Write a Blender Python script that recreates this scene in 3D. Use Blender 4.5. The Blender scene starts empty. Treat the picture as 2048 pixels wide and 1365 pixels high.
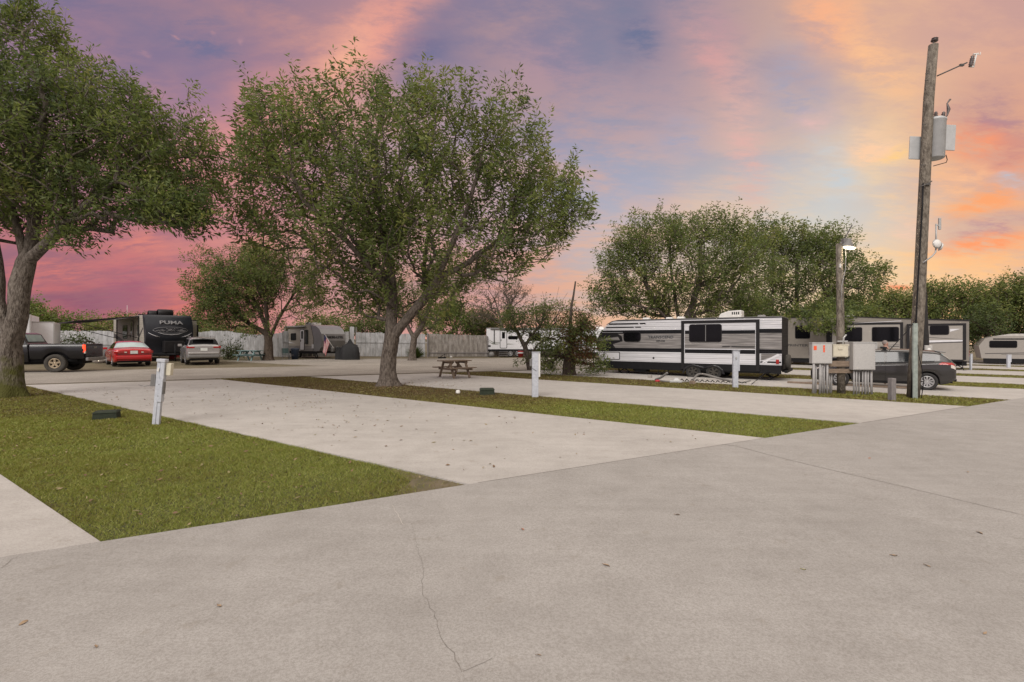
import bpy, bmesh, math, random
import numpy as np
from math import sin, cos, pi, radians, sqrt, atan2
from mathutils import Vector, Matrix
random.seed(7)
S = bpy.context.scene
COL = S.collection
FPX, CX, HY, CAMH, TILT = 1000.0, 1024.0, 679.0, 1.75, 0.0088   # lens in pixels, camera height, slight fall of the ground to the right

def G(x, y=0): return -TILT * x
def P(u, v):
    """ground point seen at photo pixel u,v"""
    Y = FPX * CAMH / (v - HY - TILT * (u - CX))
    X = (u - CX) / FPX * Y
    return Vector((X, Y, G(X)))

# ------------------------------------------------------------------ materials
MATS = {}
def newmat(name):
    m = bpy.data.materials.new(name); m.use_nodes = True
    MATS[name] = m
    return m, m.node_tree.nodes, m.node_tree.links, m.node_tree.nodes['Principled BSDF']

def mat(name, col, rough=0.6, metal=0.0, var=0.12, scale=6.0, bump=0.0, bscale=40.0, col2=None, coat=0.0, trans=0.0, spec=0.5, stretch=None, ior=None):
    m, N, L, b = newmat(name)
    tc = N.new('ShaderNodeTexCoord')
    vec = tc.outputs['Object']
    if stretch:
        mp = N.new('ShaderNodeMapping'); mp.inputs['Scale'].default_value = stretch
        L.new(vec, mp.inputs['Vector']); vec = mp.outputs['Vector']
    n = N.new('ShaderNodeTexNoise'); n.inputs['Scale'].default_value = scale; n.inputs['Detail'].default_value = 6; n.inputs['Roughness'].default_value = .65
    L.new(vec, n.inputs['Vector'])
    r = N.new('ShaderNodeValToRGB')
    c2 = col2 if col2 else tuple(c * (1 - var) for c in col)
    c1 = tuple(min(1, c * (1 + var * .6)) for c in col)
    r.color_ramp.elements[0].position = .32; r.color_ramp.elements[1].position = .68
    r.color_ramp.elements[0].color = (*c2, 1); r.color_ramp.elements[1].color = (*c1, 1)
    L.new(n.outputs['Fac'], r.inputs['Fac']); L.new(r.outputs['Color'], b.inputs['Base Color'])
    b.inputs['Roughness'].default_value = rough; b.inputs['Metallic'].default_value = metal
    b.inputs['Coat Weight'].default_value = coat; b.inputs['Specular IOR Level'].default_value = spec
    if trans: b.inputs['Transmission Weight'].default_value = trans
    if bump:
        n2 = N.new('ShaderNodeTexNoise'); n2.inputs['Scale'].default_value = bscale; n2.inputs['Detail'].default_value = 5
        L.new(vec, n2.inputs['Vector'])
        bp = N.new('ShaderNodeBump'); bp.inputs['Strength'].default_value = bump; bp.inputs['Distance'].default_value = .02
        L.new(n2.outputs['Fac'], bp.inputs['Height']); L.new(bp.outputs['Normal'], b.inputs['Normal'])
    return m

def siding(name, col, pitch=0.2, rough=.45, var=.08, streak=True, strength=.5, spec=.3):
    """horizontally ribbed metal siding"""
    m, N, L, b = newmat(name)
    tc = N.new('ShaderNodeTexCoord'); sp = N.new('ShaderNodeSeparateXYZ'); L.new(tc.outputs['Object'], sp.inputs[0])
    mu = N.new('ShaderNodeMath'); mu.operation = 'DIVIDE'; L.new(sp.outputs['Z'], mu.inputs[0]); mu.inputs[1].default_value = pitch
    fr = N.new('ShaderNodeMath'); fr.operation = 'FRACT'; L.new(mu.outputs[0], fr.inputs[0])
    cr = N.new('ShaderNodeValToRGB'); e = cr.color_ramp.elements
    e[0].position = 0; e[0].color = (0, 0, 0, 1); e[1].position = .16; e[1].color = (1, 1, 1, 1)
    x = cr.color_ramp.elements.new(.5); x.color = (.75, .75, .75, 1)
    x = cr.color_ramp.elements.new(.85); x.color = (1, 1, 1, 1)
    x = cr.color_ramp.elements.new(1.0); x.color = (0, 0, 0, 1)
    L.new(fr.outputs[0], cr.inputs['Fac'])
    bp = N.new('ShaderNodeBump'); bp.inputs['Strength'].default_value = strength; bp.inputs['Distance'].default_value = .015
    L.new(cr.outputs['Color'], bp.inputs['Height']); L.new(bp.outputs['Normal'], b.inputs['Normal'])
    mp = N.new('ShaderNodeMapping'); mp.inputs['Scale'].default_value = (.6, .6, 9); L.new(tc.outputs['Object'], mp.inputs['Vector'])
    n = N.new('ShaderNodeTexNoise'); n.inputs['Scale'].default_value = 1.5; n.inputs['Detail'].default_value = 6; L.new(mp.outputs['Vector'], n.inputs['Vector'])
    r = N.new('ShaderNodeValToRGB')
    r.color_ramp.elements[0].position = .3; r.color_ramp.elements[1].position = .7
    r.color_ramp.elements[0].color = (*[c * (1 - var * 2) for c in col], 1); r.color_ramp.elements[1].color = (*[min(1, c * (1 + var)) for c in col], 1)
    L.new(n.outputs['Fac'], r.inputs['Fac'])
    mx = N.new('ShaderNodeMix'); mx.data_type = 'RGBA'; mx.blend_type = 'MULTIPLY'; mx.inputs[0].default_value = .35
    L.new(r.outputs['Color'], mx.inputs[6]); L.new(cr.outputs['Color'], mx.inputs[7])
    L.new(mx.outputs[2], b.inputs['Base Color']); b.inputs['Roughness'].default_value = rough; b.inputs['Specular IOR Level'].default_value = spec
    return m

def concrete(name, col, dark, mott=.25, grain=.1):
    m, N, L, b = newmat(name)
    tc = N.new('ShaderNodeTexCoord'); O = tc.outputs['Object']
    def noise(scale, det=6, vec=O, rg=.6):
        n = N.new('ShaderNodeTexNoise'); n.inputs['Scale'].default_value = scale; n.inputs['Detail'].default_value = det; n.inputs['Roughness'].default_value = rg
        L.new(vec, n.inputs['Vector']); return n.outputs['Fac']
    def ramp(f, a, c, p0=.3, p1=.7):
        r = N.new('ShaderNodeValToRGB'); r.color_ramp.elements[0].position = p0; r.color_ramp.elements[1].position = p1
        r.color_ramp.elements[0].color = (*a, 1); r.color_ramp.elements[1].color = (*c, 1); L.new(f, r.inputs['Fac']); return r.outputs['Color']
    def mix(a, c, f, bt='MULTIPLY'):
        x = N.new('ShaderNodeMix'); x.data_type = 'RGBA'; x.blend_type = bt; x.inputs[0].default_value = f
        L.new(a, x.inputs[6]); L.new(c, x.inputs[7]); return x.outputs[2]
    base = ramp(noise(.35, 7), dark, col, .35, .62)
    # long trowel / tyre streaks across the lane
    mp = N.new('ShaderNodeMapping'); mp.inputs['Rotation'].default_value = (0, 0, -radians(31)); mp.inputs['Scale'].default_value = (.5, 5, 1)
    L.new(O, mp.inputs['Vector'])
    st = ramp(noise(1.1, 6, mp.outputs['Vector']), (.90, .895, .89), (1, 1, 1), .35, .6)
    c = mix(base, st, mott * 2)
    c = mix(c, ramp(noise(2.3, 8), (.80, .79, .78), (1, 1, 1), .3, .6), .55)
    # blotchy stains
    c = mix(c, ramp(noise(5.5, 4), (.80, .76, .70), (1, 1, 1), .28, .38), .45)
    c = mix(c, ramp(noise(62, 3, rg=.8), (.70, .68, .66), (1.0, 1.0, 1.0), .40, .56), min(1, grain * 5))
    c = mix(c, ramp(noise(23, 4, rg=.75), (.84, .83, .82), (1.0, 1.0, 1.0), .38, .58), min(1, grain * 4))
    c = mix(c, ramp(noise(95, 3, rg=.9), (0, 0, 0), (.30, .29, .27), .60, .72), grain * 2.2, 'ADD')
    c = mix(c, ramp(noise(430, 2, rg=.8), (.55, .54, .52), (1.0, 1.0, 1.0), .36, .6), grain * 3.2)
    L.new(c, b.inputs['Base Color']); b.inputs['Roughness'].default_value = .92; b.inputs['Specular IOR Level'].default_value = .25
    bp = N.new('ShaderNodeBump'); bp.inputs['Strength'].default_value = .35; bp.inputs['Distance'].default_value = .006
    L.new(noise(160, 4), bp.inputs['Height']); L.new(bp.outputs['Normal'], b.inputs['Normal'])
    return m

def leafmat(name, stops, trans=.3):
    m, N, L, b = newmat(name)
    at = N.new('ShaderNodeAttribute'); at.attribute_name = 'tone'
    r = N.new('ShaderNodeValToRGB'); r.color_ramp.elements[0].position = 0; r.color_ramp.elements[1].position = 1
    r.color_ramp.elements[0].color = (*stops[0], 1); r.color_ramp.elements[1].color = (*stops[-1], 1)
    for i, s in enumerate(stops[1:-1]):
        e = r.color_ramp.elements.new((i + 1) / (len(stops) - 1)); e.color = (*s, 1)
    L.new(at.outputs['Fac'], r.inputs['Fac'])
    L.new(r.outputs['Color'], b.inputs['Base Color']); b.inputs['Roughness'].default_value = .55; b.inputs['Specular IOR Level'].default_value = .3
    t = N.new('ShaderNodeBsdfTranslucent'); hs = N.new('ShaderNodeHueSaturation'); hs.inputs['Value'].default_value = 1.5; hs.inputs['Saturation'].default_value = 1.1
    L.new(r.outputs['Color'], hs.inputs['Color']); L.new(hs.outputs['Color'], t.inputs['Color'])
    mx = N.new('ShaderNodeMixShader'); mx.inputs[0].default_value = trans
    L.new(b.outputs[0], mx.inputs[1]); L.new(t.outputs[0], mx.inputs[2]); L.new(mx.outputs[0], N['Material Output'].inputs['Surface'])
    return m

def emit(name, col, strength):
    m, N, L, b = newmat(name)
    b.inputs['Base Color'].default_value = (*col, 1); b.inputs['Emission Color'].default_value = (*col, 1); b.inputs['Emission Strength'].default_value = strength
    return m

def bark(name, c1, c2, moss=None, mossh=1.2, scale=1.0):
    m, N, L, b = newmat(name)
    tc = N.new('ShaderNodeTexCoord'); O = tc.outputs['Object']
    mp = N.new('ShaderNodeMapping'); mp.inputs['Scale'].default_value = (1, 1, .35); L.new(O, mp.inputs['Vector'])
    n = N.new('ShaderNodeTexNoise'); n.inputs['Scale'].default_value = 16 * scale; n.inputs['Detail'].default_value = 8; n.inputs['Roughness'].default_value = .7; L.new(mp.outputs['Vector'], n.inputs['Vector'])
    v = N.new('ShaderNodeTexVoronoi'); v.inputs['Scale'].default_value = 22 * scale; v.feature = 'DISTANCE_TO_EDGE'; L.new(mp.outputs['Vector'], v.inputs['Vector'])
    r = N.new('ShaderNodeValToRGB'); r.color_ramp.elements[0].position = .35; r.color_ramp.elements[1].position = .65
    r.color_ramp.elements[0].color = (*c2, 1); r.color_ramp.elements[1].color = (*c1, 1); L.new(n.outputs['Fac'], r.inputs['Fac'])
    out = r.outputs['Color']
    big = N.new('ShaderNodeTexNoise'); big.inputs['Scale'].default_value = 3; big.inputs['Detail'].default_value = 5; L.new(O, big.inputs['Vector'])
    if moss:
        sp = N.new('ShaderNodeSeparateXYZ'); L.new(O, sp.inputs[0])
        mr = N.new('ShaderNodeMapRange'); mr.inputs['From Min'].default_value = 0; mr.inputs['From Max'].default_value = mossh; mr.inputs['To Min'].default_value = .62; mr.inputs['To Max'].default_value = -.1
        L.new(sp.outputs['Z'], mr.inputs['Value'])
        ad = N.new('ShaderNodeMath'); ad.operation = 'ADD'; L.new(mr.outputs[0], ad.inputs[0]); L.new(big.outputs['Fac'], ad.inputs[1])
        r2 = N.new('ShaderNodeValToRGB'); r2.color_ramp.elements[0].position = .7; r2.color_ramp.elements[1].position = .95; L.new(ad.outputs[0], r2.inputs['Fac'])
        mx = N.new('ShaderNodeMix'); mx.data_type = 'RGBA'; L.new(r2.outputs['Color'], mx.inputs[0]); L.new(out, mx.inputs[6]); mx.inputs[7].default_value = (*moss, 1); out = mx.outputs[2]
    L.new(out, b.inputs['Base Color']); b.inputs['Roughness'].default_value = .95; b.inputs['Specular IOR Level'].default_value = .15
    mu = N.new('ShaderNodeMath'); mu.operation = 'ADD'; L.new(n.outputs['Fac'], mu.inputs[0]); L.new(v.outputs['Distance'], mu.inputs[1])
    bp = N.new('ShaderNodeBump'); bp.inputs['Strength'].default_value = .9; bp.inputs['Distance'].default_value = .04
    L.new(mu.outputs[0], bp.inputs['Height']); L.new(bp.outputs['Normal'], b.inputs['Normal'])
    return m

concrete('pad_concrete', (.50, .478, .45), (.43, .41, .385), .3, .1)
concrete('road_concrete', (.40, .385, .365), (.355, .341, .322), .3, .13)
concrete('lane_gravel', (.40, .372, .33), (.32, .295, .26), .35, .2)
mat('dirt', (.13, .10, .065), .95, var=.4, scale=3, bump=.6, bscale=60, col2=(.075, .07, .03))
mat('dead_grass', (.12, .095, .05), .95, scale=9, bump=.6, bscale=60, col2=(.05, .04, .022))
mat('turf', (.06, .062, .020), .95, scale=5, bump=.8, bscale=90, col2=(.04, .038, .016))
leafmat('grass_blade', [(.12, .08, .035), (.18, .155, .04), (.20, .21, .040), (.165, .215, .032), (.34, .34, .11)], .25)
leafmat('litter', [(.12, .07, .04), (.20, .13, .07), (.28, .22, .13), (.16, .15, .05)], .1)
GREENS = [(.030, .045, .020), (.062, .088, .030), (.110, .142, .042), (.165, .195, .055), (.22, .22, .07)]
leafmat('leaf_green', GREENS, .38)
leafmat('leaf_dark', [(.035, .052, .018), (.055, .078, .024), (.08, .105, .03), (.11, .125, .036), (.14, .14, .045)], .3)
leafmat('leaf_bright', [(.055, .085, .022), (.08, .12, .028), (.12, .165, .036), (.15, .19, .045), (.18, .20, .06)], .3)
leafmat('leaf_grey', [(.09, .06, .045), (.13, .095, .07), (.10, .10, .055), (.16, .13, .10)], .2)
leafmat('leaf_rust', [(.10, .035, .018), (.16, .06, .028), (.10, .06, .03), (.20, .10, .045)], .3)
bark('bark', (.185, .155, .13), (.045, .035, .028))
bark('bark_mossy', (.23, .20, .17), (.055, .043, .035), (.075, .075, .022), 2.0)
bark('bark_dark', (.11, .085, .065), (.04, .03, .024))
bark('pole_wood', (.25, .22, .18), (.085, .072, .058), None, 1, .8)
mat('wood_old', (.22, .165, .12), .85, var=.35, scale=9, bump=.4, stretch=(1, 1, 4))
mat('wood_teal', (.13, .20, .20), .8, var=.3, scale=5, bump=.3)
mat('wood_post', (.20, .185, .18), .9, var=.35, scale=10, bump=.5, stretch=(4, 4, .6))
mat('pedestal_paint', (.47, .49, .53), .6, var=.12, scale=12, bump=.1, col2=(.36, .38, .42))
mat('riser_paint', (.27, .31, .28), .7, var=.25, scale=8)
mat('galvanised', (.40, .40, .39), .55, .25, var=.2, scale=30, bump=.1)
mat('conduit', (.33, .32, .31), .6, 0, var=.2, scale=14)
mat('box_grey', (.44, .43, .41), .6, .1, var=.12, scale=25, bump=.1)
mat('box_beige', (.55, .51, .40), .6, 0, var=.1, scale=10)
mat('plastic_white', (.62, .61, .58), .5, 0, var=.08)
mat('utility_green', (.018, .026, .013), .85, 0, var=.35, scale=14, bump=.3)
mat('orange_sticker', (.75, .10, .03), .5)
mat('transformer_grey', (.42, .43, .43), .5, .1, var=.12, scale=4)
mat('porcelain', (.10, .08, .075), .3, 0, var=.1)
mat('iron', (.10, .095, .09), .6, .4, var=.2)
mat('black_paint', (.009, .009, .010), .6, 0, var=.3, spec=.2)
mat('black_pole', (.016, .014, .013), .8, 0, var=.4, scale=10)
mat('black_gloss', (.012, .012, .015), .18, 0, var=.2, coat=.5)
mat('tarp_black', (.012, .012, .013), .75, 0, var=.4, bump=.6, bscale=6)
mat('rubber', (.022, .021, .02), .85, 0, var=.25, scale=20)
mat('rubber_dusty', (.05, .045, .038), .9, 0, var=.3, scale=20)
mat('rim_silver', (.42, .42, .42), .35, .7, var=.1)
mat('rim_bronze', (.36, .29, .20), .4, .5, var=.15)
mat('glass_dark', (.005, .005, .006), .07, 0, var=.2, spec=.22)
mat('glass_tint', (.012, .015, .017), .05, 0, var=.2, spec=.5)
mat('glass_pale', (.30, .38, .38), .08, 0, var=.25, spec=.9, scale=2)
mat('car_red', (.42, .006, .010), .22, .15, var=.05, coat=.7)
mat('car_silver', (.36, .35, .345), .25, .5, var=.05, coat=.6)
mat('car_graphite', (.030, .028, .027), .25, .15, var=.05, coat=.45)
mat('car_black', (.008, .008, .010), .25, 0, var=.1, coat=.35, spec=.35)
mat('trim_grey', (.16, .155, .15), .5, 0)
mat('chrome', (.55, .55, .55), .15, .9, var=.05)
mat('lamp_red', (.32, .014, .012), .2, 0, coat=.5, var=.2)
emit('lamp_red_lit', (.9, .06, .02), 1.6)
mat('lamp_clear', (.55, .50, .45), .12, 0, coat=.5, var=.2)
mat('plate_white', (.6, .62, .6), .4)
siding('siding_white', (.58, .58, .60), .19)
siding('siding_grey', (.25, .235, .225), .12, var=.28)
siding('siding_black', (.010, .010, .012), .19, .6, spec=.12)
siding('siding_cream', (.38, .35, .30), .12)
siding('siding_taupe', (.36, .325, .30), .12)
mat('rv_white', (.62, .62, .64), .35, 0, var=.06)
mat('rv_beige', (.20, .18, .155), .4, 0, var=.08)
mat('rv_slide', (.29, .268, .24), .4, 0, var=.06)
mat('rv_dark_front', (.020, .022, .028), .4, 0, var=.15, scale=2, spec=.3)
mat('rv_silver_front', (.26, .26, .27), .3, .5, var=.15, scale=1)
mat('rv_trim', (.013, .012, .013), .5, 0, spec=.25)
mat('rv_line', (.05, .045, .045), .5, 0)
mat('roof_rubber', (.45, .43, .40), .8, 0, var=.2)
mat('text_silver', (.26, .26, .27), .4, .2)
mat('text_dark', (.03, .03, .032), .5)
mat('stripe_green', (.06, .075, .03), .5)
mat('awning', (.06, .055, .05), .8, 0, var=.3)
mat('fence_white', (.42, .42, .43), .9, 0, var=.35, scale=3, bump=.4, bscale=25, stretch=(1, 1, .3), col2=(.22, .22, .215))
mat('fence_brown', (.30, .28, .26), .9, 0, var=.35, scale=4, bump=.4, bscale=25, stretch=(1, 1, .3), col2=(.12, .105, .09))
mat('flag_red', (.40, .03, .04), .8); mat('flag_white', (.55, .53, .52), .8); mat('flag_blue', (.03, .035, .10), .8)
mat('red_plastic', (.30, .02, .02), .5); mat('bin_blue', (.03, .045, .075), .6)
mat('cloth_navy', (.025, .025, .035), .9, bump=.3); mat('cloth_jean', (.05, .06, .09), .9, bump=.3)
mat('skin', (.42, .24, .18), .55, 0, var=.08); mat('hair_grey', (.25, .21, .19), .9, var=.3, scale=60)
mat('hose_grey', (.16, .15, .14), .6); mat('stone', (.30, .28, .25), .9, bump=.4)
emit('lamp_warm', (1.0, .88, .68), 3.0)
emit('moon_glow', (1.0, .93, .88), 1.0)

# ------------------------------------------------------------------ mesh building
class MB:
    def __init__(s): s.v = []; s.f = []; s.m = []; s.sm = []
    def add(s, vs, fs, m=0, smooth=False):
        o = len(s.v); s.v += [tuple(v) for v in vs]
        for f in fs: s.f.append(tuple(i + o for i in f)); s.m.append(m); s.sm.append(smooth)
        return s
    def box(s, c, d, m=0, rot=None, top=None):
        x, y, z = d[0] / 2, d[1] / 2, d[2] / 2; t = top or (1, 1)
        vs = [Vector((sx * x * (t[0] if sz > 0 else 1), sy * y * (t[1] if sz > 0 else 1), sz * z)) for sz in (-1, 1) for sy in (-1, 1) for sx in (-1, 1)]
        if rot is not None: vs = [rot @ v for v in vs]
        vs = [v + Vector(c) for v in vs]
        return s.add(vs, [(0, 2, 3, 1), (4, 5, 7, 6), (0, 1, 5, 4), (2, 6, 7, 3), (0, 4, 6, 2), (1, 3, 7, 5)], m)
    def bb(s, a, b, m=0):
        return s.box([(a[i] + b[i]) / 2 for i in range(3)], [abs(b[i] - a[i]) for i in range(3)], m)
    def prism(s, pts, y0, y1, m=0, mcap=None):
        """polygon in x,z extruded along y"""
        n = len(pts)
        s.add([(x, y0, z) for x, z in pts], [tuple(range(n))], m if mcap is None else mcap)
        s.add([(x, y1, z) for x, z in pts], [tuple(range(n))[::-1]], m if mcap is None else mcap)
        s.add([(x, y, z) for y in (y0, y1) for x, z in pts], [(i, i + n, (i + 1) % n + n, (i + 1) % n) for i in range(n)], m)
        return s
    def bar(s, a, b, w, t, m=0, up=(0, 0, 1)):
        a, b = Vector(a), Vector(b); d = b - a; L = d.length; d.normalize()
        u = Vector(up)
        if abs(d.dot(u)) > .98: u = Vector((0, 1, 0))
        sd = d.cross(u).normalized(); uu = sd.cross(d).normalized()
        R = Matrix((d, sd, uu)).transposed()
        return s.box((a + b) / 2, (L, w, t), m, rot=R)
    def tube(s, pts, rad, n=8, m=0, caps=True, smooth=True):
        pts = [Vector(p) for p in pts]
        if not hasattr(rad, '__len__'): rad = [rad] * len(pts)
        vs = []; ref = None
        for i, p in enumerate(pts):
            d = (pts[min(i + 1, len(pts) - 1)] - pts[max(i - 1, 0)]).normalized()
            if ref is None: ref = Vector((1, 0, 0)) if abs(d.x) < .8 else Vector((0, 1, 0))
            a = (ref - d * ref.dot(d)).normalized(); ref = a; b = d.cross(a)
            for k in range(n):
                t = 2 * pi * k / n; vs.append(p + (a * cos(t) + b * sin(t)) * rad[i])
        fs = [(i * n + k, i * n + (k + 1) % n, (i + 1) * n + (k + 1) % n, (i + 1) * n + k) for i in range(len(pts) - 1) for k in range(n)]
        s.add(vs, fs, m, smooth)
        if caps:
            e = (len(pts) - 1) * n
            s.add(vs[:n], [tuple(range(n))[::-1]], m); s.add(vs[e:e + n], [tuple(range(n))], m)
        return s
    def lathe(s, prof, o=(0, 0, 0), ax=(0, 0, 1), n=20, m=0, smooth=True):
        """profile of (radius, height) along ax"""
        ax = Vector(ax).normalized(); o = Vector(o)
        a = Vector((1, 0, 0)) if abs(ax.x) < .8 else Vector((0, 0, 1)); a = (a - ax * a.dot(ax)).normalized(); b = ax.cross(a)
        vs = [o + ax * h + (a * cos(2 * pi * k / n) + b * sin(2 * pi * k / n)) * max(r, 1e-4) for r, h in prof for k in range(n)]
        fs = [(i * n + k, i * n + (k + 1) % n, (i + 1) * n + (k + 1) % n, (i + 1) * n + k) for i in range(len(prof) - 1) for k in range(n)]
        return s.add(vs, fs, m, smooth)
    def build(s, name, mats, parent=None, loc=(0, 0, 0), rz=0, bevel=0):
        if isinstance(mats, str): mats = [mats]
        me = bpy.data.meshes.new(name); me.from_pydata(s.v, [], s.f)
        for x in mats: me.materials.append(MATS[x])
        me.polygons.foreach_set('material_index', s.m); me.polygons.foreach_set('use_smooth', s.sm)
        me.update()
        bm = bmesh.new(); bm.from_mesh(me); bmesh.ops.remove_doubles(bm, verts=bm.verts, dist=1e-5); bmesh.ops.recalc_face_normals(bm, faces=bm.faces); bm.to_mesh(me); bm.free()
        o = bpy.data.objects.new(name, me); COL.objects.link(o); o.location = loc; o.rotation_euler = (0, 0, rz)
        if parent is not None: o.parent = parent
        if bevel:
            b = o.modifiers.new('bevel', 'BEVEL'); b.width = bevel; b.segments = 2; b.limit_method = 'ANGLE'; b.angle_limit = radians(35)
        return o

def tag(o, label=None, cat=None, group=None, kind=None):
    if label: o['label'] = label
    if cat: o['category'] = cat
    if group: o['group'] = group
    if kind: o['kind'] = kind
    return o
def thing(name, loc, rz, label, cat, group=None):
    o = bpy.data.objects.new(name, None); COL.objects.link(o); o.empty_display_size = .2
    o.location = loc; o.rotation_euler = (0, 0, rz)
    return tag(o, label, cat, group)
def kids(o): return [c for c in bpy.data.objects if c.parent == o]
def copy_tree(o, parent=None):
    c = o.copy(); COL.objects.link(c)
    if parent is not None: c.parent = parent
    for ch in kids(o): copy_tree(ch, c)
    return c
def text(body, name, size, m, parent, M, width=None, ext=.004, shear=0):
    """lettering turned into a mesh part; M places the text's x/y plane"""
    cu = bpy.data.curves.new(name, 'FONT'); cu.body = body; cu.size = size; cu.extrude = ext; cu.align_x = 'CENTER'; cu.align_y = 'CENTER'; cu.shear = shear; cu.offset = size * .012
    cu.resolution_u = 2
    t = bpy.data.objects.new(name + '_tmp', cu); COL.objects.link(t)
    bpy.context.view_layer.update()
    me = bpy.data.meshes.new_from_object(t.evaluated_get(bpy.context.evaluated_depsgraph_get()))
    bpy.data.objects.remove(t)
    if width:
        xs = [v.co.x for v in me.vertices]; k = width / (max(xs) - min(xs))
        for v in me.vertices: v.co.x *= k
    me.materials.clear(); me.materials.append(MATS[m]); me.transform(M)
    o = bpy.data.objects.new(name, me); COL.objects.link(o); o.parent = parent
    return o
def frame(o, xdir, ydir):
    """matrix with text x along xdir, y along ydir"""
    x, y = Vector(xdir).normalized(), Vector(ydir).normalized(); z = x.cross(y)
    M = Matrix((x, y, z)).transposed().to_4x4(); M.translation = Vector(o)
    return M
SKYS, SUNE, NIS = 1.0, 2.7, 0.004
# ------------------------------------------------------------------ camera, sky, sun
cam = bpy.data.cameras.new('camera'); co = bpy.data.objects.new('camera', cam); COL.objects.link(co); S.camera = co
cam.sensor_width = 36; cam.lens = 36 * FPX / 2048; cam.clip_start = .1; cam.clip_end = 3000
co.location = (0, 0, CAMH); co.rotation_euler = (radians(90) - atan2(682.5 - HY, FPX), 0, 0)
S.view_settings.view_transform = 'Standard'; S.view_settings.look = 'None'; S.view_settings.gamma = 1; S.view_settings.exposure = 0

def lin(c): return tuple(((x / 255) / 12.92 if x / 255 <= .04045 else ((x / 255 + .055) / 1.055) ** 2.4) for x in c)
# (u, v, colour of the clear sky, colour of the cloud over it, sharpness, weight)
SKYP = [
 (0, 30, (118,110,150), (150,118,150), 90, 1), (220, 60, (112,112,152), (135,118,152), 90, 1), (420, 70, (108,110,150), (165,125,150), 90, 1), (600, 40, (125,118,152), (165,125,150), 100, 1),
 (640, 110, (190,135,150), (228,158,152), 220, 1), (750, 60, (195,140,155), (222,155,150), 220, 1), (690, 120, (225,155,150), (240,172,155), 600, 1.6), (800, 20, (200,145,155), (225,160,155), 400, 1.2),
 (560, 190, (190,130,155), (222,150,152), 160, 1), (860, 75, (95,110,155), (120,118,158), 500, 1.8), (790, 120, (110,116,158), (135,125,160), 400, 1.4), (960, 60, (135,122,155), (165,135,160), 120, 1),
 (1130, 100, (140,128,158), (180,145,165), 120, 1), (1290, 40, (112,118,152), (130,122,158), 160, 1.2), (1320, 200, (140,140,170), (170,150,172), 120, 1), (1440, 120, (170,145,165), (205,160,165), 200, 1),
 (1490, 230, (190,160,172), (222,172,170), 260, 1.2), (1510, 60, (160,140,165), (180,150,165), 140, 1), (1610, 130, (155,150,178), (180,158,172), 220, 1.2), (1600, 200, (165,165,188), (185,172,185), 200, 1.2),
 (1640, 20, (235,168,145), (250,185,140), 400, 1.6), (1710, 70, (240,178,146), (250,192,146), 700, 2.2), (1765, 130, (240,184,150), (250,196,148), 700, 2.2), (1810, 190, (235,180,150), (250,200,150), 500, 1.4),
 (1850, 50, (215,160,158), (228,172,160), 220, 1), (2000, 60, (205,155,158), (225,168,160), 140, 1), (1960, 170, (195,155,165), (220,165,158), 200, 1), (1750, 240, (205,170,172), (225,180,170), 260, 1),
 (2010, 250, (165,130,150), (190,140,145), 400, 1.2), (1960, 290, (235,150,120), (255,170,115), 400, 1.2), (2040, 330, (225,140,120), (250,155,110), 300, 1), (1790, 300, (245,200,160), (255,225,160), 900, 2), (1730, 300, (245,200,175), (255,215,180), 900, 1.4),
 (1620, 300, (190,185,198), (215,185,185), 300, 1), (1740, 360, (184,200,212), (212,202,202), 500, 2.4), (1900, 370, (215,180,172), (250,195,150), 250, 1), (2020, 380, (200,175,180), (250,175,135), 300, 1),
 (1760, 420, (204,206,208), (236,208,192), 300, 1.8), (1940, 430, (200,155,160), (250,160,110), 200, 1.2), (2030, 450, (185,150,160), (245,150,105), 300, 1), (1880, 490, (240,190,150), (255,200,140), 250, 1), (2030, 520, (235,185,160), (252,195,150), 200, 1),
 (1760, 520, (240,215,190), (252,225,185), 160, 1), (1900, 560, (240,200,175), (250,200,150), 150, 1), (1790, 590, (255,215,150), (255,205,130), 400, 1.4),
 (1230, 300, (160,165,195), (200,165,178), 160, 1), (1340, 330, (155,165,195), (180,168,188), 250, 1), (1430, 370, (200,180,188), (228,188,180), 200, 1), (1530, 380, (190,194,206), (218,198,196), 220, 1.5), (1620, 430, (200,208,214), (220,210,208), 250, 2),
 (1250, 430, (180,178,200), (225,185,182), 200, 1), (1220, 520, (190,185,198), (220,180,175), 200, 1), (1120, 590, (200,165,165), (235,165,145), 200, 1), (1300, 600, (225,185,165), (240,190,160), 150, 1), (1500, 560, (230,205,190), (240,210,190), 100, 1),
 (450, 300, (205,138,155), (228,150,150), 130, 1), (400, 190, (160,125,160), (205,145,160), 160, 1), (430, 410, (210,122,135), (228,140,140), 160, 1), (250, 330, (165,120,155), (190,130,155), 120, 1),
 (60, 250, (128,108,150), (150,115,150), 90, 1), (80, 450, (166,104,126), (202,120,128), 120, 1), (280, 480, (168,106,130), (208,124,128), 200, 1), (150, 560, (164,98,124), (215,105,112), 200, 1), (330, 560, (174,106,128), (205,108,118), 250, 1),
 (120, 630, (146,94,120), (175,92,115), 250, 1), (280, 620, (156,98,122), (195,98,115), 250, 1), (400, 630, (205,98,108), (238,125,118), 300, 1.2), (560, 600, (205,130,140), (222,145,145), 150, 1), (660, 590, (200,145,155), (215,155,160), 150, 1),
 (900, 600, (215,150,150), (240,160,145), 150, 1), (750, 400, (185,150,170), (205,160,170), 80, .8), (950, 400, (180,160,185), (200,165,180), 80, .8),
]
def skydir(u, v): return Vector((u - CX, FPX, HY - v)).normalized()
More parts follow.
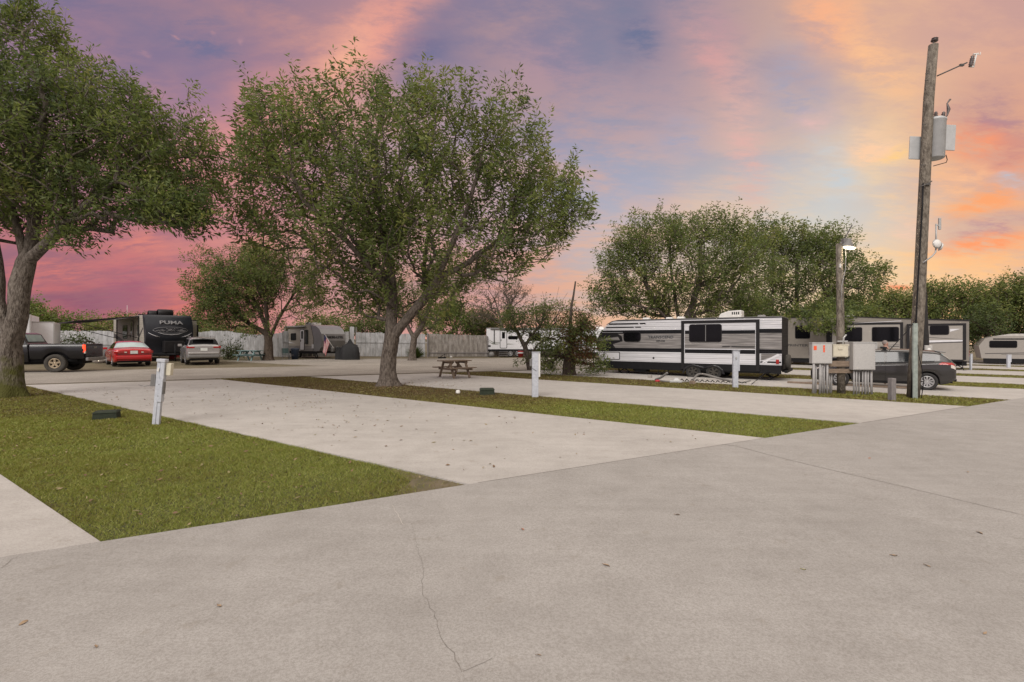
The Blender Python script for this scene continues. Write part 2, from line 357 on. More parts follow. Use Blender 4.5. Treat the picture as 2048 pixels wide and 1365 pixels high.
FAR = [((0, -.3, 1), (290,278,262), (315,300,280), 5, .06), ((0, -1, .35), (205,196,205), (235,222,220), 4, .05), ((-1, -.4, .35), (170,150,180), (205,175,190), 5, .04), ((1, -.4, .35), (225,205,190), (250,220,200), 5, .05), ((0, 0, -1), (60,55,50), (60,55,50), 5, .05)]  # sky out of view; overhead and rear made brighter to light the ground
w = bpy.data.worlds.new('World'); S.world = w; w.use_nodes = True
w.cycles.sampling_method = 'NONE'      # a broad soft sky: plain bounce rays find it quickest
N, L = w.node_tree.nodes, w.node_tree.links
def node(t, **k):
    n = N.new(t)
    for a, b in k.items(): setattr(n, a, b)
    return n
tc = node('ShaderNodeTexCoord'); D = tc.outputs['Generated']
sp = node('ShaderNodeSeparateXYZ'); L.new(D, sp.inputs[0])
za = node('ShaderNodeMath', operation='MAXIMUM'); L.new(sp.outputs['Z'], za.inputs[0]); za.inputs[1].default_value = 0
zb = node('ShaderNodeMath', operation='ADD'); L.new(za.outputs[0], zb.inputs[0]); zb.inputs[1].default_value = .22
cp = node('ShaderNodeVectorMath', operation='DIVIDE'); L.new(D, cp.inputs[0]); L.new(zb.outputs[0], cp.inputs[1])      # where the view ray meets a cloud sheet
def wnoise(scale, vec, det=7, dist=0, rg=.55, col=False, sc=None, rot=0):
    if sc:
        mp = node('ShaderNodeMapping'); mp.inputs['Scale'].default_value = sc; mp.inputs['Rotation'].default_value = (0, 0, rot); L.new(vec, mp.inputs['Vector']); vec = mp.outputs['Vector']
    n = node('ShaderNodeTexNoise'); n.inputs['Scale'].default_value = scale; n.inputs['Detail'].default_value = det; n.inputs['Distortion'].default_value = dist; n.inputs['Roughness'].default_value = rg
    L.new(vec, n.inputs['Vector']); return n.outputs['Color' if col else 'Fac']
wn = wnoise(2.2, cp.outputs[0], 4, 0, .6, True)
s1 = node('ShaderNodeVectorMath', operation='SUBTRACT'); L.new(wn, s1.inputs[0]); s1.inputs[1].default_value = (.5, .5, .5)
s2 = node('ShaderNodeVectorMath', operation='SCALE'); L.new(s1.outputs[0], s2.inputs[0]); s2.inputs['Scale'].default_value = .075
s3 = node('ShaderNodeVectorMath', operation='ADD'); L.new(D, s3.inputs[0]); L.new(s2.outputs[0], s3.inputs[1])
s4 = node('ShaderNodeVectorMath', operation='NORMALIZE'); L.new(s3.outputs[0], s4.inputs[0]); DW = s4.outputs[0]
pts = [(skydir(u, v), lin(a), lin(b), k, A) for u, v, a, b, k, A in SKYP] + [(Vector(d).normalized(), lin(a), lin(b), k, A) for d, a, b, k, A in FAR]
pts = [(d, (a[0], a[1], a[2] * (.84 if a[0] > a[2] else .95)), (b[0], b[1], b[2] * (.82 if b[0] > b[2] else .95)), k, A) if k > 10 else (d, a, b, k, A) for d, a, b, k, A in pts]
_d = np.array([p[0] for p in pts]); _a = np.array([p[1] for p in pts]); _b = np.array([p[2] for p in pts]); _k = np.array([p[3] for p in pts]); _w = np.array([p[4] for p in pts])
def field(az, el):
    v = np.array([sin(az) * cos(el), cos(az) * cos(el), sin(el)]); ww = _w * np.exp(_k * (_d @ v - 1)); ww /= ww.sum()
    ca, cb = ww @ _a, ww @ _b; g = np.array([.3, .5, .2])
    return ca * .88 + (ca @ g) * .12, cb * .88 + (cb @ g) * .12
# azimuth -> colour ramps for a dozen elevations, blended by elevation
sw = node('ShaderNodeSeparateXYZ'); L.new(DW, sw.inputs[0])
az = node('ShaderNodeMath', operation='ARCTAN2'); L.new(sw.outputs['X'], az.inputs[0]); L.new(sw.outputs['Y'], az.inputs[1])
azn = node('ShaderNodeMath', operation='MULTIPLY_ADD'); L.new(az.outputs[0], azn.inputs[0]); azn.inputs[1].default_value = 1 / (2 * pi); azn.inputs[2].default_value = .5
el = node('ShaderNodeMath', operation='ARCSINE'); L.new(sw.outputs['Z'], el.inputs[0])
AZ = [-180, -130, -90, -70, -58] + [-52 + 104 * i / 21 for i in range(22)] + [58, 70, 100, 180]
ELS = [-12, 0, 4, 8, 12, 16, 20, 24.5, 29, 34, 41, 52, 70, 90]
A_ = B_ = None
for j, e_ in enumerate(ELS):
    rp = []
    for which in (0, 1):
        r = node('ShaderNodeValToRGB'); r.color_ramp.interpolation = 'LINEAR'; L.new(azn.outputs[0], r.inputs['Fac'])
        for i, a_ in enumerate(AZ):
            c_ = field(radians(a_), radians(min(e_, 89)))[which]; pos_ = a_ / 360 + .5
            e = r.color_ramp.elements[0] if i == 0 else (r.color_ramp.elements[len(r.color_ramp.elements) - 1] if i == len(AZ) - 1 else r.color_ramp.elements.new(pos_))
            e.position = pos_; e.color = (*c_, 1)
        rp.append(r.outputs['Color'])
    if j == 0: A_, B_ = rp
    else:
        m_ = node('ShaderNodeMapRange', interpolation_type='LINEAR'); L.new(el.outputs[0], m_.inputs['Value']); m_.inputs['From Min'].default_value = radians(ELS[j - 1]); m_.inputs['From Max'].default_value = radians(e_)
        for which in (0, 1):
            x = node('ShaderNodeMix', data_type='RGBA'); L.new(m_.outputs[0], x.inputs[0]); L.new((A_, B_)[which], x.inputs[6]); L.new(rp[which], x.inputs[7])
            if which == 0: nA = x.outputs[2]
            else: nB = x.outputs[2]
        A_, B_ = nA, nB
c1 = wnoise(1.6, cp.outputs[0], 6, .25, .6, False, (1, 1.9, 1), radians(-28))
c2 = wnoise(8, cp.outputs[0], 7, .2, .70, False, (1, 2.2, 1), radians(-15))
c3r = node('ShaderNodeMapRange', interpolation_type='SMOOTHSTEP'); L.new(c2, c3r.inputs['Value']); c3r.inputs['From Min'].default_value = .36; c3r.inputs['From Max'].default_value = .64; c3r.inputs['To Min'].default_value = .25; c3r.inputs['To Max'].default_value = 1.15; C3 = c3r.outputs[0]
cm = node('ShaderNodeMath', operation='MULTIPLY_ADD'); L.new(c2, cm.inputs[0]); cm.inputs[1].default_value = .42; L.new(c1, cm.inputs[2])
cr = node('ShaderNodeMapRange', interpolation_type='SMOOTHSTEP'); L.new(cm.outputs[0], cr.inputs['Value']); cr.inputs['From Min'].default_value = .58; cr.inputs['From Max'].default_value = .84
mx = node('ShaderNodeMix', data_type='RGBA'); L.new(cr.outputs[0], mx.inputs[0]); L.new(A_, mx.inputs[6]); L.new(B_, mx.inputs[7])
# single cirrus streaks and patches of clear sky, each lying along a great circle
fw = wnoise(6, cp.outputs[0], 5, 0, .66, True)
f1 = node('ShaderNodeVectorMath', operation='SUBTRACT'); L.new(fw, f1.inputs[0]); f1.inputs[1].default_value = (.5, .5, .5)
f2 = node('ShaderNodeVectorMath', operation='SCALE'); L.new(f1.outputs[0], f2.inputs[0]); f2.inputs['Scale'].default_value = .055
f3 = node('ShaderNodeVectorMath', operation='ADD'); L.new(D, f3.inputs[0]); L.new(f2.outputs[0], f3.inputs[1]); f4 = node('ShaderNodeVectorMath', operation='NORMALIZE'); L.new(f3.outputs[0], f4.inputs[0]); FW = f4.outputs[0]
cur = mx.outputs[2]
def M2(op, a, b=None, c=None):
    n = node('ShaderNodeMath', operation=op)
    for i, x in enumerate((a, b, c)):
        if x is None: continue
        if isinstance(x, (int, float)): n.inputs[i].default_value = x
        else: L.new(x, n.inputs[i])
    return n.outputs[0]
def streak(u0, v0, u1, v1, wd, colr, amt, edge=1):
    global cur
    a, b = skydir(u0, v0), skydir(u1, v1); nrm = a.cross(b).normalized(); mid = (a + b).normalized(); half = a.angle(b) / 2
    dt = node('ShaderNodeVectorMath', operation='DOT_PRODUCT'); L.new(FW, dt.inputs[0]); dt.inputs[1].default_value = nrm / radians(wd)
    dm = node('ShaderNodeVectorMath', operation='DOT_PRODUCT'); L.new(FW, dm.inputs[0]); dm.inputs[1].default_value = mid
    q2 = M2('MULTIPLY', dt.outputs['Value'], dt.outputs['Value'])
    e = M2('MULTIPLY_ADD', M2('SUBTRACT', dm.outputs['Value'], 1.0), 1.1 / (1 - cos(half)), 0.0)
    m = M2('EXPONENT', M2('SUBTRACT', e, q2))
    m = M2('MULTIPLY', m, M2('MULTIPLY', C3, amt))
    m = M2('MINIMUM', m, 1.0)
    x = node('ShaderNodeMix', data_type='RGBA'); L.new(m, x.inputs[0]); L.new(cur, x.inputs[6]); x.inputs[7].default_value = (*lin(colr), 1); cur = x.outputs[2]
streak(900, 70, 760, 140, 3.0, (100, 108, 146), 1.0)
streak(980, 150, 820, 180, 2.6, (128, 122, 152), .6)
streak(860, -40, 640, 190, 2.6, (228, 158, 145), 1.0)
streak(740, 60, 650, 180, 1.3, (242, 176, 150), .9)
streak(560, 160, 420, 420, 3.6, (220, 145, 142), .8)
streak(260, 40, 520, 110, 4.0, (108, 112, 148), .8)
streak(340, 150, 480, 230, 2.0, (130, 118, 150), .6)
streak(280, 100, 300, 112, .8, (205, 150, 152), .9); streak(340, 70, 350, 74, .6, (195, 145, 150), .8); streak(413, 66, 424, 70, .6, (195, 145, 150), .8); streak(470, 76, 482, 80, .7, (185, 142, 152), .8)
streak(1240, 20, 1310, 130, 3.2, (108, 116, 148), .9)
streak(1000, 110, 1180, 160, 3.0, (176, 145, 160), .5)
streak(1370, 40, 1480, 180, 1.3, (212, 160, 158), .9); streak(1470, 160, 1510, 420, 1.7, (222, 178, 170), .9); streak(1400, 30, 1470, 90, 2.4, (190, 150, 160), .6)
streak(1560, 90, 1620, 260, 2.8, (158, 160, 184), .8)
streak(1600, -30, 1720, 90, 2.0, (246, 178, 140), 1.0); streak(1690, 50, 1820, 200, 1.5, (250, 192, 146), .95)
streak(1330, 250, 1420, 320, 2.2, (150, 162, 190), .7); streak(1250, 380, 1340, 400, 2.0, (160, 170, 196), .6)
streak(1640, 280, 1700, 420, 2.6, (196, 204, 210), .8)
streak(1700, 290, 1800, 315, 1.5, (250, 205, 168), 1.3); streak(1760, 320, 1830, 300, .9, (252, 206, 140), .9)
streak(1590, 245, 1670, 235, 1.0, (226, 186, 180), .8)
streak(1900, 200, 2060, 290, 2.4, (168, 132, 146), .9); streak(1900, 265, 2060, 350, 1.5, (250, 155, 112), 1.1)
streak(1940, 330, 2060, 300, 1.1, (165, 128, 142), .7)
streak(1860, 380, 1990, 330, 1.2, (248, 190, 148), .8); streak(1880, 430, 2060, 370, .9, (250, 165, 112), 1.0); streak(1900, 470, 2070, 430, 1.1, (176, 142, 156), .9); streak(1880, 500, 2070, 470, .9, (250, 155, 108), 1.1); streak(1990, 360, 2060, 372, .8, (176, 190, 206), .9)
streak(1780, 470, 1870, 455, 1.6, (240, 200, 180), .6); streak(1750, 580, 1830, 574, .5, (232, 130, 96), 1.1)
streak(200, 530, 330, 545, 1.6, (206, 118, 120), .6); streak(60, 530, 180, 545, 1.2, (220, 126, 116), .7); streak(240, 480, 330, 492, 1.1, (222, 134, 122), .8); streak(300, 600, 430, 650, 1.5, (214, 118, 110), .7); streak(180, 600, 330, 560, 2.2, (158, 100, 124), .6); streak(90, 600, 210, 610, 2.0, (140, 86, 112), .7); streak(230, 560, 290, 600, 1.6, (160, 92, 114), .6)
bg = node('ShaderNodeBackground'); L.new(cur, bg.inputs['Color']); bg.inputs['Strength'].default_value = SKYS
nis = node('ShaderNodeTexSky', sky_type='NISHITA', sun_disc=False, sun_elevation=radians(2), sun_rotation=radians(40), altitude=100)
bn = node('ShaderNodeBackground'); L.new(nis.outputs[0], bn.inputs['Color']); bn.inputs['Strength'].default_value = NIS
asx = node('ShaderNodeAddShader'); L.new(bg.outputs[0], asx.inputs[0]); L.new(bn.outputs[0], asx.inputs[1])
ow = [n for n in N if n.type == 'OUTPUT_WORLD'][0]; L.new(asx.outputs[0], ow.inputs['Surface'])
for n in [n for n in N if n.name == 'Background']: 
    if n is not bg and n is not bn: N.remove(n)

sun = bpy.data.lights.new('sun', 'SUN'); sun.energy = SUNE; sun.angle = radians(35); sun.color = (1, .95, .90)
so = bpy.data.objects.new('sun', sun); COL.objects.link(so)
so.rotation_euler = Vector((.3, .8, -.68)).to_track_quat('-Z', 'Y').to_euler()     # soft light over the camera's shoulder

# ------------------------------------------------------------------ ground, slabs
A0 = P(200, 1095); RD = Vector((cos(radians(30.8)), sin(radians(30.8)))); SD = Vector((cos(radians(145.3)), sin(radians(145.3))))
def st(s, t, z=0):
    """s metres along the lane edge, t metres up the site"""
    p = Vector((A0.x, A0.y)) + RD * s + SD * t
    return Vector((p.x, p.y, G(p.x) + z))
def inv_st(x, y):
    d = np.stack([x - A0.x, y - A0.y], -1); M_ = np.linalg.inv(np.array([[RD.x, SD.x], [RD.y, SD.y]]))
    r = d @ M_.T; return r[..., 0], r[..., 1]
def slab(name, poly, top, m, th=.12, kind='structure'):
    """poly of (x,y); follows the fall of the ground"""
    n = len(poly); mb = MB()
    T = [(x, y, G(x) + top) for x, y in poly]; B = [(x, y, G(x) + top - th) for x, y in poly]
    mb.add(T, [tuple(range(n))]); mb.add(B, [tuple(range(n))[::-1]]); mb.add(T + B, [(i, (i + 1) % n, (i + 1) % n + n, i + n) for i in range(n)])
    return tag(mb.build(name, m), kind=kind)
g = MB(); g.add([(x, y, G(x)) for x, y in ((-700, -100), (700, -100), (700, 900), (-700, 900))], [(0, 1, 2, 3)])
tag(g.build('ground', 'dirt'), kind='structure')
PITCH = 9.17; GW = 3.38; SITE = 19.6
PZ = .045
# main lane in the foreground: its far edge is the line t=0
def xy(s, t): p = st(s, t); return (p.x, p.y)
road = slab('road', [xy(-30, 0), xy(70, 0), xy(70, -22), xy(-30, -22)], PZ, 'road_concrete')
for k in range(-3, 8):
    s0, s1_ = k * PITCH + GW, (k + 1) * PITCH
    e = .4 if k < 1 else 0
    slab('parking_pad', [xy(s0, .002), xy(s1_, .002), xy(s1_, SITE - (0 if k > 0 else 0)), xy(s0, SITE)], PZ, 'pad_concrete')
# gravel lane at the back of the sites, then the worn ground by the fence
slab('back_lane', [xy(-60, SITE + .75), xy(90, SITE + .75), xy(90, SITE + 9.5), xy(-60, SITE + 9.5)], .035, 'lane_gravel')
def patch(name, pl, top, m): return slab(name, [(p.x, p.y) for p in [P(u, v) for u, v in pl]], top, m, .1)
patch('gravel_apron', [(455, 723), (640, 719), (990, 717.5), (1200, 716), (1200, 733), (640, 733)], .028, 'lane_gravel')
# joints and cracks of the lane
def ribbon(name, pl, wd, m, z, parent=None):
    mb = MB(); vs = []
    for i, p in enumerate(pl):
        d = (pl[min(i + 1, len(pl) - 1)] - pl[max(i - 1, 0)]).normalized(); n = Vector((-d.y, d.x, 0)) * wd[i] / 2
        vs += [p + n + Vector((0, 0, z)), p - n + Vector((0, 0, z))]
    mb.add(vs, [(2 * i, 2 * i + 1, 2 * i + 3, 2 * i + 2) for i in range(len(pl) - 1)])
    return mb.build(name, m, parent)
mat('crack_dark', (.20, .18, .16), .95, var=.5, scale=20)
mat('crack_pale', (.50, .46, .41), .95, var=.2)
def crackline(px, wob, w0, w1, seed, m='crack_dark', name='crack'):
    rr = random.Random(seed); pts_ = [P(u, v) for u, v in px]; out = []; ws = []
    for a, b in zip(pts_[:-1], pts_[1:]):
        k = max(2, int((b - a).length / .05))
        for i in range(k): out.append(a.lerp(b, i / k) + Vector((rr.uniform(-1, 1), rr.uniform(-1, 1), 0)) * wob)
    out.append(pts_[-1])
    for i in range(len(out)): ws.append(w0 + (w1 - w0) * i / len(out) * rr.uniform(.5, 1.3))
    for p in out: p.z = G(p.x)
    o = ribbon(name, out, ws, m, PZ + .002, road); return o
crackline([(823, 1058), (835, 1110), (847, 1140), (842, 1200), (868, 1240), (880, 1290), (905, 1325), (923, 1364)], .010, .0015, .0038, 1)
crackline([(923, 1364), (950, 1352), (985, 1335)], .008, .003, .002, 2)
crackline([(785, 1020), (805, 1060), (823, 1058)], .008, .003, .004, 3, 'crack_pale')
crackline([(1445, 894), (1475, 899), (1540, 917), (1640, 942), (1800, 980), (2070, 1046)], .006, .016, .007, 4)
crackline([(0, 1150), (22, 1132), (34, 1127)], .006, .004, .003, 5)
ribbon('joint', [st(s, -.004) for s in np.linspace(12.6, 18.3, 12)], [.03] * 12, 'crack_dark', PZ + .002, road)
ribbon('joint', [st(s, 0) for s in np.linspace(3.5, 9.1, 12)], [.012] * 12, 'crack_dark', PZ + .002, road)

# ------------------------------------------------------------------ grass strips
rng = np.random.default_rng(11)
for k in range(-2, 8):
    s0, s1_ = k * PITCH, k * PITCH + GW
    t0 = 0
    slab('soil', [xy(s0, t0), xy(s1_, t0), xy(s1_, SITE), xy(s0, SITE)], .022, 'turf')
slab('soil', [xy(-60, SITE), xy(90, SITE), xy(90, SITE + .75), xy(-60, SITE + .75)], .02, 'dead_grass')
slab('bare_soil', [xy(GW - .95, .01), xy(GW - .005, .005), xy(GW - .005, 1.5), xy(GW - .3, .55)], .028, 'dirt')
def pnoise(x, y, sc, seed):
    r = np.random.default_rng(seed); out = 0
    for i in range(5):
        a = r.uniform(0, 2 * pi); b = r.uniform(0, 2 * pi); f = sc * (1.6 ** i)
        out = out + np.sin((x * cos(a) + y * sin(a)) * f + b + 1.3 * np.sin((x * -sin(a) + y * cos(a)) * f * .8 + b * 2)) / (1 + i * .6)
    return out / 3
def blades():
    X, Y, H, W, T = [], [], [], [], []
    def strip(s0, s1, t0, t1, dens, h, wd, brown):
        n = int(dens * (s1 - s0) * (t1 - t0) * .91)
        s = rng.uniform(s0, s1, n); t = rng.uniform(t0, t1, n)
        x = A0.x + RD.x * s + SD.x * t; y = A0.y + RD.y * s + SD.y * t
        u = CX + FPX * x / np.maximum(y, .1)
        ok = (y > 1) & (u > -150) & (u < 2200)
        # ragged edge
        x, y, s, t = x[ok], y[ok], s[ok], t[ok]
        cl = pnoise(x, y, 1.4, 3); fine = pnoise(x, y, 9, 5)
        edge = np.minimum(np.minimum(s - s0, s1 - s), t - t0 + .02)
        tone = .58 + .20 * cl + .12 * fine + rng.normal(0, .19, len(x)) - brown(s, t)
        tone = np.where(rng.uniform(size=len(x)) < .07, 1.0, tone)
        bare = (fine + cl * .5 < -.95) & (rng.uniform(size=len(x)) < .7) | ((np.hypot(s - GW, t * .8) < .55) & (s0 == 0) & (rng.uniform(size=len(x)) < .85))
        x, y, tone, edge = x[~bare], y[~bare], tone[~bare], edge[~bare]
        d = np.hypot(x, y)
        X.append(x); Y.append(y); T.append(np.clip(tone, 0, 1)); H.append(h * rng.uniform(.5, 1.4, len(x)) * (1 + .35 * pnoise(x, y, 5, 9))); W.append(np.full(len(x), wd) * np.clip(d / 6, 1, 4))
    b1 = lambda s, t: np.where(t > 6, .04 * (t - 6), 0) + .4 * np.clip(1 - np.hypot(s - GW, t) / .9, 0, 1)
    b2 = lambda s, t: .62 * np.clip((t - 4.5) / 5, 0, 1)
    b3 = lambda s, t: .25 + .25 * np.clip((t - 3) / 8, 0, 1)
    strip(0, GW, 0, 4.5, 8500, .033, .0055, b1)
    strip(0, GW, 4.5, 10, 4200, .036, .007, b1)
    strip(0, GW, 10, SITE, 1500, .036, .007, b1)
    strip(PITCH, PITCH + GW, 0, 9, 2600, .036, .007, b2)
    strip(PITCH, PITCH + GW, 9, SITE + .6, 1500, .035, .007, b2)
    for k in (2, 3, 4, 5, 6): strip(k * PITCH, k * PITCH + GW, 0, SITE, 700 if k < 4 else 260, .045, .008, b3)
    strip(-PITCH, -PITCH + GW, 2, SITE, 500, .04, .007, b1)
    x, y, h, wd, tn = [np.concatenate(a) for a in (X, Y, H, W, T)]
    n = len(x); a = rng.uniform(0, 2 * pi, n); lean = rng.uniform(.4, 1.7, n) * h; h = h * .85; la = rng.uniform(0, 2 * pi, n)
    z = -TILT * x + .02
    v = np.empty((n, 3, 3), np.float32)
    dx, dy = np.cos(a) * wd / 2, np.sin(a) * wd / 2
    v[:, 0] = np.stack([x - dx, y - dy, z], 1); v[:, 1] = np.stack([x + dx, y + dy, z], 1)
    v[:, 2] = np.stack([x + np.cos(la) * lean, y + np.sin(la) * lean, z + h], 1)
    return v.reshape(-1, 3), np.repeat(tn, 3)
def rawmesh(name, v, per, tone, m, parent=None, loc=(0, 0, 0)):
    n = len(v) // per
    me = bpy.data.meshes.new(name); me.vertices.add(len(v)); me.vertices.foreach_set('co', np.asarray(v, np.float32).ravel())
    me.loops.add(n * per); me.loops.foreach_set('vertex_index', np.arange(n * per, dtype=np.int32))
    me.polygons.add(n); me.polygons.foreach_set('loop_start', np.arange(0, n * per, per, dtype=np.int32)); me.polygons.foreach_set('loop_total', np.full(n, per, np.int32))
    at = me.attributes.new('tone', 'FLOAT', 'POINT'); at.data.foreach_set('value', np.asarray(tone, np.float32))
    me.materials.append(MATS[m]); me.update(calc_edges=True)
    o = bpy.data.objects.new(name, me); COL.objects.link(o); o.location = loc
    if parent is not None: o.parent = parent
    return o
v, tn = blades()
tag(rawmesh('grass', v, 3, tn, 'grass_blade'), 'short mown grass growing on the strips between the concrete pads', 'grass', kind='stuff')
# leaf litter: small curled leaves
def litter():
    P_, T_, Z_ = [], [], []
    def cluster(cx, cy, r, n, zz):
        a = rng.uniform(0, 2 * pi, n); q = np.abs(rng.normal(0, 1, n)) * r
        P_.append(np.stack([cx + np.cos(a) * q, cy + np.sin(a) * q], 1)); Z_.append(np.full(n, zz))
    b = P(777, 776); cluster(b.x, b.y, 1.3, 900, .05)
    b2 = P(1140, 752); cluster(b2.x, b2.y, 1.2, 350, .05)
    b3 = P(60, 795); cluster(b3.x - .3, b3.y, .9, 250, .05)
    for u, v, r, n in ((620, 810, 1.8, 70), (700, 850, 1.5, 28), (450, 800, 2.2, 45), (900, 775, 2, 60), (300, 780, 2.5, 40)):
        p = P(u, v); cluster(p.x, p.y, r, n, .05)
    n = 190; s = rng.uniform(GW + .1, PITCH, n); t = rng.uniform(.5, 16, n) 
    P_.append(np.stack([A0.x + RD.x * s + SD.x * t, A0.y + RD.y * s + SD.y * t], 1)); Z_.append(np.full(n, .047))
    n = 260; s = rng.uniform(0, GW, n); t = rng.uniform(0, 9, n)
    P_.append(np.stack([A0.x + RD.x * s + SD.x * t, A0.y + RD.y * s + SD.y * t], 1)); Z_.append(np.full(n, .05))
    p = np.concatenate(P_); zz = np.concatenate(Z_); n = len(p)
    a = rng.uniform(0, 2 * pi, n); l = rng.uniform(.012, .045, n); w_ = l * rng.uniform(.35, .5, n)
    z = -TILT * p[:, 0] + zz
    ux, uy = np.cos(a), np.sin(a); v = np.empty((n, 4, 3), np.float32)
    v[:, 0] = np.stack([p[:, 0] - ux * l, p[:, 1] - uy * l, z + .004], 1); v[:, 2] = np.stack([p[:, 0] + ux * l, p[:, 1] + uy * l, z + rng.uniform(.005, .03, n)], 1)
    v[:, 1] = np.stack([p[:, 0] - uy * w_, p[:, 1] + ux * w_, z + rng.uniform(.0, .02, n)], 1); v[:, 3] = np.stack([p[:, 0] + uy * w_, p[:, 1] - ux * w_, z + rng.uniform(.0, .02, n)], 1)
    return v.reshape(-1, 3), np.repeat(rng.uniform(0, 1, n), 4)
v, tn = litter()
tag(rawmesh('fallen_leaves', v, 4, tn, 'litter'), 'small brown fallen leaves strewn over the grass and the pads', 'leaf litter', kind='stuff')
mat('leaf_tan', (.34, .24, .15), .8, var=.3, scale=30); mat('leaf_orange', (.38, .17, .10), .8, var=.3, scale=30); mat('leaf_yellowgreen', (.38, .36, .12), .8, var=.2, scale=30)
rr = random.Random(5)
for i, (u, v_, l, m_, lab) in enumerate([
    (1045, 1070, .05, 'leaf_orange', 'reddish curled leaf on the foreground concrete left of centre'), (1212, 1144, .06, 'leaf_tan', 'pair of brown curled leaf halves on the concrete near the middle'),
    (437, 1228, .045, 'leaf_tan', 'tan leaf lying on the foreground concrete at lower left'), (1077, 1330, .03, 'leaf_tan', 'small pale leaf near the bottom edge of the concrete'),
    (190, 1312, .035, 'leaf_tan', 'small brown leaf at the bottom left of the concrete'), (1607, 1153, .035, 'leaf_yellowgreen', 'yellow green leaf on the right foreground concrete'),
    (1740, 924, .04, 'leaf_orange', 'small orange leaf on the lane beyond the long joint'), (1960, 1077, .06, 'leaf_tan', 'long brown leaf on the concrete near the right edge'),
    (1788, 1124, .05, 'leaf_tan', 'brown leaf lying slanted on the right foreground concrete'), (1855, 1145, .045, 'leaf_tan', 'pale brown leaf just right of the slanted one'),
    (1354, 1040, .05, 'leaf_tan', 'tan leaf on the concrete below the faint scratches'), (1972, 1285, .03, 'leaf_tan', 'small leaf at the lower right of the concrete'), (45, 1264, .045, 'leaf_tan', 'brown leaf at the far lower left of the concrete'), (1937, 952, .05, 'leaf_tan', 'tan leaf on the lane near the right edge beyond the joint')]):
    p = P(u, v_); a = rr.uniform(0, pi); mb = MB(); n = 9
    vs = []
    for j in range(n):
        t = j / (n - 1); wv = sin(pi * t ** .8) * l * .34; x = (t - .5) * l * 1.6
        vs += [(x, wv, .004 + .012 * abs(sin(3 * t + i)) + .3 * wv), (x, 0, .003 + .008 * t), (x, -wv * .9, .004 + .35 * wv)]
    vs = [(a_ * .72, b_ * .72, c_ * .72) for a_, b_, c_ in vs]; mb.add(vs, [(3 * j + q, 3 * j + q + 1, 3 * j + q + 4, 3 * j + q + 3) for j in range(n - 1) for q in (0, 1)], 0, True)
    o = mb.build('fallen_leaf', m_, None, (p.x, p.y, G(p.x) + PZ), a)
    tag(o, lab, 'leaf', 'single leaves on the foreground concrete')
# ------------------------------------------------------------------ trees
def grow(seed, trunk, limbs, lobes, ntarget, R0, r_tip=.008, minh=1.8, step=.45, kink=.12, clump=1.1):
    """trunk: polyline; limbs: list of polylines starting on the trunk; lobes: (centre, radii, weight). Returns nodes, parents, radii, tips"""
    r = np.random.default_rng(seed)
    pos = [np.array(trunk[0], float)]; par = [-1]
    def extend(start, pl):
        cur = start
        for q in pl:
            a = pos[cur]; b = np.array(q, float); k = max(1, int(np.linalg.norm(b - a) / step))
            for i in range(1, k + 1):
                p = a + (b - a) * i / k
                if i < k: p = p + r.normal(0, .03, 3)
                pos.append(p); par.append(cur); cur = len(pos) - 1
        return cur
    top = extend(0, trunk[1:])
    for lb in limbs:
        a = np.array(lb[0]); i0 = int(np.argmin([np.linalg.norm(p - a) for p in pos])); extend(i0, lb[1:])
    W = np.array([l[2] for l in lobes], float); W /= W.sum()
    cnt = r.multinomial(ntarget, W); T = []
    for (c, rad, _), k in zip(lobes, cnt):
        d = r.normal(size=(k, 3)); d /= np.linalg.norm(d, axis=1)[:, None]
        rho = r.uniform(.10, 1, k) ** .48 * r.uniform(.9, 1.08, k)
        T.append(np.array(c) + d * rho[:, None] * np.array(rad))
    T = np.concatenate(T); T = T[T[:, 2] > minh]
    if clump:                                             # gather the foliage into masses with gaps between
        nz = pnoise(T[:, 0] + .6 * T[:, 1], T[:, 2] + .5 * T[:, 1], clump, seed + 5); T = T[r.uniform(size=len(T)) < np.clip(.72 + .95 * nz, .05, 1)]
    org = np.array(trunk[-1]); T = T[np.argsort(np.linalg.norm((T - org) * [1, 1, .8], axis=1))]
    PA = np.zeros((len(pos) + len(T) * 14, 3)); n = len(pos); PA[:n] = pos; PL = np.zeros(len(PA))
    for i in range(1, n): PL[i] = PL[par[i]] + np.linalg.norm(pos[i] - pos[par[i]])
    elig = np.zeros(len(PA), bool); elig[:n] = np.array([p[2] > minh * .8 for p in pos]); tips = []
    for t in T:
        dv = PA[:n] - t; d = np.sqrt((dv * dv).sum(1))
        # prefer attaching from below and inward
        cost = d + .18 * PL[:n] + .5 * np.maximum(0, dv[:, 2]) + np.where(elig[:n], 0, 99)
        j = int(np.argmin(cost)); a = PA[j]; D_ = np.linalg.norm(t - a); k = min(12, max(1, int(D_ / step + .5)))
        side = r.normal(0, kink, 3) * D_; side[2] -= .06 * D_; cur = j
        for i in range(1, k + 1):
            f = i / k; p = a + (t - a) * f + side * math.sin(pi * f) + (r.normal(0, .02, 3) if i < k else 0)
            PA[n] = p; par.append(cur); PL[n] = PL[cur] + D_ / k; elig[n] = True; cur = n; n += 1
        tips.append(cur)
    PA = PA[:n]; cnt = np.zeros(n); cnt[tips] += 1
    for i in range(n - 1, 0, -1):
        if cnt[i] == 0: cnt[i] = 1
        cnt[par[i]] += cnt[i]
    p = math.log(R0 / r_tip) / math.log(max(cnt[0], 2)); rad = r_tip * cnt ** p
    return PA, np.array(par), rad, np.array(tips)

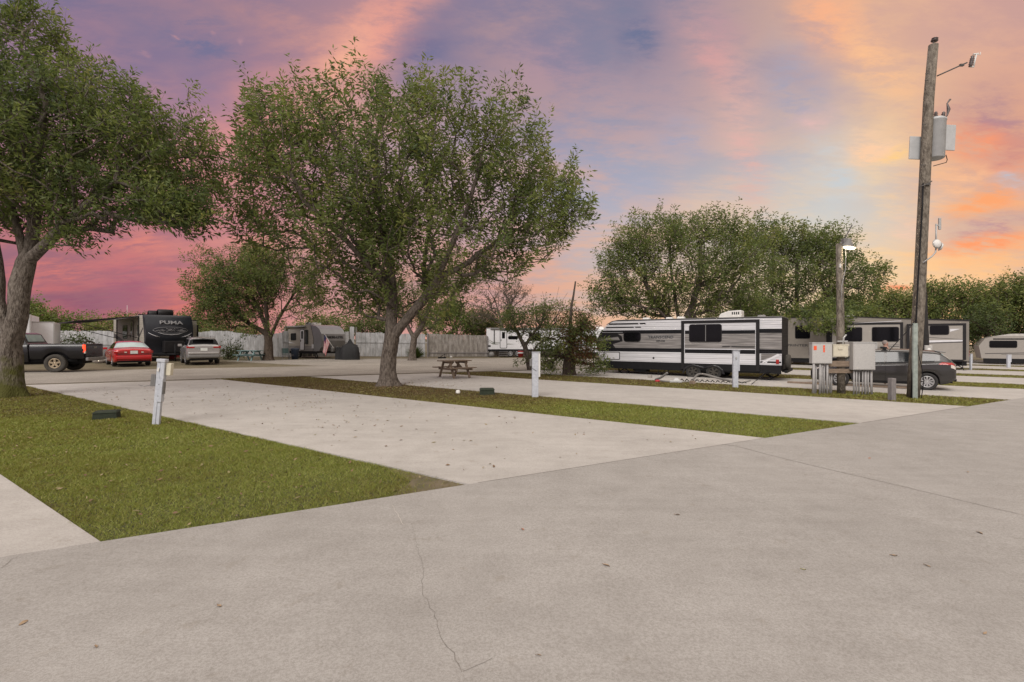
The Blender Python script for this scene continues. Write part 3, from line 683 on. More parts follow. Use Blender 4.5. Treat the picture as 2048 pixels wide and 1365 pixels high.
def skeleton_mesh(PA, par, rad, cnt_min=0.0, flare=None, bumps=0, seed=0):
    n = len(PA); ch = [[] for _ in range(n)]
    for i in range(1, n): ch[par[i]].append(i)
    mb = MB(); stack = [(0, None)]; rr = random.Random(seed)
    while stack:
        i, pre = stack.pop(); chain = [i] if pre is None else [pre, i]; 
        while ch[chain[-1]]:
            c = sorted(ch[chain[-1]], key=lambda q: -rad[q]); cur = chain[-1]
            for q in c[1:]: stack.append((q, cur))
            chain.append(c[0])
        if len(chain) < 2: continue
        rs = [rad[q] for q in chain]
        if pre is not None: rs[0] = min(rad[pre], rs[1] * 1.15)
        if rs[1] < cnt_min: continue
        pts_ = [Vector(PA[q]) for q in chain]; rmax = rs[1]
        ns = 14 if rmax > .15 else 8 if rmax > .05 else 5 if rmax > .02 else 3
        if pre is None and flare:
            fl = []
            extra = []
            for p, r_ in zip(pts_, rs):
                extra.append(p); h = p.z - pts_[0].z; fl.append(r_ * (1 + flare * math.exp(-h / .32)))
            # finer rings for the root flare
            p2, r2 = [], []
            for a, b, ra, rb in zip(pts_[:-1], pts_[1:], rs[:-1], rs[1:]):
                k = 5 if a.z - pts_[0].z < 2 else 1
                for q in range(k):
                    f = q / k; p = a.lerp(b, f); h = p.z - pts_[0].z; p2.append(p); r2.append((ra + (rb - ra) * f) * (1 + flare * math.exp(-h / .32)) * (1 + bumps * .035 * math.sin(h * 4.3 + seed)))
            p2.append(pts_[-1]); r2.append(rs[-1]); pts_, rs = p2, r2; ns = 28
            o0 = len(mb.v); mb.tube(pts_, rs, ns)
            for q in range(o0, o0 + ns * len(pts_)):                       # buttresses and lumps
                ring = (q - o0) // ns; k = (q - o0) % ns; c = pts_[ring]; v = Vector(mb.v[q]) - c; h = c.z - pts_[0].z; a = 2 * pi * k / ns
                f = 1 + (.22 * math.exp(-h / .45) * math.sin(5 * a + seed) if h < 2 else 0) + bumps * (.07 * math.sin(3 * a + h * 2.2 + seed) + .05 * math.sin(5 * a - h * 4) + .03 * math.sin(9 * a + h * 9))
                mb.v[q] = tuple(c + v * f)
        else: mb.tube(pts_, rs, ns, caps=False)
    return mb

def shoots(seed, PA, par, tips, centre, L0, nl, leaf, spiky=.3, up=.9, out=.7, droop=0., tonebase=.5, spread=.12, vtone=.03, yellow=.05, zref=6, bare=0.):
    """leafy shoots at every branch tip -> leaf quads"""
    r = np.random.default_rng(seed); n = len(tips); T = PA[tips]; B = PA[par[tips]]
    if bare: 
        keep = r.uniform(size=n) > bare; T, B = T[keep], B[keep]; n = len(T)
    ax = (T - B); ax /= np.linalg.norm(ax, axis=1)[:, None] + 1e-6
    o = T - np.array(centre); o /= np.linalg.norm(o, axis=1)[:, None] + 1e-6
    d = ax * .5 + o * out + np.array([0, 0, 1]) * up * r.uniform(.4, 1.3, n)[:, None] + r.normal(0, .3, (n, 3)); d[:, 2] -= droop
    d /= np.linalg.norm(d, axis=1)[:, None]; Ls = L0 * r.uniform(.55, 1.5, n) * (1 + spiky * np.clip(o[:, 2], 0, 1) * r.uniform(0, 1.6, n))
    m = nl; q = np.tile((np.arange(m) + r.uniform(0, 1, m)) / m, (n, 1)) + r.uniform(-.03, .03, (n, m)); q = q - .25
    c = T[:, None] + d[:, None] * (q * Ls[:, None])[..., None]
    rad = r.normal(size=(n, m, 3)); rad -= (rad * d[:, None]).sum(-1, keepdims=True) * d[:, None]; rad /= np.linalg.norm(rad, axis=-1, keepdims=True)
    sp_ = spread * (1.25 - .75 * np.clip(q, 0, 1)) * r.uniform(.2, 1.2, (n, m))
    c = c + rad * sp_[..., None]
    ld = rad * .9 + d[:, None] * .55 + r.normal(0, .35, (n, m, 3)); ld[..., 2] -= .25; ld /= np.linalg.norm(ld, axis=-1, keepdims=True)
    ll = leaf[0] * r.uniform(.65, 1.3, (n, m)); lw = leaf[1] * r.uniform(.75, 1.25, (n, m))
    sd = np.cross(ld, r.normal(size=(n, m, 3))); sd /= np.linalg.norm(sd, axis=-1, keepdims=True) + 1e-6
    v = np.empty((n, m, 4, 3), np.float32)
    v[:, :, 0] = c; v[:, :, 2] = c + ld * ll[..., None]
    mid = c + ld * (ll * .45)[..., None]; mid[..., 2] += .0
    v[:, :, 1] = mid + sd * (lw / 2)[..., None]; v[:, :, 3] = mid - sd * (lw / 2)[..., None]
    lump = pnoise(T[:, 0], T[:, 1] + T[:, 2] * .7, 1.3, seed + 3)
    tn = tonebase + .22 * lump + r.normal(0, .13, n) + np.where(r.uniform(size=n) < yellow, .35, 0)
    tn = np.clip(tn[:, None] + r.normal(0, .08, (n, m)), 0, 1)
    # the shoots' own stems
    sv = np.empty((n, 3, 3), np.float32); w_ = r.normal(size=(n, 3)); w_ /= np.linalg.norm(w_, axis=1)[:, None]
    sv[:, 0] = T - d * (Ls * .3)[:, None] + w_ * .006; sv[:, 1] = T - d * (Ls * .3)[:, None] - w_ * .006; sv[:, 2] = T + d * (Ls * .72)[:, None]
    return v.reshape(-1, 3), np.repeat(tn.ravel(), 4), sv.reshape(-1, 3)

def tree(name, u, v, label, cat, trunk, limbs, lobes, nt, R0, leaves, seed, group=None, wood='bark', leafm='leaf_green', minh=1.8, flare=.55, bumps=1, minr=0., loc=None, r_tip=.008, step=.45, centre=None, kink=.12):
    p = loc or P(u, v)
    root = thing(name, (p.x, p.y, G(p.x) - .03), 0, label, cat, group)
    PA, par, rad, tips = grow(seed, trunk, limbs, lobes, nt, R0, r_tip, minh, step, kink)
    skeleton_mesh(PA, par, rad, minr, flare, bumps, seed).build('trunk', wood, root)
    if leaves:
        c = centre or (trunk[-1][0], trunk[-1][1], trunk[-1][2])
        lv, tn, sv = shoots(seed + 1, PA, par, tips, c, **leaves)
        sq = sv.reshape(-1, 3, 3); sq = np.concatenate([sq, sq[:, 2:3] + (sq[:, 0:1] - sq[:, 1:2]) * .3], 1)[:, [1, 0, 3, 2]]
        cr_ = rawmesh('crown', np.concatenate([lv, sq.reshape(-1, 3)]), 4, np.concatenate([tn, np.zeros(len(sq) * 4)]), leafm, root)
        cr_.data.materials.append(MATS[wood]); nl_ = len(lv) // 4
        cr_.data.polygons.foreach_set('material_index', np.r_[np.zeros(nl_, np.int32), np.ones(len(sq), np.int32)])
    return root

# centre tree: 53 px per metre, base at (777,774)
def px_lobes(base_u, base_v, s, L_):
    """lobes drawn as (u, v, ru, rv, depth offset m, depth radius m, weight) at the tree's own distance"""
    return [((( u - base_u) / s, dy, (base_v - v) / s), (ru / s, dr, rv / s), w_) for u, v, ru, rv, dy, dr, w_ in L_]
def scale_at(u, v): return (v - HY - TILT * (u - CX)) / CAMH
s = scale_at(777, 774)
def q(u, v, dy=0, bu=777, bv=774, sc=None): return ((u - bu) / (sc or s), dy, (bv - v) / (sc or s))
tree('shade_tree', 777, 774, 'largest spreading tree, forked trunk rising from the middle grass strip near the brown picnic table', 'tree',
     [q(777, 774), q(777, 740), q(779, 705), q(783, 676)],
     [[q(783, 676), q(781, 640, .1), q(782, 590, .2), q(782, 540, 0), q(770, 480, -.3), q(765, 400, -.4), q(760, 300, -.5)],
      [q(782, 600, .2), q(765, 560, -.3), q(735, 520, -.8), q(690, 470, -1.3), q(640, 420, -1.5), q(600, 340, -1.4)],
      [q(782, 590, .2), q(755, 530, .6), q(700, 500, 1.4), q(620, 470, 2), q(540, 420, 2)],
      [q(783, 676), q(808, 645, -.1), q(832, 618, -.15), q(855, 592, -.2), q(880, 555, -.3), q(905, 500, -.5), q(935, 440, -.8), q(960, 360, -.9), q(980, 260, -1)],
      [q(855, 592, -.2), q(842, 540, .5), q(845, 470, .9), q(860, 380, 1.4), q(870, 280, 1.6)],
      [q(880, 555, -.3), q(940, 520, .2), q(1000, 470, .6), q(1070, 430, .9), q(1120, 400, 1)],
      [q(765, 480, -.3), q(720, 400, .8), q(680, 300, 1.3), q(650, 240, 1.4)]],
     px_lobes(777, 774, s, [(800, 345, 265, 150, 0, 4.3, 7), (640, 335, 140, 130, -.3, 3.0, 2.2), (570, 300, 80, 120, .2, 2, .7), (530, 400, 85, 110, 0, 2.0, .9), (1010, 335, 105, 115, 0, 2.6, 1.9), (1090, 420, 95, 100, 0, 2.2, 1.2), (1140, 440, 50, 60, 0, 1.2, .3),
                                (690, 480, 190, 90, 0, 3.4, 2.6), (930, 490, 190, 85, 0, 3.2, 2.5), (660, 590, 80, 60, .5, 1.6, .45), (740, 600, 80, 55, -.4, 1.6, .5), (880, 600, 90, 60, .4, 1.6, .5), (600, 200, 25, 40, 0, .8, .12), (515, 235, 16, 50, 0, .5, .07), (750, 200, 30, 40, 0, 1.0, .16), (850, 205, 40, 35, 0, 1.0, .2), (1010, 215, 50, 45, 0, 1.0, .25)]),
     3000, .255, dict(L0=.70, nl=34, leaf=(.19, .055), up=1.2, out=.5, tonebase=.55, spread=.10, spiky=.45), 21, minh=2.4, flare=.75)

# big tree at the left edge
s = scale_at(14, 796)
def q(u, v, dy=0): return ((u - 14) / s, dy, (796 - v) / s)
tree('shade_tree', 14, 796, 'leafy tree at the left edge with a thick mossy double trunk', 'tree',
     [q(22, 796), q(22, 740), q(18, 690), q(14, 660)],
     [[q(22, 690), q(35, 630), q(42, 570), q(52, 525), q(40, 470), q(20, 400), q(0, 320), q(-20, 220)],
      [q(52, 525), q(100, 495, -.2), q(150, 460, -.4), q(210, 420, -.6), q(280, 380, -.8), q(340, 400, -.9), q(380, 450, -1)],
      [q(52, 525), q(80, 480, .3), q(110, 430, .5), q(150, 360, .8), q(200, 280, 1), q(240, 200, 1)],
      [q(42, 500), q(70, 420, 0), q(110, 330, -.5), q(140, 230, -.7), q(100, 130, -.8)],
      [q(18, 660), q(-2, 600), q(-6, 520), q(-20, 430), q(-60, 330), q(-90, 200)],
      [q(-6, 520), q(-60, 480), q(-140, 430), q(-220, 380)],
      [q(280, 380, -.8), q(340, 330, -.8), q(400, 300, -.9)]],
     px_lobes(14, 796, s, [(20, 200, 150, 190, 0, 2.6, 4), (150, 290, 190, 150, 0, 2.8, 5), (270, 300, 130, 130, 0, 2.3, 3), (340, 330, 75, 110, 0, 1.8, 1.6), (350, 420, 75, 50, -.5, 1.1, .9), (200, 420, 140, 50, -.3, 1.3, 1.3), (170, 480, 42, 35, -.5, .6, .35), (60, 60, 75, 60, 0, 1.5, .8), (400, 270, 22, 35, 0, .6, .12), (370, 185, 10, 20, 0, .3, .03), (20, 400, 120, 70, 0, 2, 1.6), (-130, 250, 150, 200, 0, 3, 4), (400, 440, 45, 42, -.6, .8, .4)]),
     3200, .255, dict(L0=.46, nl=30, leaf=(.145, .044), up=.3, out=.75, droop=.15, tonebase=.52, spread=.11, spiky=.4), 33, minh=3.4, wood='bark_mossy', flare=.62)

# mid-distance tree left of centre
s = scale_at(537, 722)
def q(u, v, dy=0): return ((u - 537) / s, dy, (722 - v) / s)
tree('shade_tree', 537, 722, 'round leafy tree with short dark trunk beside the teal picnic table', 'tree',
     [q(537, 722), q(537, 690), q(535, 668)],
     [[q(536, 680), q(555, 640), q(580, 600), q(600, 560, 1)], [q(535, 668), q(520, 620), q(490, 570), q(470, 530)], [q(535, 668), q(540, 600, -.6), q(545, 530, -1)], [q(535, 668), q(480, 640, .5), q(430, 610, 1)]],
     px_lobes(537, 722, s, [(480, 570, 105, 70, 0, 2.8, 4), (560, 550, 95, 60, 0, 2.6, 3), (430, 555, 62, 60, 0, 1.8, 1.2), (450, 620, 62, 42, 0, 1.6, 1.4), (610, 600, 50, 50, 0, 1.5, 1), (520, 640, 60, 38, 0, 1.5, .9), (500, 520, 60, 34, 0, 1.5, .8)]),
     2500, .28, dict(L0=.6, nl=26, leaf=(.17, .062), up=.7, out=.6, tonebase=.52), 41, minh=1.6, minr=.012, wood='bark_dark', step=.6)
# slender tree behind the centre trunk
s = scale_at(825, 722)
def q(u, v, dy=0): return ((u - 825) / s, dy, (722 - v) / s)
tree('shade_tree', 825, 722, 'slender pale tree beside a spiky shrub before the white fence', 'tree',
     [q(825, 722), q(826, 695), q(828, 675)], [[q(828, 675), q(845, 650), q(858, 615), q(870, 575)], [q(828, 675), q(812, 645), q(800, 600)], [q(845, 650), q(830, 600, -.5), q(825, 560, -.5)]],
     px_lobes(825, 722, s, [(830, 590, 90, 60, 0, 2.3, 3), (900, 560, 60, 55, 0, 1.8, 1.4), (740, 600, 60, 50, 0, 1.8, 1.2), (850, 640, 45, 25, 0, 1.0, .5), (960, 545, 40, 30, 0, 1, .5)]),
     1400, .24, dict(L0=.55, nl=24, leaf=(.15, .055), up=.5, out=.6, tonebase=.45), 47, minh=2.2, minr=.012, step=.6)
# pinkish grey sparse tree
s = scale_at(1000, 713)
def q(u, v, dy=0): return ((u - 1000) / s, dy, (713 - v) / s)
tree('sparse_tree', 1000, 712.5, 'sparse grey brown tree with thinning leaves rising above the white travel trailer', 'tree',
     [q(1000, 713), q(1002, 660), q(1004, 630)], [[q(1002, 640), q(990, 600), q(975, 575)], [q(1002, 640), q(1025, 600), q(1045, 570)]],
     px_lobes(1000, 713, s, [(1000, 600, 62, 48, 0, 2.5, 3), (1035, 590, 38, 40, 0, 1.5, 1), (960, 620, 30, 30, 0, 1.5, .6)]),
     700, .22, dict(L0=.6, nl=13, leaf=(.14, .06), up=.5, out=.6, tonebase=.5), 53, wood='bark', leafm='leaf_grey', minh=2.6, loc=Vector((-1.25, 53, 0)), r_tip=.014, step=.6)
# forked small tree in front of the white trailer, dead twigs above
s = scale_at(1062, 742)
def q(u, v, dy=0): return ((u - 1062) / s, dy, (742 - v) / s)
tree('small_tree', 1062, 742, 'small forked tree with bare twigs above thin green leaves, left of the stump like trunk', 'tree',
     [q(1062, 742), q(1056, 715), q(1050, 692)], [[q(1050, 692), q(1040, 675), q(1030, 655), q(1025, 620), q(1022, 590)], [q(1052, 690), q(1062, 672), q(1080, 650), q(1100, 620), q(1125, 600), q(1135, 585)], [q(1080, 650), q(1090, 610), q(1085, 582)], [q(1100, 620), q(1112, 600), q(1118, 573)]],
     px_lobes(1062, 742, s, [(1060, 640, 55, 30, 0, 1.2, 2), (1090, 680, 55, 30, 0, 1.2, 1.6), (1030, 640, 30, 30, 0, 1, .8), (1045, 725, 25, 14, -.2, .6, .35), (1095, 720, 40, 22, -.3, .8, .8), (1110, 625, 40, 25, 0, 1, .7)]),
     760, .15, dict(L0=.45, nl=22, leaf=(.12, .048), up=.3, out=.6, tonebase=.5, bare=.15), 59, minh=.5, flare=.3, r_tip=.008, step=.35)
# overgrown stump
s = scale_at(1140, 752)
def q(u, v, dy=0): return ((u - 1140) / s, dy, (752 - v) / s)
st_ = tree('stump_tree', 1140, 752, 'broken topped trunk wrapped in rusty and green creeper beside the striped travel trailer', 'tree',
     [q(1140, 752), q(1139, 720), q(1142, 680), q(1140, 640), q(1143, 610), q(1151, 562)], [[q(1140, 640), q(1125, 620), q(1115, 600)], [q(1142, 680), q(1165, 650), q(1180, 630)]],
     px_lobes(1140, 752, s, [(1130, 690, 60, 45, 0, 1.3, 2), (1180, 700, 38, 40, -.2, 1, 1.2), (1160, 650, 35, 35, 0, 1, 1), (1195, 725, 20, 18, -.3, .6, .35), (1095, 730, 25, 16, -.3, .5, .5), (1165, 735, 35, 15, -.4, .5, .5)]),
     620, .25, dict(L0=.45, nl=22, leaf=(.11, .045), up=.45, out=.7, tonebase=.52, bare=.12), 61, minh=.3, wood='bark_dark', flare=.45, step=.3)
MB().tube([q(1140, 680), q(1141, 640), q(1143, 610), q(1147, 590), q(1151, 562)], [.11, .085, .06, .048, .038], 10).build('broken_top', 'bark', st_)
lb = px_lobes(1140, 752, s, [(1145, 680, 28, 60, -.1, .55, 2), (1160, 700, 28, 38, -.3, .5, 1.2), (1175, 650, 22, 25, -.1, .5, .7)])
PA, par, rad, tips = grow(62, [q(1140, 752), q(1139, 720), q(1142, 680), q(1140, 640)], [], lb, 190, .12, .006, .3, .3)
lv, tn, sv = shoots(64, PA, par, tips, q(1140, 690), .35, 22, (.10, .045), up=.2, out=.7)
vine = rawmesh('creeper', lv, 4, tn, 'leaf_rust', st_); vine['label'] = 'rust coloured dead creeper round the trunk'
# big trees behind the striped trailer
s = 30.0
def q(u, v, dy=0, bu=1370): return ((u - bu) / s, dy, (742 - v) / s)
def at(u, Y): X = (u - CX) / FPX * Y; return Vector((X, Y, G(X)))
tree('shade_tree', 0, 0, 'broad tree behind the striped trailer with a low limb over its roof', 'tree',
     [q(1370, 742), q(1368, 700), q(1362, 670)], [[q(1362, 670), q(1335, 640), q(1310, 610), q(1290, 570)], [q(1362, 670), q(1310, 628, -.8), q(1260, 620, -1), q(1220, 622, -1)], [q(1362, 670), q(1385, 620), q(1400, 560), q(1400, 500)], [q(1362, 670), q(1360, 600, 1), q(1350, 520, 1)]],
     px_lobes(1370, 742, s, [(1350, 540, 135, 100, 0, 3.8, 6), (1260, 570, 85, 75, 0, 2.4, 2.4), (1215, 600, 45, 42, 0, 1.4, .8), (1300, 480, 75, 45, 0, 2, 1.2), (1400, 480, 80, 45, 0, 2, 1.4), (1470, 560, 80, 85, 0, 3, 2.6), (1245, 510, 25, 28, 0, .8, .2), (1490, 485, 62, 48, 0, 1.8, 1.2), (1450, 625, 90, 34, 0, 2, 1.6), (1290, 625, 70, 26, 0, 1.6, .7)]),
     2700, .38, dict(L0=.75, nl=26, leaf=(.19, .068), up=.85, out=.5, tonebase=.55, spread=.15), 71, minh=2.8, loc=at(1370, 33), minr=.012, step=.6, leafm='leaf_green')
s = 24.4
def q(u, v, dy=0, bu=1370): return ((u - bu) / s, dy, (728 - v) / s)
tree('shade_tree', 0, 0, 'broad tree behind the lamp post, thinning out towards the sunset on its right', 'tree',
     [q(1600, 728, 0, 1600), q(1598, 700, 0, 1600), q(1590, 672, 0, 1600)], [[q(1590, 672, 0, 1600), q(1550, 630, 0, 1600), q(1520, 580, 0, 1600)], [q(1590, 672, 0, 1600), q(1630, 610, 0, 1600), q(1690, 570, 0, 1600)], [q(1590, 672, 0, 1600), q(1600, 580, .5, 1600), q(1600, 510, .5, 1600)]],
     px_lobes(1600, 728, s, [(1590, 550, 125, 90, 0, 3.6, 6), (1540, 480, 80, 45, 0, 2, 1.5), (1640, 490, 70, 42, 0, 2, 1.2), (1690, 560, 70, 60, 0, 2, 1.8), (1740, 560, 42, 32, 0, 1.1, .6), (1600, 640, 90, 36, -3.5, 2.0, 1.8), (1650, 660, 60, 26, -5, 1.2, .6), (1520, 640, 70, 40, 0, 2, 1.2), (1560, 655, 45, 30, -6, 1.0, .6), (1690, 625, 50, 35, 0, 1.4, .7)]),
     2700, .38, dict(L0=.75, nl=26, leaf=(.23, .082), up=.85, out=.55, tonebase=.5, spread=.15), 79, minh=2.4, loc=at(1600, 41), minr=.012, step=.6, leafm='leaf_green')
# dense trees at the right
def simple(name, u, Y, label, lob, nt, leaf, seed, h=2., cat='tree', group=None, leafm='leaf_green', tb=.62, L0=.9, nl=18, R0=.28, up=.6, minh=1.2, wood='bark_dark'):
    p = at(u, Y); sc = FPX / Y; bv = HY + TILT * (u - CX) + CAMH * sc
    zt = h
    tree(name, 0, 0, label, cat, [(0, 0, 0), (.05, 0, zt * .5), (0, .1, zt)], [], px_lobes(u, bv, sc, lob), nt, R0, dict(L0=L0, nl=nl, leaf=leaf, up=up, out=.5, tonebase=tb, spread=.2), seed, group, wood, leafm, minh, .3, .5, .02, loc=p, r_tip=.02, step=.9)
RT = 'trees beyond the right hand sites'
simple('dense_tree', 1800, 52, 'low rounded tree at the sunset gap right of the lamp post', [(1790, 630, 62, 48, 0, 3, 3), (1765, 600, 25, 30, 0, 1.5, .6)], 700, (.24, .11), 83, group=RT, nl=16)
simple('dense_tree', 1910, 50, 'dense dark green tree behind the wooden utility pole', [(1905, 625, 85, 62, 0, 4, 5), (1860, 600, 50, 40, 0, 2, 1)], 1200, (.24, .11), 84, group=RT, nl=18)
simple('dense_tree', 2010, 46, 'dense green tree at the right edge above the low grey trailer', [(2030, 615, 80, 62, 0, 4, 5), (1975, 640, 40, 55, 0, 2, 1.4)], 1300, (.22, .10), 85, group=RT, nl=20)
simple('dense_tree', 2130, 44, 'dense green tree cut off by the right edge of the picture', [(2120, 615, 90, 70, 0, 4, 5)], 900, (.24, .11), 86, group=RT)
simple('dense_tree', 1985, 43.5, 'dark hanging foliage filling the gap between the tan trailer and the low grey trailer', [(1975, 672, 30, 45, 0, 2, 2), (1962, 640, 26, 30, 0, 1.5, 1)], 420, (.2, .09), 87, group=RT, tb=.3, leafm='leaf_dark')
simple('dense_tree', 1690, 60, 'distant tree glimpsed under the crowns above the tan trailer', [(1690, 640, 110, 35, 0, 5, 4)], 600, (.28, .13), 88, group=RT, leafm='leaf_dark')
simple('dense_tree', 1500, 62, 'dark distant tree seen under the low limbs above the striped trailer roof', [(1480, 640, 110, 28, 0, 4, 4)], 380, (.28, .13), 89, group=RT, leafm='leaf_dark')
# growth beyond the fence
BG = 'growth beyond the white fence'
simple('bush', 70, 47, 'bright green leafy bush behind the white box trailers', [(75, 650, 55, 38, 0, 2.5, 3), (62, 620, 22, 22, 0, 1, .4)], 420, (.2, .10), 91, 1.2, 'bush', BG, 'leaf_bright', .6, R0=.12)
simple('bush', 140, 48, 'green bush under the tip of the spread awning', [(135, 668, 60, 42, 0, 2.5, 3)], 520, (.2, .10), 92, 1.2, 'bush', BG, 'leaf_bright', .5, R0=.12)
simple('bush', 230, 49, 'greyish domed bush behind the awning of the black fronted trailer', [(230, 660, 42, 30, 0, 2.5, 3)], 320, (.2, .09), 93, 1.2, 'bush', BG, 'leaf_green', .75, R0=.12)
simple('bush', 390, 50, 'low bushy growth behind the black fronted trailer and the silver car', [(380, 665, 60, 38, 0, 3, 3)], 420, (.22, .1), 94, 1.2, 'bush', BG, 'leaf_green', .55, R0=.12)
simple('bush', 470, 49, 'bushy growth behind the round tree and the leaning fence boards', [(465, 680, 60, 34, 0, 2.5, 3)], 420, (.2, .1), 95, 1.2, 'bush', BG, 'leaf_green', .6, R0=.12)
simple('bush', 650, 62, 'hazy low green growth over the fence behind the rounded trailer', [(655, 660, 60, 26, 0, 3, 3)], 420, (.25, .12), 96, 1.2, 'bush', BG, 'leaf_green', .65, R0=.12)
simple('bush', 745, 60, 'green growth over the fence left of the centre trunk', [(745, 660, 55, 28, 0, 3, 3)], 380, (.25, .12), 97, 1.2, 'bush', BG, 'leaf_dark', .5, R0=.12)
simple('bush', 900, 56, 'bright green tall bush rising over the brown stained gate', [(895, 650, 66, 38, 0, 3, 3), (910, 622, 24, 20, 0, 1, .5)], 850, (.2, .1), 98, 1.2, 'bush', BG, 'leaf_bright', .45, R0=.12)
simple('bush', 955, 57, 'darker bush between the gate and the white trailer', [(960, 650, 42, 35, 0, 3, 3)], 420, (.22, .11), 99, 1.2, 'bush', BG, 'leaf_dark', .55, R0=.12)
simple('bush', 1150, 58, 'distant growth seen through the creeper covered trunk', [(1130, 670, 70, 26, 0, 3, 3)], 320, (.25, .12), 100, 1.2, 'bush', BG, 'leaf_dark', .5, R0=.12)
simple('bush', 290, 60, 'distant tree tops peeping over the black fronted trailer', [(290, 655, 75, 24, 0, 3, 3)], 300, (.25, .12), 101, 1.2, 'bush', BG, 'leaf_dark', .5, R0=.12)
simple('bush', 200, 41.2, 'dark climbing shrub in front of the fence behind the pickup tail', [(112, 700, 28, 26, 0, .8, 2), (160, 690, 26, 22, 0, .8, 1)], 240, (.15, .07), 102, .8, 'bush', None, 'leaf_dark', .25, R0=.1, minh=.2)
simple('bush', 455, 38.5, 'low dark shrub against the fence behind the teal picnic table', [(462, 705, 20, 16, 0, .7, 2)], 110, (.14, .07), 103, .5, 'bush', None, 'leaf_dark', .35, R0=.06, minh=.1)
# spiky shrub before the fence
p = at(832, 44); mb = []; rr2 = np.random.default_rng(3)
n = 420; a = rr2.uniform(0, 2 * pi, n); el = rr2.uniform(.15, 1.5, n); ln = rr2.uniform(.7, 1.35, n)
d = np.stack([np.cos(a) * np.cos(el), np.sin(a) * np.cos(el), np.sin(el)], 1); sd = np.stack([-np.sin(a), np.cos(a), 0 * a], 1)
v = np.empty((n, 4, 3), np.float32); v[:, 0] = d * .05; v[:, 1] = d * (ln * .5)[:, None] * 1.1 + sd * .025; v[:, 2] = d * ln[:, None] * [1, 1, .93]; v[:, 3] = d * (ln * .5)[:, None] * 1.1 - sd * .025
o = rawmesh('spiky_shrub', v.reshape(-1, 3), 4, np.repeat(rr2.uniform(.1, .6, n), 4), 'leaf_dark', None, (p.x, p.y, G(p.x)))
tag(o, 'dark spiky shrub at the foot of the white fence beside the slender tree', 'shrub')
# ------------------------------------------------------------------ vehicles
def interp(x, xs, ys):
    if x <= xs[0]: return ys[0]
    for a, b, c, d in zip(xs[:-1], xs[1:], ys[:-1], ys[1:]):
        if x <= b:
            t = (x - a) / (b - a); return c + (d - c) * t
    return ys[-1]
def smoothi(x, xs, ys, k=.05):
    return sum(interp(x + o, xs, ys) for o in (-k, -k / 2, 0, k / 2, k)) / 5

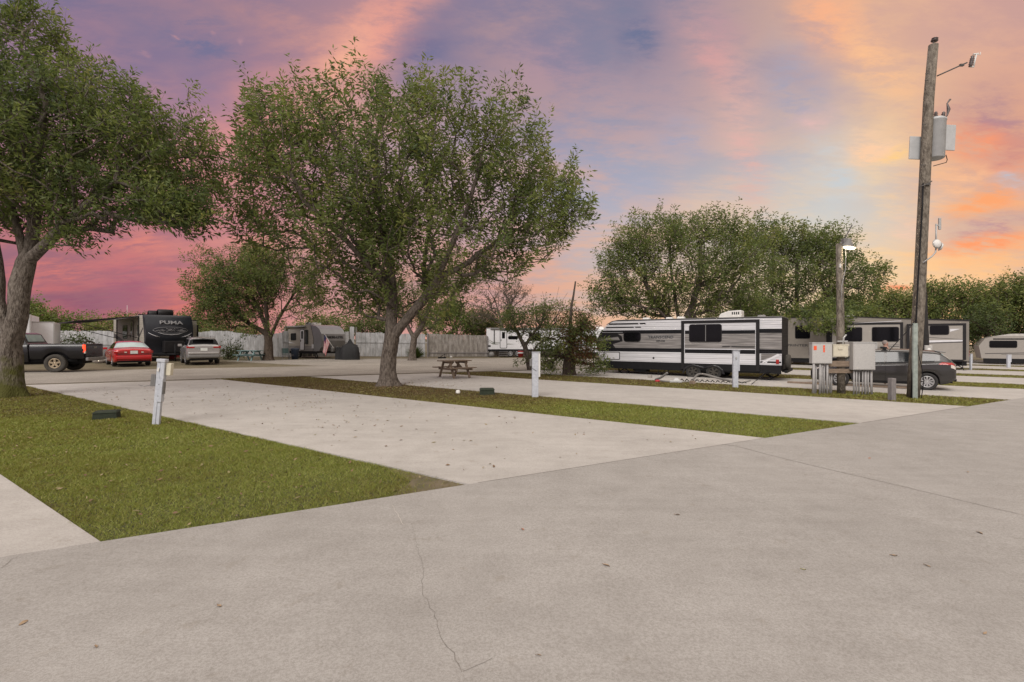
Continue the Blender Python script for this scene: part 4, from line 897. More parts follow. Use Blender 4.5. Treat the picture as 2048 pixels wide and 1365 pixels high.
class CarShape:
    """one loft: x from rear (0) to front (L); half profile q = 0..6"""
    def __init__(s, L, W, sill, belt, roof, wheels, wr, wscale=None, roofw=.70, inset=.0):
        s.L, s.W, s.sill, s.belt, s.roof, s.wheels, s.wr, s.roofw = L, W, sill, belt, roof, wheels, wr, roofw
        s.plan = wscale or ([0, .05, .2, .6, L - 1.0, L - .35, L - .08, L], [.78, .88, .95, 1, 1, .93, .78, .62])
    def prof(s, x):
        k = smoothi(x, *s.plan, k=.03); hw = s.W / 2 * k
        zb = smoothi(x, *s.sill, k=.03); be = smoothi(x, *s.belt); ro = max(smoothi(x, *s.roof, k=.07), be + .012)
        for wx in s.wheels:
            d = abs(x - wx); R = s.wr + .045
            if d < R: zb = max(zb, s.wr + sqrt(R * R - d * d))
        zb = min(zb, be - .12)
        g = min(1, max(0, (ro - be) / .5)); wr_ = hw * (.93 - (.93 - s.roofw) * g)
        mz = zb + (be - zb) * .5
        return [(0, zb), (hw * .955, zb), (hw * 1.0, max(zb + .02, min(mz, .55 * be + .1))), (hw * .985, be - .07), (hw * .925, be), (wr_, ro - .03 - .03 * g), (wr_ * .80, ro), (0, ro + .025)]
    def at(s, x, q):
        p = s.prof(x); i = min(int(q), 6); f = q - i
        # smooth the corner between segments a little
        return p[i][0] + (p[i + 1][0] - p[i][0]) * f, p[i][1] + (p[i + 1][1] - p[i][1]) * f
    def body(s, m, parent, name='body', n=110):
        mb = MB(); xs = [s.L * i / (n - 1) for i in range(n)]; qs = [0, 1, 1.35, 1.7, 2, 2.35, 2.7, 2.9, 3, 3.1, 3.5, 4, 4.15, 4.5, 4.85, 5, 5.2, 5.6, 6, 6.5, 7]
        qs = [q * 1.0 for q in qs if q <= 7]
        ring = []
        for x in xs:
            h = [s.at(x, min(q, 6.999)) for q in qs]
            ring.append([(x, y, z) for y, z in h] + [(x, -y, z) for y, z in h[::-1][1:-1]])
        k = len(ring[0]); vs = [v for r in ring for v in r]
        mb.add(vs, [(i * k + j, i * k + (j + 1) % k, (i + 1) * k + (j + 1) % k, (i + 1) * k + j) for i in range(n - 1) for j in range(k)], 0, True)
        mb.add(ring[0], [tuple(range(k))], 0); mb.add(ring[-1], [tuple(range(k))[::-1]], 0)
        o = mb.build(name, m, parent)
        return o
    def patch(s, x0, x1, q0, q1, side, off, mb, m=0, nx=14, nq=6, f0=None, f1=None):
        """panel lying on the skin; f0/f1 shift the x limits with height"""
        vs = []
        for i in range(nx + 1):
            for j in range(nq + 1):
                t = j / nq; q = q0 + (q1 - q0) * t
                a = x0 + (f0 or 0) * t; b = x1 + (f1 or 0) * t
                x = a + (b - a) * i / nx; y, z = s.at(x, min(q, 6.999)); y2, z2 = s.at(x, min(q + .05, 6.999)); y1, z1 = s.at(x, max(q - .05, 0))
                n = Vector((0, (z2 - z1), -(y2 - y1)));
                if n.length < 1e-6: n = Vector((0, 0, 1))
                n.normalize()
                za, zc = s.at(max(x - .04, 0), min(q, 6.999))[1], s.at(min(x + .04, s.L), min(q, 6.999))[1]
                n.x = -(zc - za) / .08 * abs(n.z); n.normalize()
                vs.append((x + n.x * off, (y + n.y * off) * side, z + n.z * off))
        mb.add(vs, [(i * (nq + 1) + j, i * (nq + 1) + j + 1, (i + 1) * (nq + 1) + j + 1, (i + 1) * (nq + 1) + j) for i in range(nx) for j in range(nq)], m, True)
        return mb
    def wrap(s, x0, x1, q0, q1, off, mb, m=0, nx=10):
        """panel across the top of the car (windscreens)"""
        vs = []; seq = []
        nq = 8
        for j in range(nq + 1): seq.append((q0 + (q1 - q0) * j / nq, 1))
        for j in range(nq - 1, -1, -1): seq.append((q0 + (q1 - q0) * j / nq, -1))
        for i in range(nx + 1):
            x = x0 + (x1 - x0) * i / nx
            for q, sd in seq:
                y, z = s.at(x, min(q, 6.999)); za, zc = s.at(max(x - .04, 0), min(q, 6.999))[1], s.at(min(x + .04, s.L), min(q, 6.999))[1]
                n = Vector((-(zc - za) / .08, 0, 1)).normalized()
                vs.append((x + n.x * off, y * sd, z + n.z * off))
        k = len(seq)
        mb.add(vs, [(i * k + j, i * k + j + 1, (i + 1) * k + j + 1, (i + 1) * k + j) for i in range(nx) for j in range(k - 1)], m, True)
        return mb

def wheel(parent, x, y, r, wd, side, spokes=5, tyre='rubber', rim='rim_silver', style='twin', rimr=.66):
    w_ = MB(); ax = (0, side, 0); o = (x, y, r)
    w_.lathe([(r * .62, -wd / 2), (r * .90, -wd / 2), (r * .98, -wd * .40), (r, -wd * .25), (r, wd * .25), (r * .98, wd * .42), (r * .90, wd / 2), (r * rimr, wd * .47), (r * rimr, wd * .2), (.001, wd * .2)], o, ax, 36)
    t = w_.build('wheel', tyre, parent)
    m = MB(); f = side
    m.lathe([(r * (rimr - .005), wd * .49), (r * (rimr - .03), wd * .52), (r * (rimr - .10), wd * .46), (r * (rimr - .12), wd * .25)], o, ax, 36)
    m.lathe([(r * .15, wd * .30), (r * .14, wd * .45), (.001, wd * .46)], o, ax, 16)
    for k in range(spokes):
        a = 2 * pi * k / spokes + .3
        offs = (-.10, .10) if style == 'twin' else (0,)
        for d in offs:
            p0 = Vector((x + cos(a) * r * .10, y + f * wd * .42, r + sin(a) * r * .10)); p1 = Vector((x + cos(a + d) * r * (rimr - .06), y + f * wd * .45, r + sin(a + d) * r * (rimr - .06)))
            m.bar(p0, p1, r * (.09 if style == 'twin' else .20), wd * .1, 0, up=(0, 1, 0))
    m.build('rim', rim, t)
    return t

def heading(deg): return radians(deg)

# ---- graphite hatchback on pad three
hb = CarShape(4.46, 1.76, ([0, .25, .5, 4.0, 4.46], [.42, .26, .2, .2, .26]), ([0, .1, .5, 1.4, 3.0, 3.35, 4.1, 4.38, 4.46], [.92, 1.02, 1.04, .98, .90, .90, .78, .62, .52]),
              ([0, .10, .28, .44, .60, 1.0, 1.7, 2.4, 2.75, 3.45, 3.75, 4.2, 4.4, 4.46], [.95, 1.06, 1.24, 1.37, 1.41, 1.44, 1.47, 1.46, 1.40, .97, .93, .82, .68, .56]), (.82, 3.46), .315,
              ([0, .04, .2, .5, 1.2, 3.4, 4.0, 4.3, 4.46], [.74, .84, .93, .98, 1, .99, .92, .78, .55]), .66)
rear = Vector((15.35, 17.35)); HD = radians(145.5)
# origin of the car frame: rear centre on the ground; its left rear wheel sits where the photo has it
rwl = P(1854, 783); c_ = Vector((rwl.x, rwl.y)) - Vector((cos(HD), sin(HD))) * .82 - Vector((-sin(HD), cos(HD))) * .80
car = thing('parked_car', (c_.x, c_.y, G(c_.x) + PZ), HD, 'dark graphite hatchback parked behind the meter boxes and the utility pole', 'car')
bo = hb.body('car_graphite', car)
for sd in (1, -1):
    gm = MB(); hb.patch(.62, 1.15, 4.12, 4.86, sd, .004, gm, f0=.34, f1=.0); gm.build('side_window', 'glass_tint', car)
    gm = MB(); hb.patch(1.20, 1.98, 4.10, 4.90, sd, .004, gm); gm.build('side_window', 'glass_tint', car)
    gm = MB(); hb.patch(2.06, 3.22, 4.10, 4.90, sd, .004, gm, f1=-.50); gm.build('side_window', 'glass_tint', car)
    gm = MB(); hb.patch(.62, 3.3, 3.93, 4.08, sd, .006, gm); gm.build('window_trim', 'black_paint', car)
    for sx, sq in ((1.12, 1.6), (2.02, 1.2), (3.02, 1.2)): dm = MB(); hb.patch(sx, sx + .015, sq, 4.0, sd, .003, dm, nx=1, nq=12); dm.build('door_seam', 'black_paint', car)
    for hx in (1.25, 2.15):
        y, z = hb.at(hx + .09, 3.35); MB().box((hx + .09, (y + .015) * sd, z), (.19, .03, .03)).build('door_handle', 'car_graphite', car, bevel=.008)
    tl = MB(); hb.patch(.03, .50, 2.92, 3.75, sd, .008, tl, f0=.06, f1=-.1); tl.build('tail_light', 'lamp_red', car)
    tl = MB(); hb.patch(.02, .16, 2.55, 2.95, sd, .010, tl); tl.build('reversing_light', 'lamp_clear', car)
    hl = MB(); hb.patch(3.95, 4.38, 3.2, 3.9, sd, .008, hl); hl.build('headlight', 'lamp_clear', car)
    y, z = hb.at(2.95, 3.9); mm = MB(); mm.box((2.95, (y + .11) * sd, z + .07), (.12, .2, .14), top=(.8, .9)); mm.bar((2.95, y * sd, z), (2.95, (y + .08) * sd, z + .02), .05, .04); mm.build('wing_mirror', 'car_graphite', car, bevel=.02)
    for wx in (.82, 3.46): wheel(car, wx, .79 * sd, .315, .21, sd, 10)
    lp = MB(); hb.patch(1.15, 3.1, 1.02, 1.25, sd, .006, lp); lp.build('sill', 'black_paint', car)
gm = MB(); hb.wrap(.10, .40, 5.05, 7, .006, gm); gm.build('rear_window', 'glass_pale', car)
gm = MB(); hb.wrap(2.82, 3.42, 5.05, 7, .006, gm); gm.build('windscreen', 'glass_tint', car)
sm = MB(); sm.box((.42, 0, 1.395), (.30, 1.0, .035), rot=Matrix.Rotation(-.14, 3, 'Y')); sm.build('spoiler', 'car_graphite', car, bevel=.012)
rk = MB()
for x in (1.15, 2.05):
    y, z = hb.at(x, 5.2)
    rk.tube([(x, -y - .02, z + .08), (x, y + .02, z + .08)], .016, 8)
    for sd in (1, -1): rk.box((x, (y - .03) * sd, z + .05), (.14, .09, .10), top=(.6, .8)); rk.box((x, (y + .0) * sd, z + .105), (.22, .07, .07), top=(.7, .6))
rk.build('roof_rack', 'black_paint', car, bevel=.01)
rm = MB()
for sd in (1, -1): hb.patch(.5, 2.7, 5.02, 5.12, sd, .012, rm)
rm.build('roof_rail', 'chrome', car)
MB().bb((.10, -.7, .28), (4.2, .7, .60)).build('underbody', 'black_paint', car)
rp = MB(); rp.bb((-.012, -.26, .62), (.02, .26, .74)); rp.build('number_plate', 'plate_white', car)
bm_ = MB(); bm_.bb((-.02, -.62, .34), (.08, .62, .44)); bm_.build('bumper_trim', 'black_paint', car, bevel=.02)

# ---- red saloon, seen from behind
rs = CarShape(4.95, 1.85, ([0, .3, 4.6, 4.95], [.34, .24, .22, .3]), ([0, .12, .9, 3.6, 4.5, 4.85, 4.95], [.86, .95, .97, .93, .84, .7, .6]),
              ([0, .06, .75, 1.35, 1.8, 2.6, 3.0, 3.75, 4.6, 4.95], [.88, .98, 1.02, 1.33, 1.41, 1.42, 1.38, .95, .86, .64]), (1.05, 3.9), .33, None, .64)
HR = radians(134); b = P(268, 734.5); c_ = Vector((b.x, b.y))
red = thing('parked_car', (c_.x, c_.y, G(c_.x) + .035), HR, 'bright red saloon car parked with its back to the camera', 'car')
rs.body('car_red', red)
gm = MB(); rs.wrap(.80, 1.38, 5.02, 7, .006, gm); gm.build('rear_window', 'glass_pale', red)
gm = MB(); rs.wrap(3.05, 3.7, 5.02, 7, .006, gm); gm.build('windscreen', 'glass_tint', red)
for sd in (1, -1):
    gm = MB(); rs.patch(1.05, 2.15, 4.1, 4.88, sd, .004, gm, f0=.4); rs.patch(2.22, 3.5, 4.1, 4.88, sd, .004, gm, f1=-.55); gm.build('side_window', 'glass_tint', red)
    t = MB(); t.box((-.004, .52 * sd, .80), (.05, .46, .13)); t.box((.03, .80 * sd, .80), (.08, .18, .13), rot=Matrix.Rotation(-.5 * sd, 3, 'Z')); t.build('tail_light', 'lamp_red', red, bevel=.015)
    t = MB(); t.box((-.034, .38 * sd, .80), (.016, .11, .07)); t.build('reversing_light', 'lamp_clear', red)
    y, z = rs.at(3.35, 3.9); mm = MB(); mm.box((3.35, (y + .12) * sd, z + .06), (.10, .2, .13)); mm.build('wing_mirror', 'car_red', red, bevel=.02)
    for wx in (1.05, 3.9): wheel(red, wx, .78 * sd, .33, .21, sd, 5, style='wide')
t = MB(); t.box((.0, 0, .50), (.16, 1.62, .22)); t.build('bumper', 'car_red', red, bevel=.05)
t = MB(); t.box((-.03, 0, .80), (.02, .34, .17)); t.build('number_plate', 'plate_white', red)
t = MB(); t.box((-.02, 0, .69), (.02, 1.5, .012)); t.build('boot_seam', 'black_paint', red)
t = MB(); t.bb((.05, -.75, .22), (4.7, .75, .5)); t.build('underbody', 'black_paint', red)

# ---- silver sport utility, seen from behind
sv_ = CarShape(4.6, 1.86, ([0, .2, 4.3, 4.6], [.42, .30, .28, .36]), ([0, .15, .7, 3.2, 3.5, 4.3, 4.6], [1.06, 1.13, 1.14, 1.08, 1.06, .98, .74]),
               ([0, .12, .30, .42, .9, 2.2, 2.7, 3.4, 4.2, 4.6], [1.08, 1.25, 1.52, 1.60, 1.66, 1.69, 1.64, 1.10, 1.0, .78]), (.85, 3.55), .36, ([0, .03, .15, .5, 3.8, 4.3, 4.6], [.86, .92, .97, 1, 1, .9, .66]), .72)
HS = radians(128); b = P(408, 731)
suv = thing('parked_car', (b.x, b.y, G(b.x) + .035), HS, 'silver sport utility vehicle parked with its back to the camera', 'car')
sv_.body('car_silver', suv)
gm = MB(); sv_.wrap(.10, .36, 5.02, 7, .008, gm); gm.build('rear_window', 'glass_dark', suv)
gm = MB(); sv_.wrap(2.75, 3.35, 5.02, 7, .006, gm); gm.build('windscreen', 'glass_tint', suv)
for sd in (1, -1):
    gm = MB(); sv_.patch(.45, 1.15, 4.1, 4.88, sd, .004, gm, f0=.1); sv_.patch(1.2, 2.1, 4.1, 4.88, sd, .004, gm); sv_.patch(2.16, 3.25, 4.1, 4.88, sd, .004, gm, f1=-.45); gm.build('side_window', 'glass_dark', suv)
    t = MB(); t.box((.02, .66 * sd, 1.06), (.08, .34, .10)); t.box((.10, .84 * sd, 1.08), (.2, .08, .13), rot=Matrix.Rotation(-.25 * sd, 3, 'Z')); t.build('tail_light', 'lamp_red', suv, bevel=.015)
    y, z = sv_.at(3.05, 3.9); mm = MB(); mm.box((3.05, (y + .13) * sd, z + .09), (.11, .22, .16)); mm.build('wing_mirror', 'car_silver', suv, bevel=.02)
    rl = MB(); yy, zz = sv_.at(1.2, 5.3); rl.tube([(.5, yy * sd, 1.64), (.7, yy * sd, 1.72), (2.2, yy * sd, 1.76), (2.4, yy * sd, 1.70)], .018, 6); rl.build('roof_rail', 'trim_grey', suv)
    for wx in (.85, 3.55): wheel(suv, wx, .79 * sd, .36, .22, sd, 5, style='wide')
t = MB(); t.box((.0, 0, .52), (.18, 1.66, .20)); t.build('bumper', 'trim_grey', suv, bevel=.05)
t = MB(); t.box((-.01, 0, .70), (.14, 1.60, .14)); t.build('bumper_top', 'car_silver', suv, bevel=.04)
t = MB(); t.box((-.005, 0, .93), (.03, .36, .18)); t.build('number_plate', 'plate_white', suv)
t = MB(); t.box((-.002, 0, 1.05), (.03, .8, .03)); t.build('chrome_strip', 'chrome', suv)
t = MB(); t.box((.16, 0, 1.63), (.30, 1.15, .04), rot=Matrix.Rotation(.1, 3, 'Y')); t.build('spoiler', 'car_silver', suv, bevel=.012)
t = MB(); t.bb((.05, -.75, .28), (4.3, .75, .62)); t.build('underbody', 'black_paint', suv)

# ---- black pickup driving off to the left
HP = radians(199); b = P(112, 746.5); rw = Vector((b.x, b.y))
c_ = rw - Vector((cos(HP), sin(HP))) * 1.15 - Vector((-sin(HP), cos(HP))) * .85
pk = thing('pickup_truck', (c_.x, c_.y, G(c_.x) + .035), HP, 'black pickup truck with bronze wheels partly hidden by the left tree trunk', 'pickup truck')
L_ = 5.7; W_ = 1.98
# bed and cab sides with wheel arches
def side_panel(m, x0, x1, zt, zb, arches, R, y0, y1, n=60):
    mb = MB(); xs = [x0 + (x1 - x0) * i / n for i in range(n + 1)]
    lo = [max([zb] + [.42 + sqrt(max(0, R * R - (x - a) ** 2)) if abs(x - a) < R else 0 for a in arches]) for x in xs]
    zts = [zt(x) if callable(zt) else zt for x in xs]
    for yA, yB, in ((y0, y1),):
        V = [];
        for x, l, t in zip(xs, lo, zts):
            h = t - l
            V += [(x, yA, l), (x, yB, l), (x, yB + (.035 if yB > yA else -.035), l + h * .55), (x, yB + (.02 if yB > yA else -.02), t - .07), (x, yB - (.02 if yB > yA else -.02), t), (x, yA, t)]
        k = 6
        mb.add(V, [(i * k + j, i * k + (j + 1) % k, (i + 1) * k + (j + 1) % k, (i + 1) * k + j) for i in range(n) for j in range(k)], 0, True)
        mb.add(V[:k], [tuple(range(k))], 0); mb.add(V[-k:], [tuple(range(k))], 0)
    return mb
for sd in (1, -1):
    side_panel('car_black', .06, 2.10, 1.32, .62, (1.15,), .50, .80 * sd, .93 * sd).build('bed_side', 'car_black', pk)
    side_panel('car_black', 2.13, 5.6, lambda x: 1.32 if x < 4.1 else 1.30 - .12 * (x - 4.1), .50, (4.75,), .48, .80 * sd, .93 * sd).build('cab_side', 'car_black', pk)
    for wx in (1.15, 4.75): wheel(pk, wx, .85 * sd, .42, .27, sd, 5, 'rubber_dusty', 'rim_bronze', 'wide', .55)
    t = MB(); t.box((.07, .90 * sd, 1.10), (.10, .12, .36)); t.build('tail_light', 'lamp_red_lit' if sd > 0 else 'lamp_red', pk, bevel=.02)
    t = MB(); t.box((.05, .885 * sd, .93), (.09, .13, .12)); t.build('reversing_light', 'lamp_clear', pk)
    ch = MB(); ch.bb((.4, .77 * sd, .5), (2.2, .74 * sd, .9)); ch.build('wheel_well', 'black_paint', pk)
t = MB(); t.bb((-.012, -.86, .70), (.056, .86, 1.315)); t.build('tailgate', 'car_black', pk, bevel=.02)
t = MB(); t.bb((-.03, -.16, 1.10), (-.01, .16, 1.19)); t.build('tailgate_handle', 'trim_grey', pk)
t = MB(); t.box((-.05, 0, .60), (.12, 1.84, .16)); t.build('bumper', 'trim_grey', pk, bevel=.03)
t = MB(); t.bb((.07, -.79, .72), (2.1, .79, .80)); t.bb((2.06, -.79, .80), (2.1, .79, 1.33)); t.build('bed_floor', 'black_paint', pk)
cabp = [(2.14, 1.30), (2.22, 1.36), (2.42, 1.78), (2.60, 1.84), (3.5, 1.84), (3.66, 1.80), (4.15, 1.32), (4.15, 1.2), (2.14, 1.2)]
cb = MB(); n = len(cabp)
vv = [(x, (.90 - (z - 1.2) * .22) * s_, z) for s_ in (1, -1) for x, z in cabp]
cb.add(vv, [tuple(range(n)), tuple(range(n, 2 * n))] + [(i, (i + 1) % n, (i + 1) % n + n, i + n) for i in range(n)], 0)
cb.build('cab', 'car_black', pk, bevel=.03)
for sd in (1, -1):
    gm = MB(); k_ = lambda z: (.912 - (z - 1.2) * .22) * sd
    for pl in ([(2.36, 1.38), (2.52, 1.74), (2.98, 1.75), (2.98, 1.38)], [(3.06, 1.38), (3.06, 1.75), (3.54, 1.74), (3.92, 1.38)]):
        gm.add([(x, k_(z), z) for x, z in pl] + [(x, k_(z) - .02 * sd, z) for x, z in pl], [(0, 1, 2, 3), (4, 5, 6, 7), (0, 1, 5, 4), (1, 2, 6, 5), (2, 3, 7, 6), (3, 0, 4, 7)])
    gm.build('side_window', 'glass_tint', pk)
gm = MB(); gm.add([(2.265, -.66, 1.42), (2.265, .66, 1.42), (2.405, .60, 1.74), (2.405, -.60, 1.74), (2.235, -.66, 1.43), (2.235, .66, 1.43), (2.375, .60, 1.75), (2.375, -.60, 1.75)], [(0, 1, 2, 3), (4, 5, 6, 7), (0, 1, 5, 4), (1, 2, 6, 5), (2, 3, 7, 6), (3, 0, 4, 7)]); gm.build('rear_window', 'glass_pale', pk)
t = MB(); t.bb((4.1, -.82, .8), (5.55, .82, 1.24)); t.build('bonnet', 'car_black', pk, bevel=.08)
t = MB(); t.bb((.3, -.5, .38), (5.3, .5, .60)); t.tube([(1.15, -.8, .42), (1.15, .8, .42)], .06); t.lathe([(.001, -.16), (.12, -.12), (.16, 0), (.12, .12), (.001, .16)], (1.15, 0, .42), (1, 0, 0), 12); t.build('chassis', 'black_paint', pk)

# ---- travel trailers -------------------------------------------------------
def panel_box(a, b): return MB().bb(a, b)
def rrect(mb, x0, x1, z0, z1, y0, y1, r, m=0):
    """rounded window slab in the x-z plane"""
    pts_ = []
    for cx, cz, a0 in ((x1 - r, z1 - r, 0), (x0 + r, z1 - r, 90), (x0 + r, z0 + r, 180), (x1 - r, z0 + r, 270)):
        for k in range(5):
            a = radians(a0 + 22.5 * k); pts_.append((cx + r * cos(a), cz + r * sin(a)))
    return mb.prism(pts_, y0, y1, m)
def rv_window(parent, x0, x1, z0, z1, y, side, split=None, r=.08):
    f = rrect(MB(), x0 - .035, x1 + .035, z0 - .035, z1 + .035, y, y + .02 * side, r + .03).build('window', 'rv_trim', parent)
    rrect(MB(), x0, x1, z0, z1, y + .02 * side, y + .024 * side, r).build('pane', 'glass_dark', f)
    if split: MB().bb((split - .015, y + .018 * side, z0), (split + .015, y + .032 * side, z1)).build('window_bar', 'trim_grey', f)
    return f
def rv_door(parent, x0, x1, z0, z1, y, side, m='rv_white'):
    d = rrect(MB(), x0 - .05, x1 + .05, z0 - .04, z1 + .05, y, y + .02 * side, .1).build('door', ['rv_trim'], parent)
    rrect(MB(), x0, x1, z0, z1, y + .02 * side, y + .035 * side, .07).build('door_panel', m, d)
    rrect(MB(), x0 + (x1 - x0) * .25, x1 - (x1 - x0) * .25, z0 + (z1 - z0) * .55, z1 - .12, y + .035 * side, y + .042 * side, .05).build('door_window', 'glass_dark', d)
    MB().box((x0 + .07, y + .05 * side, z0 + (z1 - z0) * .45), (.05, .03, .16)).build('handle', 'black_paint', d)
    return d
def jack(parent, x, y, h, wd=.5):
    """scissor jack: two crossing diamonds"""
    m = MB()
    for s_ in (1, -1):
        m.bar((x, y, 0.03), (x + wd / 2 * s_, y, h / 2), .05, .03, up=(0, 1, 0)); m.bar((x + wd / 2 * s_, y, h / 2), (x, y, h), .05, .03, up=(0, 1, 0))
    m.tube([(x - wd / 2, y, h / 2), (x + wd / 2, y, h / 2)], .012, 6); m.box((x, y, .02), (.22, .2, .03)); m.box((x, y, h), (.14, .12, .04))
    return m.build('scissor_jack', 'black_paint', parent)
def ac_unit(parent, x0, x1, y, z, wd=.7, h=.33, m='plastic_white'):
    a = MB(); a.prism([(x0, z), (x1, z), (x1, z + h * .93), (x1 - .05, z + h), (x0 + (x1 - x0) * .45, z + h * .95), (x0 + .06, z + h * .55), (x0, z + h * .2)][::-1] if False else [(x0, z), (x1, z), (x1, z + h * .2), (x1 - .08, z + h * .6), (x1 - (x1 - x0) * .45, z + h * .95), (x0 + .04, z + h), (x0, z + h * .93)], y - wd / 2, y + wd / 2)
    o = a.build('air_conditioner', m, parent, bevel=.03)
    gmb = MB()
    for k in range(4): gmb.box((x0 + .12 + k * .09, y - wd / 2 * 0, z + h * .62), (.05, wd + .012, h * .34))
    gmb.build('grille', 'black_paint', o); return o

# 1: striped grey, black and white trailer, near side is local y = 0, body towards -y
T1O = Vector((11.6, 21.5))
t1 = thing('travel_trailer', (T1O.x, T1O.y, G(T1O.x)), radians(145.5), 'striped white, black and grey travel trailer with a wide slide out beside the rusty creeper', 'travel trailer')
WD = 2.45
prof1 = [(0, .73), (0, 2.80), (.04, 2.82), (7.45, 2.82), (7.75, 2.77), (8.05, 2.60), (8.45, 2.20), (8.66, 1.85), (8.70, 1.65), (8.60, 1.2), (8.40, .73)]
def clip_band(z0, z1):
    """x limit of the rounded nose at height z"""
    pr = prof1[3:]
    def xat(z):
        for (xa, za), (xb, zb) in zip(pr[:-1], pr[1:]):
            if zb <= z <= za: return xa + (xb - xa) * (za - z) / (za - zb + 1e-9)
        return 8.4
    n = 5
    zz = [z1 + (z0 - z1) * i / n for i in range(n + 1)]
    return [(xat(z), z) for z in zz]
body1 = MB().prism(prof1, -.004, -WD, 0)
bo1 = body1.build('body', ['siding_black'], t1)
def band(z0, z1, m, x0=0.0, y=.0, front=True, x1=None, name='siding_band'):
    e = clip_band(z0, z1) if front and x1 is None else [(x1, z1), (x1, z0)]
    return MB().prism([(x0, z0), (x0, z1)] + e, y, y - .004).build(name, m, bo1)
band(2.31, 2.78, 'siding_white'); band(2.13, 2.308, 'siding_black'); band(1.412, 2.128, 'siding_grey'); band(1.23, 1.41, 'siding_black'); band(.73, 1.228, 'siding_white')
def para(x0, x1, z0, z1, sl, m, y=.004, t=.003, name='stripe'):
    return MB().prism([(x0, z0), (x0 + sl, z1), (x1 + sl, z1), (x1, z0)], y, y - t).build(name, m, bo1)
para(5.98, 6.28, 2.60, 2.67, .05, 'rv_trim'); para(6.36, 7.95, 2.60, 2.67, .03, 'rv_trim'); para(6.22, 6.52, 2.43, 2.49, .05, 'rv_trim'); para(6.60, 8.10, 2.43, 2.49, .03, 'rv_trim')
MB().prism([(7.45, 2.12), (8.2, 2.30), (8.42, 2.14), (8.66, 1.80), (8.64, 1.41), (7.6, 1.41), (7.75, 1.60), (7.2, 1.75), (7.25, 2.0)], .004, .001).build('nose_graphic', 'rv_trim', bo1)
MB().prism([(7.35, 1.80), (7.45, 1.98), (8.50, 1.86), (8.55, 1.78)], .008, .005).build('nose_graphic', 'siding_grey', bo1)
for z in (2.20,): MB().prism([(7.2, z), (7.2, z + .012), (8.35, z + .012), (8.37, z)], .008, .005).build('stripe', 'siding_white', bo1)
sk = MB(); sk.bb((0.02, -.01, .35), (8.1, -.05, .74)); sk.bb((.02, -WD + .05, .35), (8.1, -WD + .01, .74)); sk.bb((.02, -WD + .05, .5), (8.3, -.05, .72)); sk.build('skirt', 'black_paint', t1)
rf = MB(); rf.prism([(-.01, 2.802), (-.01, 2.85), (7.46, 2.85), (7.8, 2.79), (8.1, 2.62), (8.08, 2.60), (7.76, 2.765), (7.45, 2.82), (.02, 2.82)], .012, -.03); rf.prism([(-.01, 2.802), (-.01, 2.85), (7.46, 2.85), (7.8, 2.79), (8.1, 2.62), (8.08, 2.60), (7.76, 2.765), (7.45, 2.82), (.02, 2.82)], -WD + .03, -WD - .012); rf.bb((0, -WD, 2.821), (7.4, 0, 2.845)); rf.build('roof_edge', 'trim_grey', t1)
# slide-out
sl = MB(); sl.bb((.90, .05, .72), (4.20, -.3, 2.68)); so1 = sl.build('slide_out', 'siding_white', t1); MB().bb((1.0, .045, .42), (4.1, -.012, .718)).build('slide_skirt', 'black_paint', so1)
def sband(z0, z1, m): MB().bb((1.03, .0502, z0), (4.07, .0545, z1)).build('siding_band', m, so1)
sband(2.10, 2.26, 'siding_black'); sband(1.42, 2.098, 'siding_grey'); sband(1.20, 1.38, 'siding_black'); sband(1.20 + .181, 1.419, 'siding_white')
MB().prism([(1.05, 1.49), (1.05, 1.54), (2.0, 1.54), (2.02, 1.49)], .060, .056).build('stripe', 'rv_trim', so1); MB().prism([(2.10, 1.49), (2.05, 1.54), (2.38, 1.54), (2.43, 1.49)], .060, .056).build('stripe', 'rv_trim', so1)
fr_ = MB(); fr_.bb((.86, .075, 2.60), (4.24, .02, 2.73)); fr_.bb((.86, .073, .44), (1.0, .02, 2.602)); fr_.bb((4.1, .073, .44), (4.24, .02, 2.602)); fr_.build('slide_frame', 'rv_trim', so1)
rv_window(so1, 2.45, 3.84, 1.76, 2.52, .0546, 1, split=3.12)
rv_window(t1, 6.28, 7.12, 1.76, 2.20, .0045, 1, r=.12)
MT = lambda x, z, y: frame((x, y, z), (-1, 0, 0), (0, 0, 1))
text('TRANSCEND', 'lettering', .19, 'text_dark', t1, MT(5.25, 1.95, .009), 1.25); text('XPLOR', 'lettering', .13, 'text_dark', t1, MT(5.25, 1.76, .009), .45)
tx = text('TRANSCEND', 'lettering', .19, 'text_silver', t1, MT(5.265, 1.962, .005), 1.25)
# rear corner graphics, tail light
MB().prism([(.02, 1.22), (.80, 1.22), (.80, .92)], .008, .005).build('stripe', 'siding_grey', bo1); MB().prism([(.02, 1.19), (.16, 1.22), (.78, .84), (.70, .82)], .012, .009).build('stripe', 'rv_white', bo1)
MB().prism([(.02, .82), (.02, .89), (.52, .89), (.58, .82)], .008, .005).build('stripe', 'rv_trim', bo1); MB().prism([(.66, .82), (.60, .89), (.82, .89), (.84, .82)], .008, .005).build('stripe', 'rv_trim', bo1)
MB().box((.16, .02, .88), (.12, .03, .20)).build('tail_light', 'lamp_red', t1, bevel=.02)
hd = rrect(MB(), 7.35, 8.25, .80, 1.20, .001, .010, .05).build('hatch', 'rv_trim', t1); rrect(MB(), 7.385, 8.215, .835, 1.165, .010, .014, .04).build('hatch_panel', 'rv_white', hd)
MB().lathe([(.001, .012), (.05, .010), (.05, 0)], (5.6, 0, .93), (0, 1, 0), 14).build('vent', 'rv_trim', t1)
for x in (3.70, 2.78): wheel(t1, x, -.04, .34, .2, 1, 6, 'rubber', 'rubber_dusty', 'wide')
for x in (3.70, 2.78): wheel(t1, x, -WD + .22, .34, .2, -1, 6, 'rubber', 'trim_grey', 'wide')
